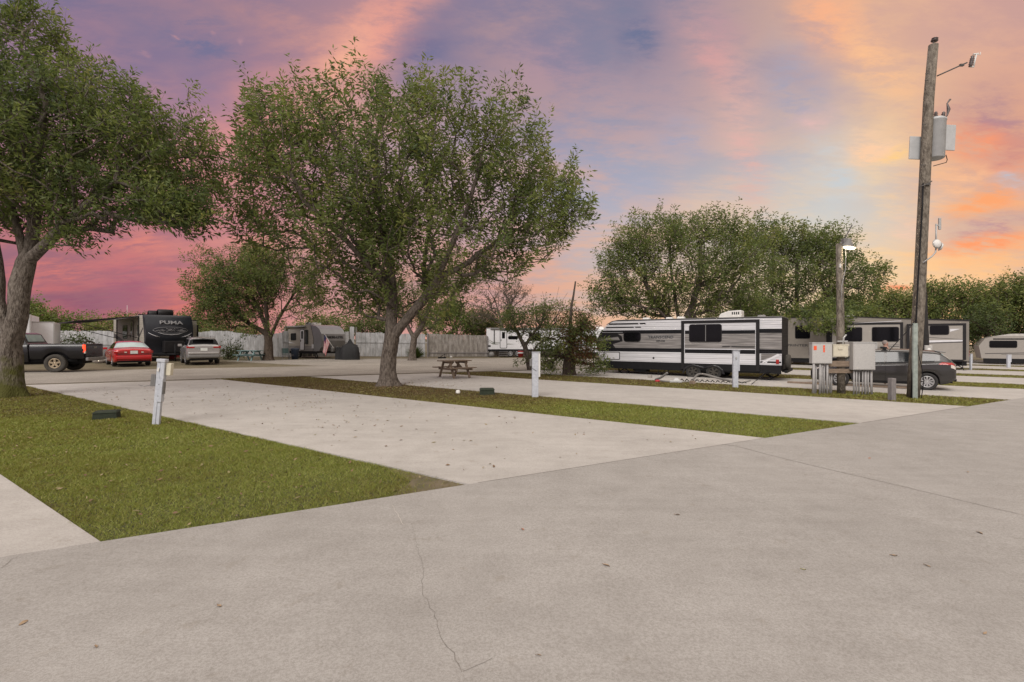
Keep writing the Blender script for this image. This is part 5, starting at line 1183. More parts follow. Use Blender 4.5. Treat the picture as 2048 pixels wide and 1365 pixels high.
arch_o = [(2.28, .26), (2.36, .46), (2.55, .61), (2.78, .67), (3.05, .62), (3.22, .56), (3.45, .62), (3.70, .67), (3.95, .61), (4.12, .46), (4.2, .26)]
arch_i = [(2.38, .26), (2.45, .43), (2.6, .55), (2.78, .60), (2.98, .56), (3.22, .48), (3.5, .56), (3.70, .60), (3.87, .55), (4.03, .43), (4.10, .26)]
MB().prism(arch_o + arch_i[::-1], .10, .046).build('wheel_arch', 'black_gloss', t1, bevel=.008)
MB().prism(arch_i, .05, -.012).build('wheel_well', 'black_paint', t1) if False else None
jack(t1, 7.2, -.25, .36, .55); jack(t1, .62, -.25, .36, .55); jack(t1, 7.2, -2.2, .36, .55); jack(t1, .62, -2.2, .36, .55)
st1 = MB(); st1.tube([(7.9, -1.2, .02), (7.9, -1.2, .9)], .04); st1.bar((8.3, -.5, .55), (9.6, -1.2, .5), .08, .1); st1.bar((8.3, -1.9, .55), (9.6, -1.2, .5), .08, .1); st1.tube([(9.4, -1.2, .05), (9.4, -1.2, 1.1)], .035); st1.build('tongue', 'black_paint', t1)
for x in (5.2, 5.5, 5.0): MB().tube([(x, -.4, .45), (x, -.4, .02)], .02).build('stabiliser', 'iron', t1)
MB().bb((6.0, -.6, .22), (6.6, -.1, .36)).build('step_box', 'black_paint', t1)
sw_ = MB(); sw_.lathe([(.001, -.1), (.2, -.1), (.31, -.09), (.34, -.04), (.34, .04), (.31, .09), (.2, .1), (.001, .08)], (-.18, -.62, .85), (-1, 0, 0), 28); sw_.build('spare_tyre', 'rubber_dusty', t1)
MB().bar((.02, -.3, .45), (-.16, -.3, .45), .06, .06).bar((.02, -2, .45), (-.16, -2, .45), .06, .06).bb((-.2, -2.4, .40), (-.1, -.05, .52)).build('rear_bumper', 'black_paint', t1)
ac_unit(t1, 1.75, 2.75, -1.2, 2.845, .7, .36)
for x, y in ((6.2, -.7), (5.1, -1.0), (4.4, -.5), (.9, -.9)): MB().box((x, y, 2.90), (.36, .36, .11), top=(.8, .8)).build('roof_vent', 'plastic_white' if x > 2 else 'trim_grey', t1, bevel=.02)

# 2: beige fifth wheel behind, slide-outs towards the camera
T2O = Vector((28.8, 31.5))
t2 = thing('travel_trailer', (T2O.x, T2O.y, G(T2O.x)), radians(145.5), 'long beige fifth wheel trailer with dark framed slide outs behind the utility pole', 'travel trailer')
prof2 = [(0, .62), (0, 3.15), (.06, 3.2), (3.5, 3.38), (6.2, 3.58), (12.6, 3.60), (13.0, 3.4), (13.3, 2.4), (13.1, 1.75), (11.0, 1.5), (10.8, .62)]
bo2 = MB().prism(prof2, -.02, -2.45, 0).build('body', 'rv_beige', t2)
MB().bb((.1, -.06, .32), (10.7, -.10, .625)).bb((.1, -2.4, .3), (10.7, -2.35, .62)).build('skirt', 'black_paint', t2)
for x0, x1 in ((.20, 3.10), (3.32, 7.40)):
    zt = 2.98 if x0 < 1 else 3.10
    so_ = MB().bb((x0, .30, .72), (x1, -.3, zt)).build('slide_out', 'rv_slide', t2)
    f_ = MB(); f_.bb((x0 - .02, .325, zt - .10), (x1 + .02, .27, zt + .03)); f_.bb((x0 - .02, .323, .70), (x0 + .14, .27, zt - .102)); f_.bb((x1 - .14, .323, .70), (x1 + .02, .27, zt - .102)); f_.bb((x0 + .14, .31, .60), (x1 - .14, .2, .72)); f_.build('slide_frame', 'rv_trim', so_)
    ln = MB()
    if x0 < 1:
        ln.prism([(.35, 1.80), (.35, 1.86), (2.95, 1.74), (2.95, 1.68)], .306, .302); ln.prism([(.35, 1.98), (.35, 2.0), (2.95, 2.22), (2.95, 2.18)], .306, .302); ln.build('stripe', 'rv_line', so_)
        MB().prism([(.35, 1.87), (.35, 1.97), (2.95, 1.90), (2.95, 1.76)], .306, .302).build('stripe', 'rv_white', so_)
        MB().prism([(.45, 2.66), (.95, 2.66), (.95, 2.48)], .306, .302).build('stripe', 'rv_white', so_)
    else:
        ln.prism([(3.5, 1.52), (3.5, 1.57), (7.2, 1.18), (7.2, 1.16)], .306, .302); ln.prism([(3.5, 1.66), (3.5, 1.68), (6.6, 1.30), (6.6, 1.29)], .306, .302); ln.build('stripe', 'rv_line', so_)
rv_window(kids(t2)[2], 1.03, 1.92, 2.32, 2.86, .302, 1)
s3 = [o for o in kids(t2) if o.name.startswith('slide_out')][-1]
rv_window(s3, 3.55, 4.95, 1.88, 2.80, .302, 1); rv_window(s3, 5.55, 6.75, 1.88, 2.80, .302, 1)
rv_window(t2, 8.65, 9.55, 2.08, 2.98, -.018, 1); MB().bb((7.42, .1, .7), (7.62, -.02, 3.2)).build('awning_arm', 'rv_trim', t2)
rr_ = MB(); rr_.prism([(-.02, 3.16), (-.02, 3.24), (3.5, 3.42), (6.2, 3.62), (12.6, 3.64), (12.6, 3.60), (6.2, 3.58), (3.5, 3.38)], .03, -.02); rr_.build('roof_edge', 'rv_trim', t2)
MB().prism([(3.4, 3.12), (3.6, 3.30), (7.6, 3.45), (7.6, 3.2)], .34, .01).build('awning_cover', 'rv_beige', t2)
MB().prism([(3.4, 3.20), (3.4, 3.24), (6.0, 3.12), (6.0, 3.11)], .36, .345).build('stripe', 'rv_white', t2)
MT2 = frame((9.5, -.012, 1.55), (-1, 0, 0), (0, 0, 1)); text('SPRINTER', 'lettering', .24, 'text_dark', t2, MT2, 1.5)
hh = rrect(MB(), 7.9, 8.7, .8, 1.35, -.02, -.008, .05).build('hatch', 'rv_trim', t2); rrect(MB(), 7.94, 8.66, .84, 1.31, -.008, -.003, .04).build('hatch_panel', 'rv_beige', hh)
MB().box((6.4, -1.2, 3.68), (.9, .7, .16), top=(.8, .8)).build('roof_vent', 'plastic_white', t2, bevel=.04)
for x in (5.2, 6.1): wheel(t2, x, -.2, .38, .22, 1, 6, 'rubber', 'trim_grey', 'wide')
for x in (.5,): jack(t2, x, -.3, .33, .5)
MB().tube([(.35, .2, .7), (.33, .22, .3), (.30, .3, .05), (.1, .6, .02), (-.4, .8, .02)], .022).build('cable', 'black_paint', t2)
MB().box((-.03, -.4, 1.1), (.05, .15, .4)).box((-.03, -2.0, 1.1), (.05, .15, .4)).build('tail_light', 'lamp_red', t2)

# 3: low grey trailer at the right edge (front end to the left)
T3O = at(1957, 42) + Vector((.824, -.566, 0)) * 7.6; T3O.z = G(T3O.x)
t3 = thing('travel_trailer', T3O, radians(145.5), 'low silver grey trailer with dark windows cut off by the right edge', 'travel trailer')
bo3 = MB().prism([(0, .55), (0, 2.42), (6.6, 2.42), (7.2, 2.2), (7.58, 1.6), (7.4, .55)], -.0, -2.3, 0).build('body', 'rv_slide', t3)
MB().bb((.1, .01, .18), (7.3, -.05, .56)).build('skirt', 'black_paint', t3)
rv_window(t3, 5.3, 6.9, 1.48, 2.0, .0, 1); rv_window(t3, 2.6, 4.4, 1.4, 2.1, .0, 1)
MB().bb((.2, .012, 2.12), (6.7, .0, 2.22)).build('stripe', 'rv_trim', t3); MB().prism([(.2, 1.20), (.2, 1.25), (7.2, .98), (7.2, .93)], .012, .001).build('stripe', 'rv_line', t3); MB().prism([(.2, 1.0), (.2, 1.03), (6.2, .90), (6.2, .88)], .012, .001).build('stripe', 'rv_line', t3)
MB().prism([(0, 2.42), (.3, 2.60), (5.4, 2.60), (6.5, 2.42)], -.3, -2.0).build('roof_cap', 'roof_rubber', t3)
for x in (3.0, 3.8): wheel(t3, x, -.15, .33, .2, 1, 6, 'rubber', 'trim_grey', 'wide')

# 4: white trailer with green stripes in the distance
t4p = at(973, 49)
t4 = thing('travel_trailer', (t4p.x, t4p.y, G(t4p.x)), radians(2), 'white travel trailer with green swooshes and folding steps beside the stained gate', 'travel trailer')
bo4 = MB().prism([(0, .75), (0, 2.80), (8.0, 2.80), (8.4, 2.5), (8.5, 1.6), (8.2, .75)], 0, 2.4, 0).build('body', 'rv_white', t4)
MB().bb((.0, .02, .55), (8.1, .08, .76)).build('skirt', 'black_paint', t4); MB().bb((-.02, -.03, 2.80), (8.0, 2.42, 2.86)).build('roof_edge', 'trim_grey', t4)
rv_door(t4, 1.36, 1.96, .88, 2.56, .0, -1)
rv_window(t4, 2.15, 3.05, 1.75, 2.02, .0, -1, r=.1); rv_window(t4, 4.2, 5.3, 1.6, 2.3, .0, -1)
MB().prism([(.0, 1.80), (.7, 1.35), (1.28, 1.30), (.7, 1.42)], -.004, .002).prism([(.0, 1.62), (.6, 1.24), (1.28, 1.18), (.5, 1.36)], -.004, .002).build('stripe', 'stripe_green', t4)
MB().prism([(.5, 1.50), (1.9, 1.30), (2.8, 1.24), (1.9, 1.22)], -.008, -.005).build('stripe', 'stripe_green', t4)
MB().bb((.72, -.05, 1.3), (.80, .0, 2.7)).build('awning_arm', 'rv_trim', t4); MB().tube([(.4, -.06, 2.72), (7.6, -.06, 2.72)], .06).build('awning_roll', 'trim_grey', t4)
rrect(MB(), .1, .42, .98, 1.14, -.006, .002, .04).build('hatch', 'rv_trim', t4)
for x in (2.35, 3.05): wheel(t4, x, .12, .33, .2, -1, 6, 'rubber', 'rim_silver', 'wide')
jack(t4, .3, .2, .5, .4)
stp = thing('step', (t4p.x + 1.25, t4p.y - .55, G(t4p.x)), 0, 'dark metal entry steps below the door of the white trailer', 'steps')
for i in range(3): MB().bb((0, -.3 * i, .5 - .17 * i), (.85, .22 - .3 * i, .53 - .17 * i)).build('tread', 'trim_grey', stp)
MB().bar((0, .2, .5), (0, -.6, .0), .03, .04).bar((.85, .2, .5), (.85, -.6, 0), .03, .04).build('frame', 'iron', stp)
p = at(1041, 48.5); can = MB().lathe([(.001, 0), (.24, 0), (.28, .55), (.30, .56), (.30, .60), (.26, .62), (.001, .64)], (0, 0, 0)).build('bin', 'red_plastic', None, (p.x, p.y, G(p.x)))
MB().lathe([(.285, .40), (.287, .5)], (0, 0, 0)).build('bin_band', 'rv_white', can); tag(can, 'red round bin by the wheels of the white trailer', 'bin')
p = at(983, 48.4); o = MB().lathe([(.001, .0), (.25, .02), (.3, .2), (.24, .42), (.1, .5), (.001, .5)], (0, 0, 0)).build('propane_tank', 'trim_grey', None, (p.x, p.y, G(p.x))); tag(o, 'grey rounded tank on the ground under the rear corner of the white trailer', 'tank')
# 7: another white trailer beyond the creeper
p = at(1152, 47)
t7 = thing('travel_trailer', (p.x, p.y, G(p.x)), radians(-10), 'white trailer glimpsed between the creeper covered trunk and the striped trailer', 'travel trailer')
MB().prism([(0, .6), (0, 2.6), (.2, 2.75), (6, 2.75), (6, .6)], 0, 2.3, 0).build('body', 'rv_white', t7); MB().bb((.1, -.01, .3), (5.9, .03, .61)).build('skirt', 'black_paint', t7)
rv_window(t7, .9, 1.9, 1.5, 2.1, .0, -1); rv_window(t7, 3.0, 4.2, 1.5, 2.1, 0, -1); MB().bb((0, -.012, 1.18), (6, .0, 1.3)).build('stripe', 'rv_line', t7); MB().box((2.2, 1, 2.85), (.8, .7, .25), top=(.8, .8)).build('air_conditioner', 'plastic_white', t7)
for x in (2.6, 3.4): wheel(t7, x, .12, .33, .2, -1, 6, 'rubber', 'rim_silver', 'wide')

# 5: small rounded trailer, grey front cap; local +x is forward, near side is local -y
t5p = at(638, 41); H5 = radians(-37)
t5 = thing('travel_trailer', (t5p.x, t5p.y, G(t5p.x)), H5, 'small rounded travel trailer with grey front cap and a flag, left of the centre trunk', 'travel trailer')
# origin = bottom of the front right corner
prof5 = [(0, .62), (.28, .95), (.42, 1.5), (.35, 2.05), (.05, 2.45), (-.5, 2.72), (-1.2, 2.80), (-5.3, 2.78), (-5.45, 2.6), (-5.5, .62)]
bo5 = MB().prism(prof5, 0, 2.2, 0).build('body', 'siding_cream', t5)
cap = [(x + (.012 if i < 5 else 0), z + (.012 if 4 < i else 0)) for i, (x, z) in enumerate(prof5[:7])]
mcap = MB(); outer = cap; n = len(cap)
mcap.add([(x, y, z) for y in (-.012, 2.212) for x, z in cap], [(i, i + 1, i + 1 + n, i + n) for i in range(n - 1)], 0, False)
mcap.prism([(x, z) for x, z in cap] + [(-1.0, 2.3), (-.75, 1.6), (-.8, .9), (-.85, .62)], -.013, -.003); mcap.build('front_cap', 'rv_silver_front', t5)
MB().prism([(-1.22, 2.80), (-1.18, 2.80), (-.98, 2.3), (-.73, 1.6), (-.78, .9), (-.83, .62), (-.88, .62), (-.83, .9), (-.78, 1.6), (-1.03, 2.3)], -.02, -.014).build('cap_trim', 'rv_trim', t5)
MB().prism([(-5.5, .62), (-5.5, 1.05), (-.80, 1.05), (-.86, .62)], -.006, .002).build('lower_panel', 'siding_grey', t5)
rv_door(t5, -2.75, -2.2, .72, 2.42, -.004, -1, 'rv_white'); rv_window(t5, -4.3, -3.5, 1.55, 2.1, 0, -1)
MB().bb((-2.0, -.05, 1.2), (-1.6, -.0, 2.4)).build('side_window', 'glass_dark', t5)
MB().bb((-4.95, -.06, 1.1), (-4.85, 0, 2.6)).build('awning_arm', 'rv_trim', t5); MB().tube([(-5.2, -.08, 2.66), (-1.9, -.08, 2.66)], .07).build('awning_roll', 'trim_grey', t5)
MB().prism([(-5.48, 1.75), (-4.6, 1.4), (-3.6, 1.25), (-4.6, 1.28), (-5.48, 1.55)], -.008, -.002).build('stripe', 'rv_white', t5)
MB().bb((-1.05, -.02, .85), (-.75, 0, 1.2)).build('hatch', 'rv_white', t5); ac_unit(t5, -3.3, -2.3, 1.1, 2.78, .7, .32, 'trim_grey')
MB().bb((-2.0, .8, 2.8), (-1.6, 1.2, 3.02)).build('roof_vent', 'plastic_white', t5)
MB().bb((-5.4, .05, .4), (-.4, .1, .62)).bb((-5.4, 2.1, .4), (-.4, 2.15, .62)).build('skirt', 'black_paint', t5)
text('AMERI-LITE', 'lettering', .30, 'text_dark', t5, frame((.42, 1.12, 1.78), (0, 1, 0), (-.28, 0, 1)), 1.75, ext=.03)
for x in (-3.3,): wheel(t5, x, .15, .33, .2, -1, 6, 'rubber', 'rim_silver', 'wide')
tg = MB(); tg.bar((-.2, .4, .5), (1.2, 1.1, .5), .08, .1); tg.bar((-.2, 1.8, .5), (1.2, 1.1, .5), .08, .1); tg.tube([(1.0, 1.1, .03), (1.0, 1.1, 1.0)], .04); tg.box((1.0, 1.1, .03), (.2, .2, .03)); tg.build('tongue', 'black_paint', t5)
for y in (.85, 1.3): MB().lathe([(.001, .0), (.13, .01), (.155, .06), (.155, .34), (.12, .42), (.05, .46), (.001, .47)], (.62, y, .56)).build('gas_bottle', 'trim_grey', t5)
jack(t5, -5.0, .2, .42, .4); jack(t5, -.7, .2, .42, .4)
tarp = MB(); rz = random.Random(4); V_ = []
for k, (z, w_, d_) in enumerate([(0, .72, .5), (.5, .70, .50), (.95, .66, .46), (1.15, .55, .36), (1.30, .25, .14), (1.62, .06, .05)]):
    for j in range(16):
        a = 2 * pi * j / 16; f = 1 + rz.uniform(-.10, .10); V_.append((w_ * (abs(cos(a)) ** .6) * (1 if cos(a) > 0 else -1) * f, d_ * (abs(sin(a)) ** .6) * (1 if sin(a) > 0 else -1) * f, z + (rz.uniform(-.04, .04) if k else 0)))
tarp.add(V_, [(k * 16 + j, k * 16 + (j + 1) % 16, (k + 1) * 16 + (j + 1) % 16, (k + 1) * 16 + j) for k in range(5) for j in range(16)] + [tuple(range(80, 96))], 0, True)
p = at(700, 39.5); tag(tarp.build('covered_grill', 'tarp_black', None, (p.x, p.y, G(p.x)), .3), 'black tarpaulin covered bulk at the nose of the rounded trailer', 'covered grill')
p = at(683, 39.8); o = MB().box((0, 0, .48), (.9, .7, .95), top=(.9, .9)).box((0, 0, .97), (.86, .68, .06)).build('storage_box', 'tarp_black', None, (p.x, p.y, G(p.x)), .2, bevel=.05); tag(o, 'low black covered box just left of the covered bulk', 'storage box')
# flag on a short staff
p = at(667, 39.0); fg = thing('flag', (p.x, p.y, G(p.x)), 0, 'striped flag hanging from a slanted staff in front of the rounded trailer', 'flag')
MB().tube([(0, 0, .95), (-.72, 0, 2.05)], .018, 6).build('staff', 'plastic_white', fg)
fm = MB(); nx, nz = 13, 16
for i in range(nx):
    # stripes run down the hanging cloth
    for j in range(nz):
        def pt(a, b_):
            t = b_ / nz; s_ = a / nx; x0 = -.72 + s_ * .42; z0 = 2.03 - s_ * .62
            return (x0 - .30 * t * (.4 + .6 * s_) + .03 * sin(9 * s_ + 3 * t), .06 * sin(8 * s_ + 2 * t) * t, z0 - t * (1.35 - .25 * s_))
        m = 2 if (i < 6 and j < 6) else (0 if i % 2 == 0 else 1)
        fm.add([pt(i, j), pt(i + 1, j), pt(i + 1, j + 1), pt(i, j + 1)], [(0, 1, 2, 3)], m, True)
fo = fm.build('cloth', ['flag_red', 'flag_white', 'flag_blue'], fg); sd_ = fo.modifiers.new('thick', 'SOLIDIFY'); sd_.thickness = .006
p = at(590, 39.5); o = MB().lathe([(.001, 0), (.24, 0), (.30, .75), (.33, .78), (.33, .82), (.28, .9), (.001, .93)], (0, 0, 0)).build('bin', 'bin_blue', None, (p.x, p.y, G(p.x))); MB().tube([(-.2, -.3, .8), (.2, -.3, .8)], .02).build('bin_handle', 'bin_blue', o); tag(o, 'dark blue bin below the door of the rounded trailer', 'bin')
p = at(571, 39.5); ch = thing('folding_chair', (p.x, p.y, G(p.x)), .5, 'pale folding chair left of the rounded trailer', 'chair')
MB().box((0, 0, .42), (.5, .45, .03)).build('seat', 'wood_teal', ch); MB().box((0, .24, .68), (.5, .03, .4)).build('backrest', 'wood_teal', ch)
for x in (-.24, .24): MB().bar((x, -.25, .01), (x, .25, .9), .025, .025).bar((x, .25, .01), (x, -.22, .5), .025, .025).build('leg', 'trim_grey', ch)
p = at(579, 38.8); o = MB().tube([(0, 0, 0), (0, 0, .35)], .02).box((0, 0, .37), (.5, .5, .03)).box((0, 0, .02), (.3, .3, .03)).build('side_table', 'trim_grey', None, (p.x, p.y, G(p.x))); tag(o, 'small low grey table between the folding chair and the blue bin', 'table')

# 6: black fronted trailer; local +x forward, near side is -y; origin at the front right bottom corner
t6p = at(289, 34.2); H6 = radians(-41)
t6 = thing('travel_trailer', (t6p.x, t6p.y, G(t6p.x)), H6, 'travel trailer with a big black front cap and an open awning behind the red car', 'travel trailer')
t6.scale = (1.07, 1.07, 1.07)
prof6 = [(0, .55), (.05, 1.0), (.30, 1.35), (.38, 1.7), (.30, 2.3), (.05, 2.85), (-.15, 3.0), (-8.5, 3.0), (-8.5, .55)]
MB().prism(prof6, 0, 2.62, 0).build('body', 'siding_cream', t6)
c6 = [(x + .012, z) for x, z in prof6[:6]] + [(-.15, 3.015)]; n = len(c6)
m6 = MB()
# cap is wider in the middle, with a bowed plan
for k in range(10):
    ya, yb = -.014 + 2.648 * k / 10, -.014 + 2.648 * (k + 1) / 10
    bw = lambda y: .22 * (1 - ((y - 1.31) / 1.31) ** 2)
    m6.add([(x + bw(ya) * (1 if z < 2.99 else .2), ya, z) for x, z in c6] + [(x + bw(yb) * (1 if z < 2.99 else .2), yb, z) for x, z in c6], [(i, i + 1, i + 1 + n, i + n) for i in range(n - 1)], 0, True)
m6.prism([(x, z) for x, z in c6] + [(-.42, 3.0), (-.22, 2.3), (-.02, 1.5), (-.12, .55)], -.014, -.004); m6.prism([(x, z) for x, z in c6] + [(-.42, 3.0), (-.22, 2.3), (-.02, 1.5), (-.12, .55)], 2.624, 2.634)
m6.build('front_cap', 'rv_dark_front', t6)
xf = .62
text('PUMA', 'lettering', .34, 'text_silver', t6, frame((.475, 1.33, 2.50), (0, 1, 0), (-.38, 0, 1)), 1.28, ext=.04)
# abstract swoosh graphic below the lettering
def bow(y): return .22 * (1 - ((y - 1.31) / 1.31) ** 2)
gr6 = MB(); r6 = random.Random(8)
for k in range(46):
    t = r6.uniform(-1, 1); y0 = 1.31 + t * .82; z0 = 2.02 + r6.gauss(0, .075) * (1.2 - abs(t)) + .05 * cos(3 * t); l = r6.uniform(.05, .22); a = r6.uniform(-.7, .7); h = r6.uniform(.008, .022)
    gr6.box((.385 + bow(y0), y0, z0), (.03, l, h), rot=Matrix.Rotation(a, 3, 'X'))
for s_ in (1, -1): gr6.tube([(.37 + bow(1.31 + d_), 1.31 + d_, 2.02 + s_ * .20 * sqrt(max(0, 1 - (d_ / .98) ** 2))) for d_ in [i * .98 / 8 for i in range(-8, 9)]], .012, 5)
gr6.build('front_graphic', 'text_silver', t6)
def bow(y): return .22 * (1 - ((y - 1.31) / 1.31) ** 2)
g6 = MB()
for s_ in (1, -1):
    ys = [1.31 + s_ * v_ for v_ in (1.22, 1.05, .85, .6)]; zs = [2.02 if False else 1.86, 1.74, 1.64, 1.58]
    g6.tube([(.405 + bow(y), y, z) for y, z in zip(ys, zs)], [.006, .018, .018, .004], 6)
g6.tube([(.42 + bow(y), y, z) for y, z in ((.6, 1.85), (.9, 1.76), (1.31, 1.72), (1.7, 1.76), (2.0, 1.86))], [.004, .012, .014, .012, .004], 6)
g6.build('swoosh', 'rv_white', t6)
MB().bb((-.05, .05, .35), (.02, 2.57, .62)).bb((-8.4, .02, .3), (-.1, .07, .56)).build('skirt', 'black_paint', t6)
bx = MB(); bx.box((.85, 1.35, .95), (.5, 1.1, .75)); bx.build('battery_box', 'rv_trim', t6, bevel=.04)
tg = MB(); tg.bar((0, .4, .5), (1.6, 1.31, .5), .1, .12); tg.bar((0, 2.2, .5), (1.6, 1.31, .5), .1, .12); tg.tube([(1.4, 1.31, .02), (1.4, 1.31, 1.1)], .04); tg.build('tongue', 'black_paint', t6)
# slide-out on its far side, seen to the right of the cap
MB().bb((-4.2, 2.6, .8), (-1.4, 3.45, 2.75)).build('slide_out', 'siding_cream', t6); MB().bb((-1.42, 3.38, .75), (-1.36, 3.47, 2.8)).bb((-4.2, 2.6, 2.75), (-1.38, 3.47, 2.80)).build('slide_frame', 'rv_trim', t6)
rv_window(t6, -1.7, -1.35, 1.7, 2.35, 0, -1, r=.05); rv_window(t6, -5.6, -4.4, 1.5, 2.4, 0, -1); rv_door(t6, -3.4, -2.75, .8, 2.65, -.002, -1, 'siding_cream')
MB().prism([(-8.4, 1.9), (-5.2, 1.3), (-2.2, 1.15), (-.4, 2.2), (-.35, 2.1), (-2.1, 1.0), (-5.2, 1.1), (-8.4, 1.6)], -.008, -.002).build('stripe', 'rv_line', t6)
MB().prism([(-8.4, .56), (-8.4, .95), (-.12, .95), (-.12, .56)], -.008, -.002).build('lower_panel', 'siding_grey', t6)
aw = thing('awning', (0, 0, 0), 0, None, None)
aw.parent = t6
MB().prism([(-7.4, 2.92), (-7.4, 2.95), (-1.2, 2.95), (-1.2, 2.92)], -.02, -.06).build('awning_rail', 'rv_trim', aw)
fb = MB(); nA = 10
V_ = [(x, -.05 - 3.2 * i / nA, 2.93 - .42 * i / nA - .10 * sin(pi * i / nA)) for i in range(nA + 1) for x in (-7.3, -1.3)]
fb.add(V_, [(2 * i, 2 * i + 1, 2 * i + 3, 2 * i + 2) for i in range(nA)], 0, True); fo = fb.build('fabric', 'awning', aw); fo.modifiers.new('t', 'SOLIDIFY').thickness = .01
MB().tube([(-7.4, -3.26, 2.50), (-1.2, -3.26, 2.50)], .05).build('roller', 'rv_trim', aw)
for x in (-7.32, -1.28): MB().bar((x, -.03, 2.93), (x, -3.24, 2.52), .07, .07).build('rafter', 'rv_trim', aw)
for x in (-7.35, -1.25): MB().bar((x, -.03, 1.5), (x, -3.24, 2.48), .05, .04).bar((x, -.03, .9), (x, -.03, 2.9), .06, .05).build('awning_arm', 'rv_trim', aw)
for x0 in (-1.9, -4.2): MB().lathe([(.20, -.45), (.26, -.42), (.27, 0), (.26, .42), (.20, .45), (.001, .45)], (x0, 1.6, 3.22), (0, 1, 0), 16).bb((x0 - .3, 1.2, 3.0), (x0 + .3, 2.0, 3.1)).build('air_conditioner', 'rv_trim', t6)
MB().box((-3.0, .6, 3.08), (.5, .5, .14)).build('roof_vent', 'rv_trim', t6)
MB().tube([(-6.4, .4, 3.0), (-6.4, .4, 3.9)], .012, 5).build('antenna', 'plastic_white', t6)
for x in (-4.0, -4.9): wheel(t6, x, .15, .34, .2, -1, 6, 'rubber', 'rim_silver', 'wide')

# white box trailers behind the pickup
for u, Y, wd, ht, lab in ((36, 29, 1.2, 2.95, 'taller white box trailer just right of the left tree trunk'), (71, 30, 1.95, 2.55, 'lower white box trailer with a plain square end beside the bushes')):
    p = at(u, Y); bt = thing('box_trailer', (p.x, p.y, G(p.x)), radians(38), lab, 'box trailer')
    MB().bb((-wd * .42, 0, .5), (wd * .42, 4.2, ht)).build('box', 'rv_white', bt, bevel=.03)
    e = MB()
    for x in (-wd * .42, wd * .42): e.bb((x - .025, -.02, .48), (x + .025, 0, ht + .01))
    e.bb((-wd * .42 + .025, -.02, ht - .05), (wd * .42 - .025, 0, ht + .01)); e.bb((-wd * .42 + .025, -.02, .48), (wd * .42 - .025, 0, .55)); e.build('edge_trim', 'galvanised', bt)
    for y in (2.0, 2.8): wheel(bt, -wd * .42 - .06, y, .33, .2, 1, 5, 'rubber', 'rim_silver', 'wide') if False else MB().lathe([(.001, -.1), (.3, -.1), (.33, -.05), (.33, .05), (.3, .1), (.001, .1)], (wd * .42 + .02, y, .33), (1, 0, 0), 20).build('wheel', 'rubber', bt)
    MB().bb((-.3, -.03, 1.0), (-.27, 0, 2.2)).bb((-.35, -.04, 1.2), (.1, -.02, 1.24)).build('door_bar', 'galvanised', bt)
# ------------------------------------------------------------------ fence
def fence_run(name, a, b, h, label, m, pitch=.16, lean=0, rail=True, over=None, seed=0, group=None, posts=2.4):
    a, b = Vector(a), Vector(b); d = b - a; Lh = d.length; rz = atan2(d.y, d.x); rr = random.Random(seed)
    root = thing(name, (a.x, a.y, G(a.x)), rz, label, 'fence', group)
    n = int(Lh / pitch); mb = MB()
    for i in range(n):
        x = i * pitch; hh = h(x) + rr.uniform(-.03, .03); yj = rr.uniform(-.006, .006); t = rr.uniform(-.008, .008)
        z0 = -TILT * d.x / Lh * x
        R = Matrix.Rotation(t + lean, 3, 'Y')
        mb.box((x + pitch / 2, yj, z0 + .05 + hh / 2), (pitch - .012, .02, hh), rot=R)
    mb.build('boards', m, root)
    if rail:
        for z in rail: MB().bar((0, -.035, z), (Lh, -.035, z - TILT * d.x), .04, .09, up=(0, 0, 1)).build('rail', 'wood_post' if m != 'fence_white' else 'fence_white', root)
    k = max(1, int(Lh / posts))
    for i in range(k + 1): MB().box((Lh * i / k, .06, h(Lh * i / k) / 2 - TILT * d.x * i / k), (.09, .09, h(Lh * i / k) + .02)).build('post', 'wood_post', root)
    return root
FG = 'runs of the old board fence'
F = lambda u, Y: at(u, Y)
fence_run('board_fence', F(88, 43), F(240, 42.6), lambda x: 2.1, 'weathered white board fence behind the awning and the red car', 'fence_white', seed=1, rail=(1.0,))
fence_run('board_fence', F(240, 42.6), F(395, 42.4), lambda x: 2.1, 'white board fence mostly hidden by the black fronted trailer', 'fence_white', seed=9, rail=(1.0,))
fence_run('board_fence', F(395, 42.4), F(566, 43.6), lambda x: 2.05 + .15 * sin(x), 'leaning bluish white boards behind the round tree and the teal picnic table', 'fence_white', .2, -.03, None, seed=2)
fence_run('board_fence', F(566, 43.6), F(700, 46.5), lambda x: 2.25, 'white board fence running behind the small rounded trailer', 'fence_white', .2, 0, (1.35,), seed=3)
fence_run('board_fence', F(700, 46.5), F(712, 46.5), lambda x: 2.75, 'short taller piece of white boards sticking up above the fence', 'fence_white', .2, 0, None, seed=4, posts=5)
fence_run('board_fence', F(712, 46.5), F(855, 47), lambda x: 2.2 if x < 2.4 else 2.12, 'white board fence with one long rail behind the centre trunk', 'fence_white', .22, 0, (1.35,), seed=5)
fence_run('board_gate', F(856, 47), F(975, 48.8), lambda x: 2.15 - .02 * x, 'brownish grey board gate with a faint arched stain, left of the white trailer', 'fence_brown', .13, 0, (.4,), seed=6, posts=3.2)
p = F(855.5, 46.9); o = MB().box((0, 0, 1.05), (.16, .16, 2.2)).lathe([(.09, 2.15), (.10, 2.2), (.001, 2.28)], (0, 0, 0)).build('gate_post', 'wood_post', None, (p.x, p.y, G(p.x))); tag(o, 'grey square gate post between white fence and brown gate', 'post')
fence_run('board_fence', F(975, 52), F(1230, 56), lambda x: 2.0, 'distant board fence behind the white trailers', 'fence_brown', .2, 0, None, seed=7)
fence_run('board_fence', F(-260, 42), F(88, 43), lambda x: 2.1, 'board fence running out past the left tree trunk', 'fence_brown', .2, 0, None, seed=8)

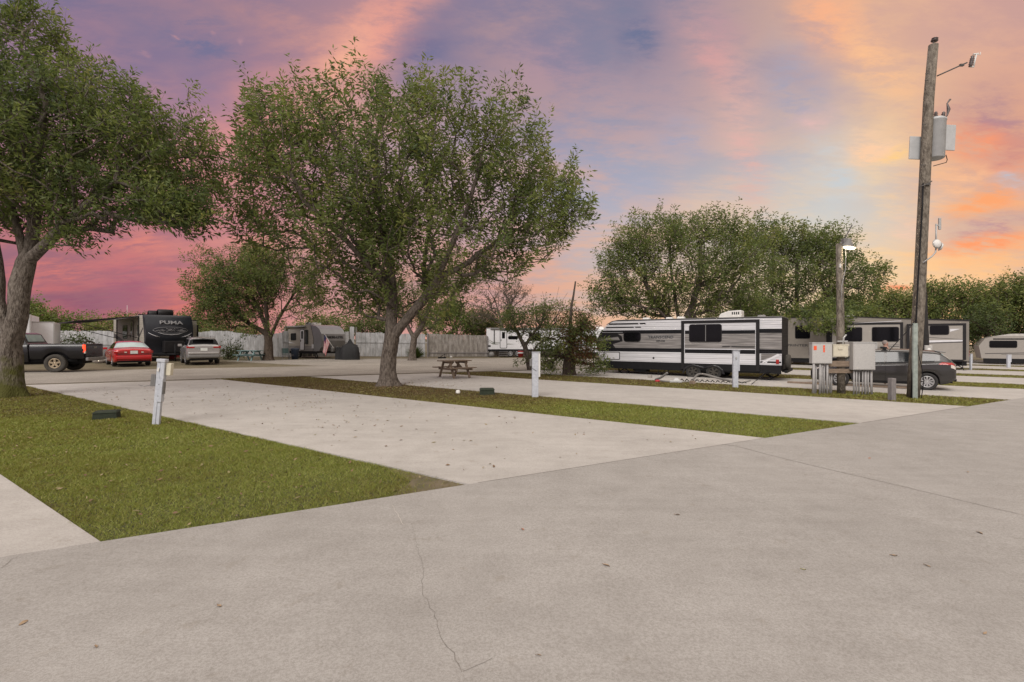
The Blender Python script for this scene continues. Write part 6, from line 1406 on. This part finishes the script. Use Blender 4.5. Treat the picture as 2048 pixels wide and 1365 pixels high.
# ------------------------------------------------------------------ picnic tables
def picnic(loc, rz, label, m, L=1.75, group='picnic tables'):
    t = thing('picnic_table', loc, rz, label, 'picnic table', group)
    top = MB()
    for i in range(5): top.bb((-L / 2, -.37 + i * .15, .715), (L / 2, -.37 + i * .15 + .138, .755))
    top.build('table_top', m, t)
    for s_ in (1, -1):
        b = MB()
        for k in range(2): b.bb((-L / 2, s_ * (.56 + .15 * k) - .06, .42), (L / 2, s_ * (.56 + .15 * k) + .075, .46))
        b.build('bench', m, t)
    for x in (-L / 2 + .28, L / 2 - .28):
        for s_ in (1, -1):
            MB().bar((x, s_ * .26, .71), (x, s_ * .62, .0), .045, .10, up=(1, 0, 0)).build('leg', m, t)
        MB().bb((x - .03 + .05, -.76, .33), (x + .02 + .05, .76, .42)).bb((x - .03 + .05, -.35, .62), (x + .02 + .05, .35, .712)).build('crossbeam', m, t)
        MB().bar((x, 0, .38), (x * .15, 0, .70), .05, .09).build('brace', m, t)
    return t
p = P(909, 757); picnic((p.x, p.y, G(p.x) + PZ), radians(38), 'weathered brown wooden picnic table standing on the concrete pad', 'wood_old', 1.35)
p = P(500, 722.5); picnic((p.x, p.y, G(p.x) + .02), radians(-8), 'teal painted picnic table beside the round tree near the fence', 'wood_teal', 1.6)

# ------------------------------------------------------------------ hook-up pedestals and posts
def pedestal(u, v, h, lean, rz, label, wd=.19, variant=0):
    p = P(u, v); t = thing('hookup_pedestal', (p.x, p.y, G(p.x)), rz, label, 'hookup pedestal', 'grey hookup pedestals on the grass strips'); t.rotation_euler = (lean[0], lean[1], rz)
    if variant == 1:
        c = MB(); c.bb((-.105, -.05, 0), (-.004, .05, h * .98)); c.bb((.004, -.045, 0), (.10, .045, h * .36)); c.bb((-.012, -.035, 0), (.012, .035, h * .9)); c.build('column', 'pedestal_paint', t, bevel=.006)
        b = MB(); b.bb((-.0, -.075, h * .36), (.125, .065, h * .70)); b.bb((.01, -.07, h * .70), (.135, .07, h * .96)); b.build('outlet_box', 'pedestal_paint', t, bevel=.008)
        MB().bb((-.115, -.085, h * .955), (.15, .085, h)).build('cap', 'pedestal_paint', t, bevel=.008)
        MB().bb((.127, -.05, h * .48), (.15, .05, h * .66)).build('outlet_lid', 'trim_grey', t)
        MB().box((-.045, -.062, h * .84), (.05, .02, .07), rot=Matrix.Rotation(.3, 3, 'Y')).build('number_tab', 'plastic_white', t)
        for z in (.45, .62): MB().lathe([(.001, .01), (.01, .008), (.01, 0)], (.02, -.075, h * z), (0, -1, 0), 8).build('bolt', 'iron', t)
        bx = MB(); bx.bb((.15, -.02, h * .76), (.30, .12, h * .94)); bx.bb((.14, .0, h * .82), (.16, .1, h * .9)); bx.build('cable_box', 'box_beige', t, bevel=.02)
        mb = MB(); mb.bb((-.32, .04, h * .58), (-.235, .12, h * .76)); mb.bb((-.228, .03, h * .585), (-.17, .11, h * .76)); mb.tube([(-.28, .06, h * .6), (-.5, .06, h * .57), (-.7, .08, h * .585)], .008, 5); mb.build('meter_box', 'trim_grey', t, bevel=.008)
        MB().tube([(-.13, .03, h * .96), (-.15, .06, h * .9), (-.14, .07, h * .75)], .012, 6).build('cable', 'black_paint', t)
    else:
        c = MB(); c.bb((-wd / 2, -.055, 0), (wd * .28, .055, h)); c.build('column', 'pedestal_paint', t, bevel=.006)
        b = MB(); b.bb((wd * .28, -.06, h * .47), (wd * .5, .06, h * .985)); b.build('outlet_box', 'plastic_white' if variant == 2 else 'pedestal_paint', t, bevel=.006)
        MB().bb((-wd / 2 - .008, -.07, h), (wd / 2 + .008, .07, h + .022)).build('cap', 'pedestal_paint', t, bevel=.005)
        if variant == 2:
            MB().bb((-wd / 2 - .07, -.04, h * .70), (-wd / 2 - .002, .05, h * .86)).build('outlet_lid', 'trim_grey', t, bevel=.01); MB().tube([(-wd / 2, -.06, h * .66), (-wd / 2 + .12, -.065, h * .6)], .007, 5).build('cable', 'iron', t)
        if variant == 3: MB().box((-.02, -.07, h * .82), (.05, .03, .09)).build('outlet_lid', 'galvanised', t, bevel=.01)
    return t
pedestal(312, 852, 1.31, (0, .085), .12, 'leaning grey pedestal with a cream box in the near grass at left', variant=1).scale = (.60, .75, 1)
pedestal(1072, 797, 1.36, (0, 0), 0.1, 'upright grey pedestal with white side behind the green box', .24, 2)
pedestal(1472, 777, 1.38, (0, 0), 0, 'plain grey pedestal standing in front of the striped trailer', .24, 3)
pedestal(1942, 741, 1.05, (0, 0), 0, 'thin grey pedestal at the rear corner of the beige trailer', .12, 0)
pedestal(2018, 737, .95, (0, 0), 0, 'broad short grey pedestal near the right edge', .26, 0)
p = P(1784, 803); o = MB().box((0, 0, .34), (.15, .15, .70)).add([(-.075, -.076, .1), (-.01, -.077, .1), (-.012, -.077, .6), (-.05, -.076, .66)], [(0, 1, 2, 3)]).build('wooden_post', 'wood_post', None, (p.x, p.y, G(p.x)), .15, bevel=.012); tag(o, 'short weathered wooden post left of the tall utility pole', 'post')
# green irrigation boxes
def valve(u, v, w_, d_, h, rz, label):
    p = P(u, v); t = thing('utility_box', (p.x, p.y, G(p.x) + .0), rz, label, 'utility box', 'green utility boxes in the grass')
    MB().box((0, 0, h * .40), (w_, d_, h * .8), top=(.95, .93)).build('base', 'utility_green', t, bevel=.012)
    MB().box((0, 0, h * .9 + .002), (w_ * 1.04, d_ * 1.04, h * .2), top=(.84, .80)).build('lid', 'utility_green', t, bevel=.012)
valve(213, 840, .42, .32, .19, .45, 'low dark green box in the near grass left of the leaning pedestal')
valve(974, 791, .46, .40, .22, .1, 'green domed box in the grass beyond the central pad'); 
p = P(191, 833); o = MB().lathe([(.001, 0), (.05, 0), (.05, .04), (.001, .05)], (0, 0, 0)).build('pipe_cap', 'plastic_white', None, (p.x, p.y, G(p.x) + .02)); tag(o, 'small white pipe cap touching the near dark green box', 'pipe cap')
p = P(916, 789); o = MB().lathe([(.07, -.02), (.07, .10), (.05, .13), (.001, .14)], (0, 0, 0)).build('pipe_cap', 'plastic_white', None, (p.x, p.y, G(p.x))); tag(o, 'round white pipe cap in the grass between tree and green box', 'pipe cap')

# ------------------------------------------------------------------ lamp post with meter boxes
b = P(1683, 789); sc = scale_at(1683, 789)
lp = thing('street_lamp', (b.x, b.y, G(b.x)), 0, 'weathered wooden lamp post with a lit lamp above the meter boxes', 'lamp post')
MB().tube([(0, 0, -.1), (-.03, 0, 1.7), (-.05, 0, 3.4), (-.09, 0, 5.05)], [.125, .12, .11, .095], 14).build('pole', 'pole_wood', lp)
lmp = MB(); lmp.lathe([(.05, .12), (.08, .06), (.12, 0), (.17, -.10), (.20, -.16), (.19, -.16)], (.16, -.08, 5.08), (0.25, 0, 1), 18); lmp.box((.12, -.04, 5.13), (.26, .16, .17)); lmp.bar((-.06, 0, 5.05), (.1, -.03, 5.12), .06, .08)
ho = lmp.build('lamp_housing', 'trim_grey', lp, bevel=.01)
MB().lathe([(.001, -.03), (.17, -.02), (.18, 0), (.001, .01)], (.19, -.09, 4.91), (.25, 0, 1), 18).build('lamp_glass', 'lamp_warm', ho)
MB().tube([(.05, 0, 5.1), (.25, .1, 5.4), (.45, .15, 5.72)], .02, 6).build('antenna_bracket', 'iron', lp)
MB().tube([(.06, -.08, 5.0), (.07, -.1, 4.6), (.05, -.12, 4.2), (-.02, -.12, 3.9), (-.08, -.12, 3.6), (-.07, -.12, 2.9)], .012, 6).build('cable', 'conduit', lp)
MB().box((-.12, -.10, 4.3), (.05, .05, .12)).build('junction', 'plastic_white', lp)
MB().box((-.06, -.13, 1.78), (.34, .05, .05)).tube([(-.05, -.13, 1.6), (-.02, -.14, 1.9), (.06, -.15, 2.0)], .03, 6).build('bracket', 'galvanised', lp)
la = bpy.data.lights.new('lamp_light', 'POINT'); la.energy = 25; la.color = (1, .85, .6); la.shadow_soft_size = .12; lo = bpy.data.objects.new('lamp_light', la); COL.objects.link(lo); lo.parent = lp; lo.location = (.22, -.12, 4.78)
def boxat(x0, z0, x1, z1, y, dp): return (x0, y, z0), (x1, y + dp, z1)
k = 1 / sc
def PX(u, v): return ((u - 1683) * k, (789 - v) * k)
def meter(u0, v0, u1, v1, label, m, y, dp, stickers=False, group='meter boxes on the lamp post'):
    (x0, z1), (x1, z0) = PX(u0, v0), PX(u1, v1)
    t = thing('meter_box', (b.x + (x0 + x1) / 2, b.y + y, G(b.x) + z0), -.12, label, 'meter box', group); w_ = x1 - x0; h = z1 - z0
    MB().bb((-w_ / 2, 0, 0), (w_ / 2, dp, h)).build('cabinet', m, t, bevel=.01)
    MB().bb((-w_ / 2 - .008, -.012, h - .03), (w_ / 2 + .03, dp + .01, h + .012)).build('lid', 'galvanised' if m != 'box_beige' else m, t, bevel=.005)
    MB().bb((-w_ / 2 + .02, -.012, .02), (w_ / 2 - .02, -.002, h - .05)).build('door', m, t, bevel=.006)
    return t, w_, h
mt, w_, h = meter(1615, 686, 1652, 727, 'grey metal cabinet with orange stickers left of the lamp post', 'box_grey', -.30, .22)
MB().bb((-w_ / 2 + .04, -.018, h - .24), (-w_ / 2 + .13, -.014, h - .10)).build('sticker', 'orange_sticker', mt); 
for z in (.10, .18, .26): MB().bb((.02, -.018, h - z - .05), (.075, -.014, h - z + .02)).build('sticker', 'orange_sticker', mt)
mt2, w2, h2 = meter(1690, 685, 1730, 739, 'larger plain grey metal cabinet right of the lamp post', 'box_grey', -.45, .24)
MB().bb((w2 / 2, .02, h2 - .22), (w2 / 2 + .07, .12, h2 + .0)).build('bracket', 'galvanised', mt2)
mt3, w3, h3 = meter(1658, 690, 1686, 714, 'small cream plastic box fixed to the front of the lamp post', 'box_beige', -.24, .12); MB().bb((-.09, -.04, h3 - .16), (.05, -.01, h3 - .05)).build('button_plate', 'box_beige', mt3, bevel=.01); MB().bb((.0, -.02, .03), (.13, -.012, .12)).build('label_plate', 'box_beige', mt3)
r9 = random.Random(3)
def conduits(us, vtop, vbot, y, label, base_y=.0, grp='bundles of grey conduit pipes'):
    t = thing('conduit_bundle', (b.x, b.y + y, G(b.x)), 0, label, 'conduit pipes', grp)
    for i, u in enumerate(us):
        x, z1 = PX(u, vtop); xb, _ = PX(u + (i - len(us) / 2) * .25 + r9.uniform(-1, 1), vbot); r_ = r9.choice((.022, .028, .036))
        yy = r9.uniform(-.05, .08)
        MB().tube([(xb, yy, 0), (x, yy, z1 * .5), (x, yy, z1)], r_, 8).build('conduit', 'conduit', t)
    return t
conduits([1619, 1623, 1628, 1632, 1637, 1642, 1646], 727, 786, -.20, 'row of grey conduit pipes rising into the stickered cabinet')
conduits([1650, 1654, 1658, 1663], 731, 786, -.02, 'thinner set of pipes between the stickered cabinet and the lamp post')
conduits([1696, 1701, 1707, 1712, 1717, 1722, 1728], 739, 793, -.34, 'row of grey conduit pipes rising into the larger cabinet')
x0, z0 = PX(1648, 722); x1, z1 = PX(1700, 733); o = MB().bb((x0, -.03, z1), (x1, .03, z0)).bb((x0, -.03, z1 - .22), (x1, .03, z1 - .08)).build('cross_board', 'wood_old', lp, (0, -.14, 0))
# litter of bricks at the pad edge
# ------------------------------------------------------------------ utility pole
b2_ = P(1824, 798); s2_ = scale_at(1824, 798)
def U(u, v, dy=0): return ((u - 1824) / s2_, dy, (798 - v) / s2_)
up = thing('utility_pole', (b2_.x, b2_.y, G(b2_.x)), 0, 'tall leaning wooden utility pole carrying a grey transformer', 'utility pole')
pts_ = [U(1826, 803), U(1832, 700), U(1838, 600), U(1843, 480), U(1849, 350), U(1856, 200), U(1865, 92)]
MB().tube(pts_, [.168, .165, .16, .153, .146, .138, .128], 18).build('pole', 'pole_wood', up)
rc = MB(); a = U(1816, 797, -.22); c = U(1824, 648, -.20); rc.bb((-.16, -.26, .02), (-.02, -.19, 2.35)); rc.build('riser_cover', 'riser_paint', up, bevel=.01)
MB().tube([U(1813, 795, -.2), U(1815, 740, -.2), U(1822, 650, -.19), U(1827, 560, -.17), U(1832, 480, -.16), U(1836, 420, -.15), U(1838, 370, -.14)], .022, 8).build('cable', 'black_paint', up)
MB().tube([U(1829, 795, -.27), U(1832, 760, -.30), U(1829, 735, -.28), U(1824, 712, -.27), U(1822, 690, -.25), U(1822, 640, -.2)], .012, 6).build('cable', 'black_paint', up)
cb_ = MB(); cb_.tube([U(1823, 640, -.18), U(1800, 662, -.3), U(1770, 684, -.5), U(1735, 700, -.9)], .012, 6); cb_.build('cable', 'black_paint', up)
# top insulator
MB().tube([U(1865, 92), U(1866, 80)], .02).lathe([(.001, -.02), (.09, 0), (.10, .02), (.04, .04), (.05, .06), (.09, .08), (.001, .12)], U(1867, 84), (.2, 0, 1), 14).build('insulator', 'porcelain', up)
arm = MB(); arm.tube([U(1870, 155, -.05), U(1898, 143, -.12), U(1922, 133, -.18)], [.02, .02, .02]); arm.box(U(1913, 137, -.15), (.12, .06, .06)); arm.build('arm', 'iron', up)
fc = MB(); ax_ = Vector(U(1935, 118, -.2)) - Vector(U(1929, 144, -.2)); a0 = Vector(U(1927, 142, -.2))
fc.lathe([(.001, 0), (.05, .01), (.035, .05), (.06, .07), (.035, .11), (.06, .13), (.035, .17), (.06, .19), (.035, .23), (.06, .25), (.035, .29), (.05, .33), (.001, .36)], a0, ax_, 12); fc.build('fuse_insulator', 'porcelain', up)
fb_ = MB(); fb_.tube([a0 + Vector((.10, 0, 0)), a0 + Vector((.10, 0, 0)) + ax_ * .95], .022); fb_.bar(a0, a0 + Vector((.12, 0, 0)), .03, .03); fb_.bar(a0 + ax_ * .95, a0 + ax_ * .95 + Vector((.16, 0, .02)), .04, .03); fb_.tube([a0 + ax_ * .95 + Vector((.10, 0, 0)), a0 + ax_ * 1.0 + Vector((.2, -.02, -.05)), a0 + ax_ + Vector((.22, 0, .04))], .01, 5); fb_.build('fuse_holder', 'plastic_white', up)
MB().tube([U(1843, 153, -.12), U(1849, 153, -.12)], .012).tube([U(1842, 166, -.12), U(1849, 166, -.12)], .012).tube([U(1836, 254, -.14), U(1843, 254, -.14)], .012).tube([U(1833, 334, -.14), U(1843, 334, -.14)], .012).build('bolts', 'iron', up)
# transformer
tr = MB(); tc_ = U(1874, 316, .12); hT = (316 - 238) / s2_; rT = .26
tr.lathe([(.001, 0), (rT * .9, .0), (rT, .02), (rT, hT - .06), (rT * 1.05, hT - .05), (rT * 1.05, hT), (rT * .8, hT + .05), (.001, hT + .07)], tc_, (.04, 0, 1), 30)
tro = tr.build('transformer', 'transformer_grey', up)
for u_, dy in ((1887, .05), (1873, .05)):
    c_ = Vector(U(u_, 236, dy)); mI = MB(); mI.lathe([(.03, 0), (.05, .02), (.03, .05), (.06, .07), (.03, .10), (.06, .12), (.03, .15), (.05, .17), (.02, .2), (.001, .22)], c_, (.15 if u_ > 1880 else 0, 0, 1), 12); mI.build('bushing', 'porcelain', tro)
MB().tube([U(1887, 240, .05), U(1893, 232, 0), U(1896, 220, 0), U(1893, 208, 0), U(1899, 200, 0)], [.03, .02, .05, .02, .03], 8).build('arrester', 'porcelain', tro)
MB().box(U(1899, 275, .05), (.40, .04, .80), rot=Matrix.Rotation(.05, 3, 'Y')).build('cooling_fin', 'transformer_grey', tro, bevel=.01); MB().box(U(1838, 293, .16), (.38, .04, .72), rot=Matrix.Rotation(.05, 3, 'Y')).build('cooling_fin', 'transformer_grey', tro, bevel=.01)
MB().tube([U(1888, 312, -.05), U(1889, 322, -.08), U(1886, 328, -.1), U(1872, 332, -.12), U(1858, 336, -.14)], .012, 6).build('lead', 'black_paint', tro)
for v_ in (252, 305): MB().box(U(1862, v_, .02), (.16, .10, .05)).build('bracket', 'galvanised', tro)
# steps, clamp, small antennas
MB().tube([U(1829, 378, -.16), U(1845, 372, -.2), U(1852, 367, -.2)], .018, 6).box(U(1846, 373, -.18), (.12, .05, .05)).build('clamp', 'iron', up); MB().bb((U(1853, 392)[0], -.05, U(0, 392)[2]), (U(1857, 392)[0], .05, U(0, 362)[2])).build('guard_board', 'wood_old', up)
mst = MB(); mst.tube([U(1835, 528, -.2), U(1850, 516, -.25), U(1857, 508, -.25), U(1858, 498, -.25)], .022, 8).tube([U(1858, 498, -.25), U(1858, 452, -.25)], .022, 8); mst.build('antenna_mast', 'galvanised', up)
MB().lathe([(.001, .06), (.10, .05), (.15, 0), (.14, 0), (.001, .04)], U(1857, 492, -.30), (.05, -1, .1), 20).build('dish', 'plastic_white', up)
MB().lathe([(.001, .06), (.09, .05), (.13, 0), (.12, 0), (.001, .04)], U(1866, 497, -.25), (.9, -.4, -.3), 20).build('dish', 'plastic_white', up)
MB().box(U(1865, 452, -.25), (.07, .05, .36)).box(U(1860, 455, -.25), (.10, .04, .04)).build('panel_antenna', 'galvanised', up, bevel=.01)
# dark pole behind
p = at(1850, 23); sk_ = FPX / 23; bv_ = HY + TILT * (1850 - CX) + CAMH * sk_
dp = thing('utility_pole', (p.x, p.y, G(p.x)), 0, 'dark slender pole behind the leaning utility pole with a small meter on it', 'utility pole')
MB().tube([(.02, 0, 0), (-.02, 0, 2), (-.09, 0, 4), (-.2, 0, 6.4)], [.17, .165, .13, .05], 12).build('pole', 'black_pole', dp)
MB().bb((-.16, -.22, (bv_ - 713) / sk_), (.16, -.14, (bv_ - 691) / sk_)).build('meter', 'box_grey', dp, bevel=.01); MB().lathe([(.001, .05), (.07, .04), (.08, 0)], (0, -.22, (bv_ - 700) / sk_), (0, -1, 0), 16).build('dial', 'plastic_white', dp)

# ------------------------------------------------------------------ clutter around the striped trailer
def ground_tube(name, px, r, m, label, cat, z=.06, group=None):
    pl = [P(u, v) for u, v, *_ in px]; o_ = pl[0]
    pts_ = [(q_.x - o_.x, q_.y - o_.y, G(q_.x) - G(o_.x) + (e[2] if len(e) > 2 else r)) for q_, e in zip(pl, px)]
    # smooth
    out = []
    for i in range(len(pts_) - 1):
        p0, p1, p2, p3 = [Vector(pts_[max(0, min(len(pts_) - 1, i + j))]) for j in (-1, 0, 1, 2)]
        for k_ in range(6):
            t = k_ / 6; out.append(.5 * ((2 * p1) + (-p0 + p2) * t + (2 * p0 - 5 * p1 + 4 * p2 - p3) * t * t + (-p0 + 3 * p1 - 3 * p2 + p3) * t ** 3))
    out.append(Vector(pts_[-1]))
    return tag(MB().tube(out, r, 8).build(name, m, None, (o_.x, o_.y, G(o_.x))), label, cat, group)
ground_tube('sewer_hose', [(1335, 766, .42), (1322, 765, .2), (1312, 764, .08), (1345, 767), (1380, 766), (1400, 762, .3), (1440, 763, .12), (1480, 768), (1500, 765)], .045, 'hose_grey', 'thick grey hose snaking along the ground under the striped trailer', 'hose')
ground_tube('power_cord', [(1500, 772), (1520, 768, .25), (1530, 765, .4), (1540, 764, .42)], .014, 'black_paint', 'thin black cord hanging at the rear of the striped trailer', 'cord')
p = P(1425, 767); hs = thing('hose_support', (p.x, p.y, G(p.x) + .03), radians(-20), 'black folding hose support laid out below the trailer wheels', 'hose support')
for i in range(13): MB().bar((-1.3 + i * .2, -.1, 0), (-1.2 + i * .2, 0, .12 - .005 * i), .02, .03).bar((-1.1 + i * .2, .1, 0), (-1.2 + i * .2, 0, .12 - .005 * i), .02, .03).build('strut', 'black_paint', hs)
p = P(1315, 766); o = MB().box((0, 0, .06), (.35, .25, .12), top=(.6, .5)).build('rag', 'flag_red', None, (p.x, p.y, G(p.x) + .02), .4); o.modifiers.new('s', 'SUBSURF').levels = 2; tag(o, 'small reddish bag on the grass at the end of the grey hose', 'bag')
p = P(1352, 767); o = MB().box((0, 0, .05), (.5, .3, .10)).box((.02, 0, .15), (.3, .22, .12), top=(.4, .4)).build('tool_tray', 'galvanised', None, (p.x, p.y, G(p.x) + .02), -.3, bevel=.02); tag(o, 'grey tray with crumpled pale stuff beside the hose', 'tray')
for u, v, l, sd, lab in ((1300, 758, .16, 1, 'pile of pale stones near the trailer nose'), (1385, 770, .14, 2, 'dark block under the front trailer wheel')):
    p = P(u, v); mb = MB(); r7 = random.Random(sd)
    mb.box((0, 0, l / 2), (l * 1.6, l, l), top=(.85, .8)); tag(mb.build('block', 'stone' if sd == 1 else 'wood_old', None, (p.x, p.y, G(p.x) + .02), sd, bevel=.015), lab, 'block')
# fire pit things behind the pickup
for u, v, m, lab in ((199, 725, 'stone', 'low stone fire ring with embers behind the pickup tailgate'),):
    p = P(u, v); fr = thing('fire_pit', (p.x, p.y, G(p.x) + .02), 0, lab, 'fire pit')
    for k_ in range(9):
        a = 2 * pi * k_ / 9; MB().box((cos(a) * .42, sin(a) * .42, .09), (.24, .15, .18), rot=Matrix.Rotation(a + pi / 2, 3, 'Z'), top=(.85, .85)).build('stone', 'stone', fr, bevel=.02)
    MB().lathe([(.001, .12), (.12, .06), (.16, .0)], (0, 0, 0)).build('ember', 'lamp_warm', fr)
p = P(190, 728); o = MB().tube([(0, 0, .08), (1.1, .2, .10)], .07, 8).tube([(.2, .15, .07), (1.0, -.1, .2)], .05, 8).build('firewood', 'bark', None, (p.x, p.y, G(p.x) + .02), -.2); tag(o, 'small pile of logs left of the fire ring', 'firewood')
for i, (u, v) in enumerate(((352, 716), (345, 719))):
    p = P(u, v); o = MB().box((0, 0, .14), (.42, .3, .28), top=(.9, .9)).box((0, 0, .31), (.44, .32, .05)).build('cooler', 'red_plastic', None, (p.x, p.y, G(p.x) + .02), .3 * i, bevel=.02); tag(o, ['dark red cooler under the black trailer cap, the farther one', 'dark red cooler under the black trailer cap, the nearer one'][i], 'cooler', 'red coolers')
p = P(218, 726); ch = thing('folding_chair', (p.x, p.y, G(p.x)), 2.2, 'small dark folding chair left of the red car', 'chair')
MB().box((0, 0, .3), (.4, .36, .025)).build('seat', 'cloth_navy', ch); MB().box((0, .2, .5), (.4, .025, .3)).build('backrest', 'cloth_navy', ch)
for x in (-.19, .19): MB().bar((x, -.2, .01), (x, .2, .65), .02, .02).bar((x, .2, .01), (x, -.18, .35), .02, .02).build('leg', 'galvanised', ch)
p = P(884, 717.8); o = MB().box((0, 0, .06), (.7, .3, .10)).bar((-.2, 0, .1), (.25, .05, .38), .04, .04).tube([(.2, 0, .05), (.28, 0, .4)], .02).build('garden_tool', 'black_paint', None, (p.x, p.y, G(p.x) + .02), .2); tag(o, 'small dark object lying at the foot of the brown gate', 'tool')
p = P(902, 717.5); o = MB().lathe([(.001, 0), (.09, .02), (.12, .1), (.08, .2), (.001, .22)], (0, 0, 0)).build('ball', 'plastic_white', None, (p.x, p.y, G(p.x) + .02)); tag(o, 'small white ball lying before the brown gate', 'ball')
for u, v, L_, rz_, lab in ((1620, 771, 1.6, 2.5, 'timber lying across the pad in front of the dark hatchback'), (1745, 777, 2.2, 2.53, 'timber strip lying beside the dark hatchback')):
    p = P(u, v); o = MB().box((0, 0, .04), (L_, .10, .08)).build('timber', 'wood_old', None, (p.x, p.y, G(p.x) + PZ), rz_, bevel=.01); tag(o, lab, 'timber')

# ------------------------------------------------------------------ the moon
d = skydir(407, 240); mo = MB(); R_ = 3.6; n = 16; V_ = []
for i in range(n + 1):
    a = -pi / 2 + pi * i / n; V_ += [(R_ * cos(a), 0, R_ * sin(a)), (R_ * .62 * cos(a), 0, R_ * sin(a))]
mo.add(V_, [(2 * i, 2 * i + 1, 2 * i + 3, 2 * i + 2) for i in range(n)]); mo.add([(x, .4, z) for x, y, z in V_], [(2 * i, 2 * i + 1, 2 * i + 3, 2 * i + 2) for i in range(n)])
o = mo.build('moon', 'moon_glow', None, d * 1000); o.rotation_euler = (0, .15, atan2(-d.x, d.y)); tag(o, 'thin pale crescent moon in the pink sky between the two big trees', 'moon')

# ------------------------------------------------------------------ the man behind the hatchback
p = at(1770, 20.6)
man = thing('person', (p.x, p.y, G(p.x) + PZ), radians(-70), 'grey haired man in a dark shirt standing behind the dark hatchback', 'person')
def skin(name, joints, edges, rad, m, parent, sub=2):
    me = bpy.data.meshes.new(name); me.from_pydata(joints, edges, []); me.materials.append(MATS[m])
    o = bpy.data.objects.new(name, me); COL.objects.link(o); o.parent = parent
    md = o.modifiers.new('skin', 'SKIN'); md.use_smooth_shade = True
    for i, v in enumerate(me.skin_vertices[0].data): v.radius = rad[i] if hasattr(rad[i], '__len__') else (rad[i], rad[i])
    me.skin_vertices[0].data[0].use_root = True
    ss = o.modifiers.new('sub', 'SUBSURF'); ss.levels = sub; ss.render_levels = sub
    return o
# local +x is where he faces
J = [(0, 0, .95), (0, 0, 1.12), (-.01, 0, 1.33), (0, 0, 1.47), (.02, 0, 1.55), (.03, 0, 1.64), (.02, 0, 1.74),
     (0, .10, .90), (.02, .11, .50), (0, .11, .09), (.14, .12, .03), (0, -.10, .90), (.02, -.11, .50), (0, -.11, .09), (.14, -.12, .03),
     (0, .19, 1.43), (-.02, .24, 1.15), (.12, .22, .93), (.19, .21, .86), (0, -.19, 1.43), (-.02, -.24, 1.15), (.12, -.22, .93), (.19, -.21, .86)]
E = [(0, 1), (1, 2), (2, 3), (3, 4), (4, 5), (5, 6), (0, 7), (7, 8), (8, 9), (9, 10), (0, 11), (11, 12), (12, 13), (13, 14), (3, 15), (15, 16), (16, 17), (17, 18), (3, 19), (19, 20), (20, 21), (21, 22)]
Rr = [(.16, .13), (.17, .13), (.19, .12), (.10, .09), .058, (.085, .10), (.075, .088), .10, .065, .045, .04, .10, .065, .045, .04, .07, .05, .036, .03, .07, .05, .036, .03]
skin('body', J, E, Rr, 'skin', man)
skin('shirt', [(0, 0, .90), (0, 0, 1.12), (-.01, 0, 1.33), (0, 0, 1.46), (0, .19, 1.43), (-.01, .235, 1.22), (0, -.19, 1.43), (-.01, -.235, 1.22), (0, 0, 1.50)], [(0, 1), (1, 2), (2, 3), (3, 4), (4, 5), (3, 6), (6, 7), (3, 8)], [(.18, .15), (.185, .145), (.205, .135), (.12, .10), .085, .068, .085, .068, .075], 'cloth_navy', man)
skin('trousers', [(0, 0, .93), (0, .10, .86), (.02, .11, .50), (0, .11, .10), (0, -.10, .86), (.02, -.11, .50), (0, -.11, .10)], [(0, 1), (1, 2), (2, 3), (0, 4), (4, 5), (5, 6)], [(.17, .14), .115, .08, .07, .115, .08, .07], 'cloth_jean', man)
hm = MB(); hm.lathe([(.001, .125), (.05, .115), (.082, .085), (.096, .045), (.097, 0.0), (.09, -.04)], (.005, 0, 1.675), (-.25, 0, 1), 20); hm.build('hair', 'hair_grey', man)
for s_ in (1, -1): MB().lathe([(.001, .01), (.012, .008), (.016, 0), (.001, -.006)], (.02, .092 * s_, 1.655), (0, s_, 0), 10).build('ear', 'skin', man)
nm = MB(); nm.add([(.118, 0, 1.68), (.145, 0, 1.64), (.115, .018, 1.635), (.115, -.018, 1.635)], [(0, 1, 2), (0, 3, 1), (1, 3, 2)]); nm.build('nose', 'skin', man)
for s_ in (1, -1): MB().lathe([(.001, .008), (.010, .004), (.012, 0)], (.108, .032 * s_, 1.675), (1, .2 * s_, 0), 8).build('eye', 'text_dark', man)
MB().box((.112, 0, 1.605), (.012, .05, .01)).build('mouth', 'lamp_red', man)
for s_ in (1, -1):
    for f in range(4):
        y0 = .21 * s_ + (f - 1.5) * .018; l = (.06, .07, .066, .052)[f]
        MB().tube([(.20, y0, .85), (.225, y0, .82), (.225, y0, .85 - l)], [.010, .009, .007], 6).build('finger', 'skin', man)
    MB().tube([(.19, .21 * s_ - .03, .86), (.215, .21 * s_ - .045, .83), (.22, .21 * s_ - .045, .81)], [.011, .010, .008], 6).build('thumb', 'skin', man)
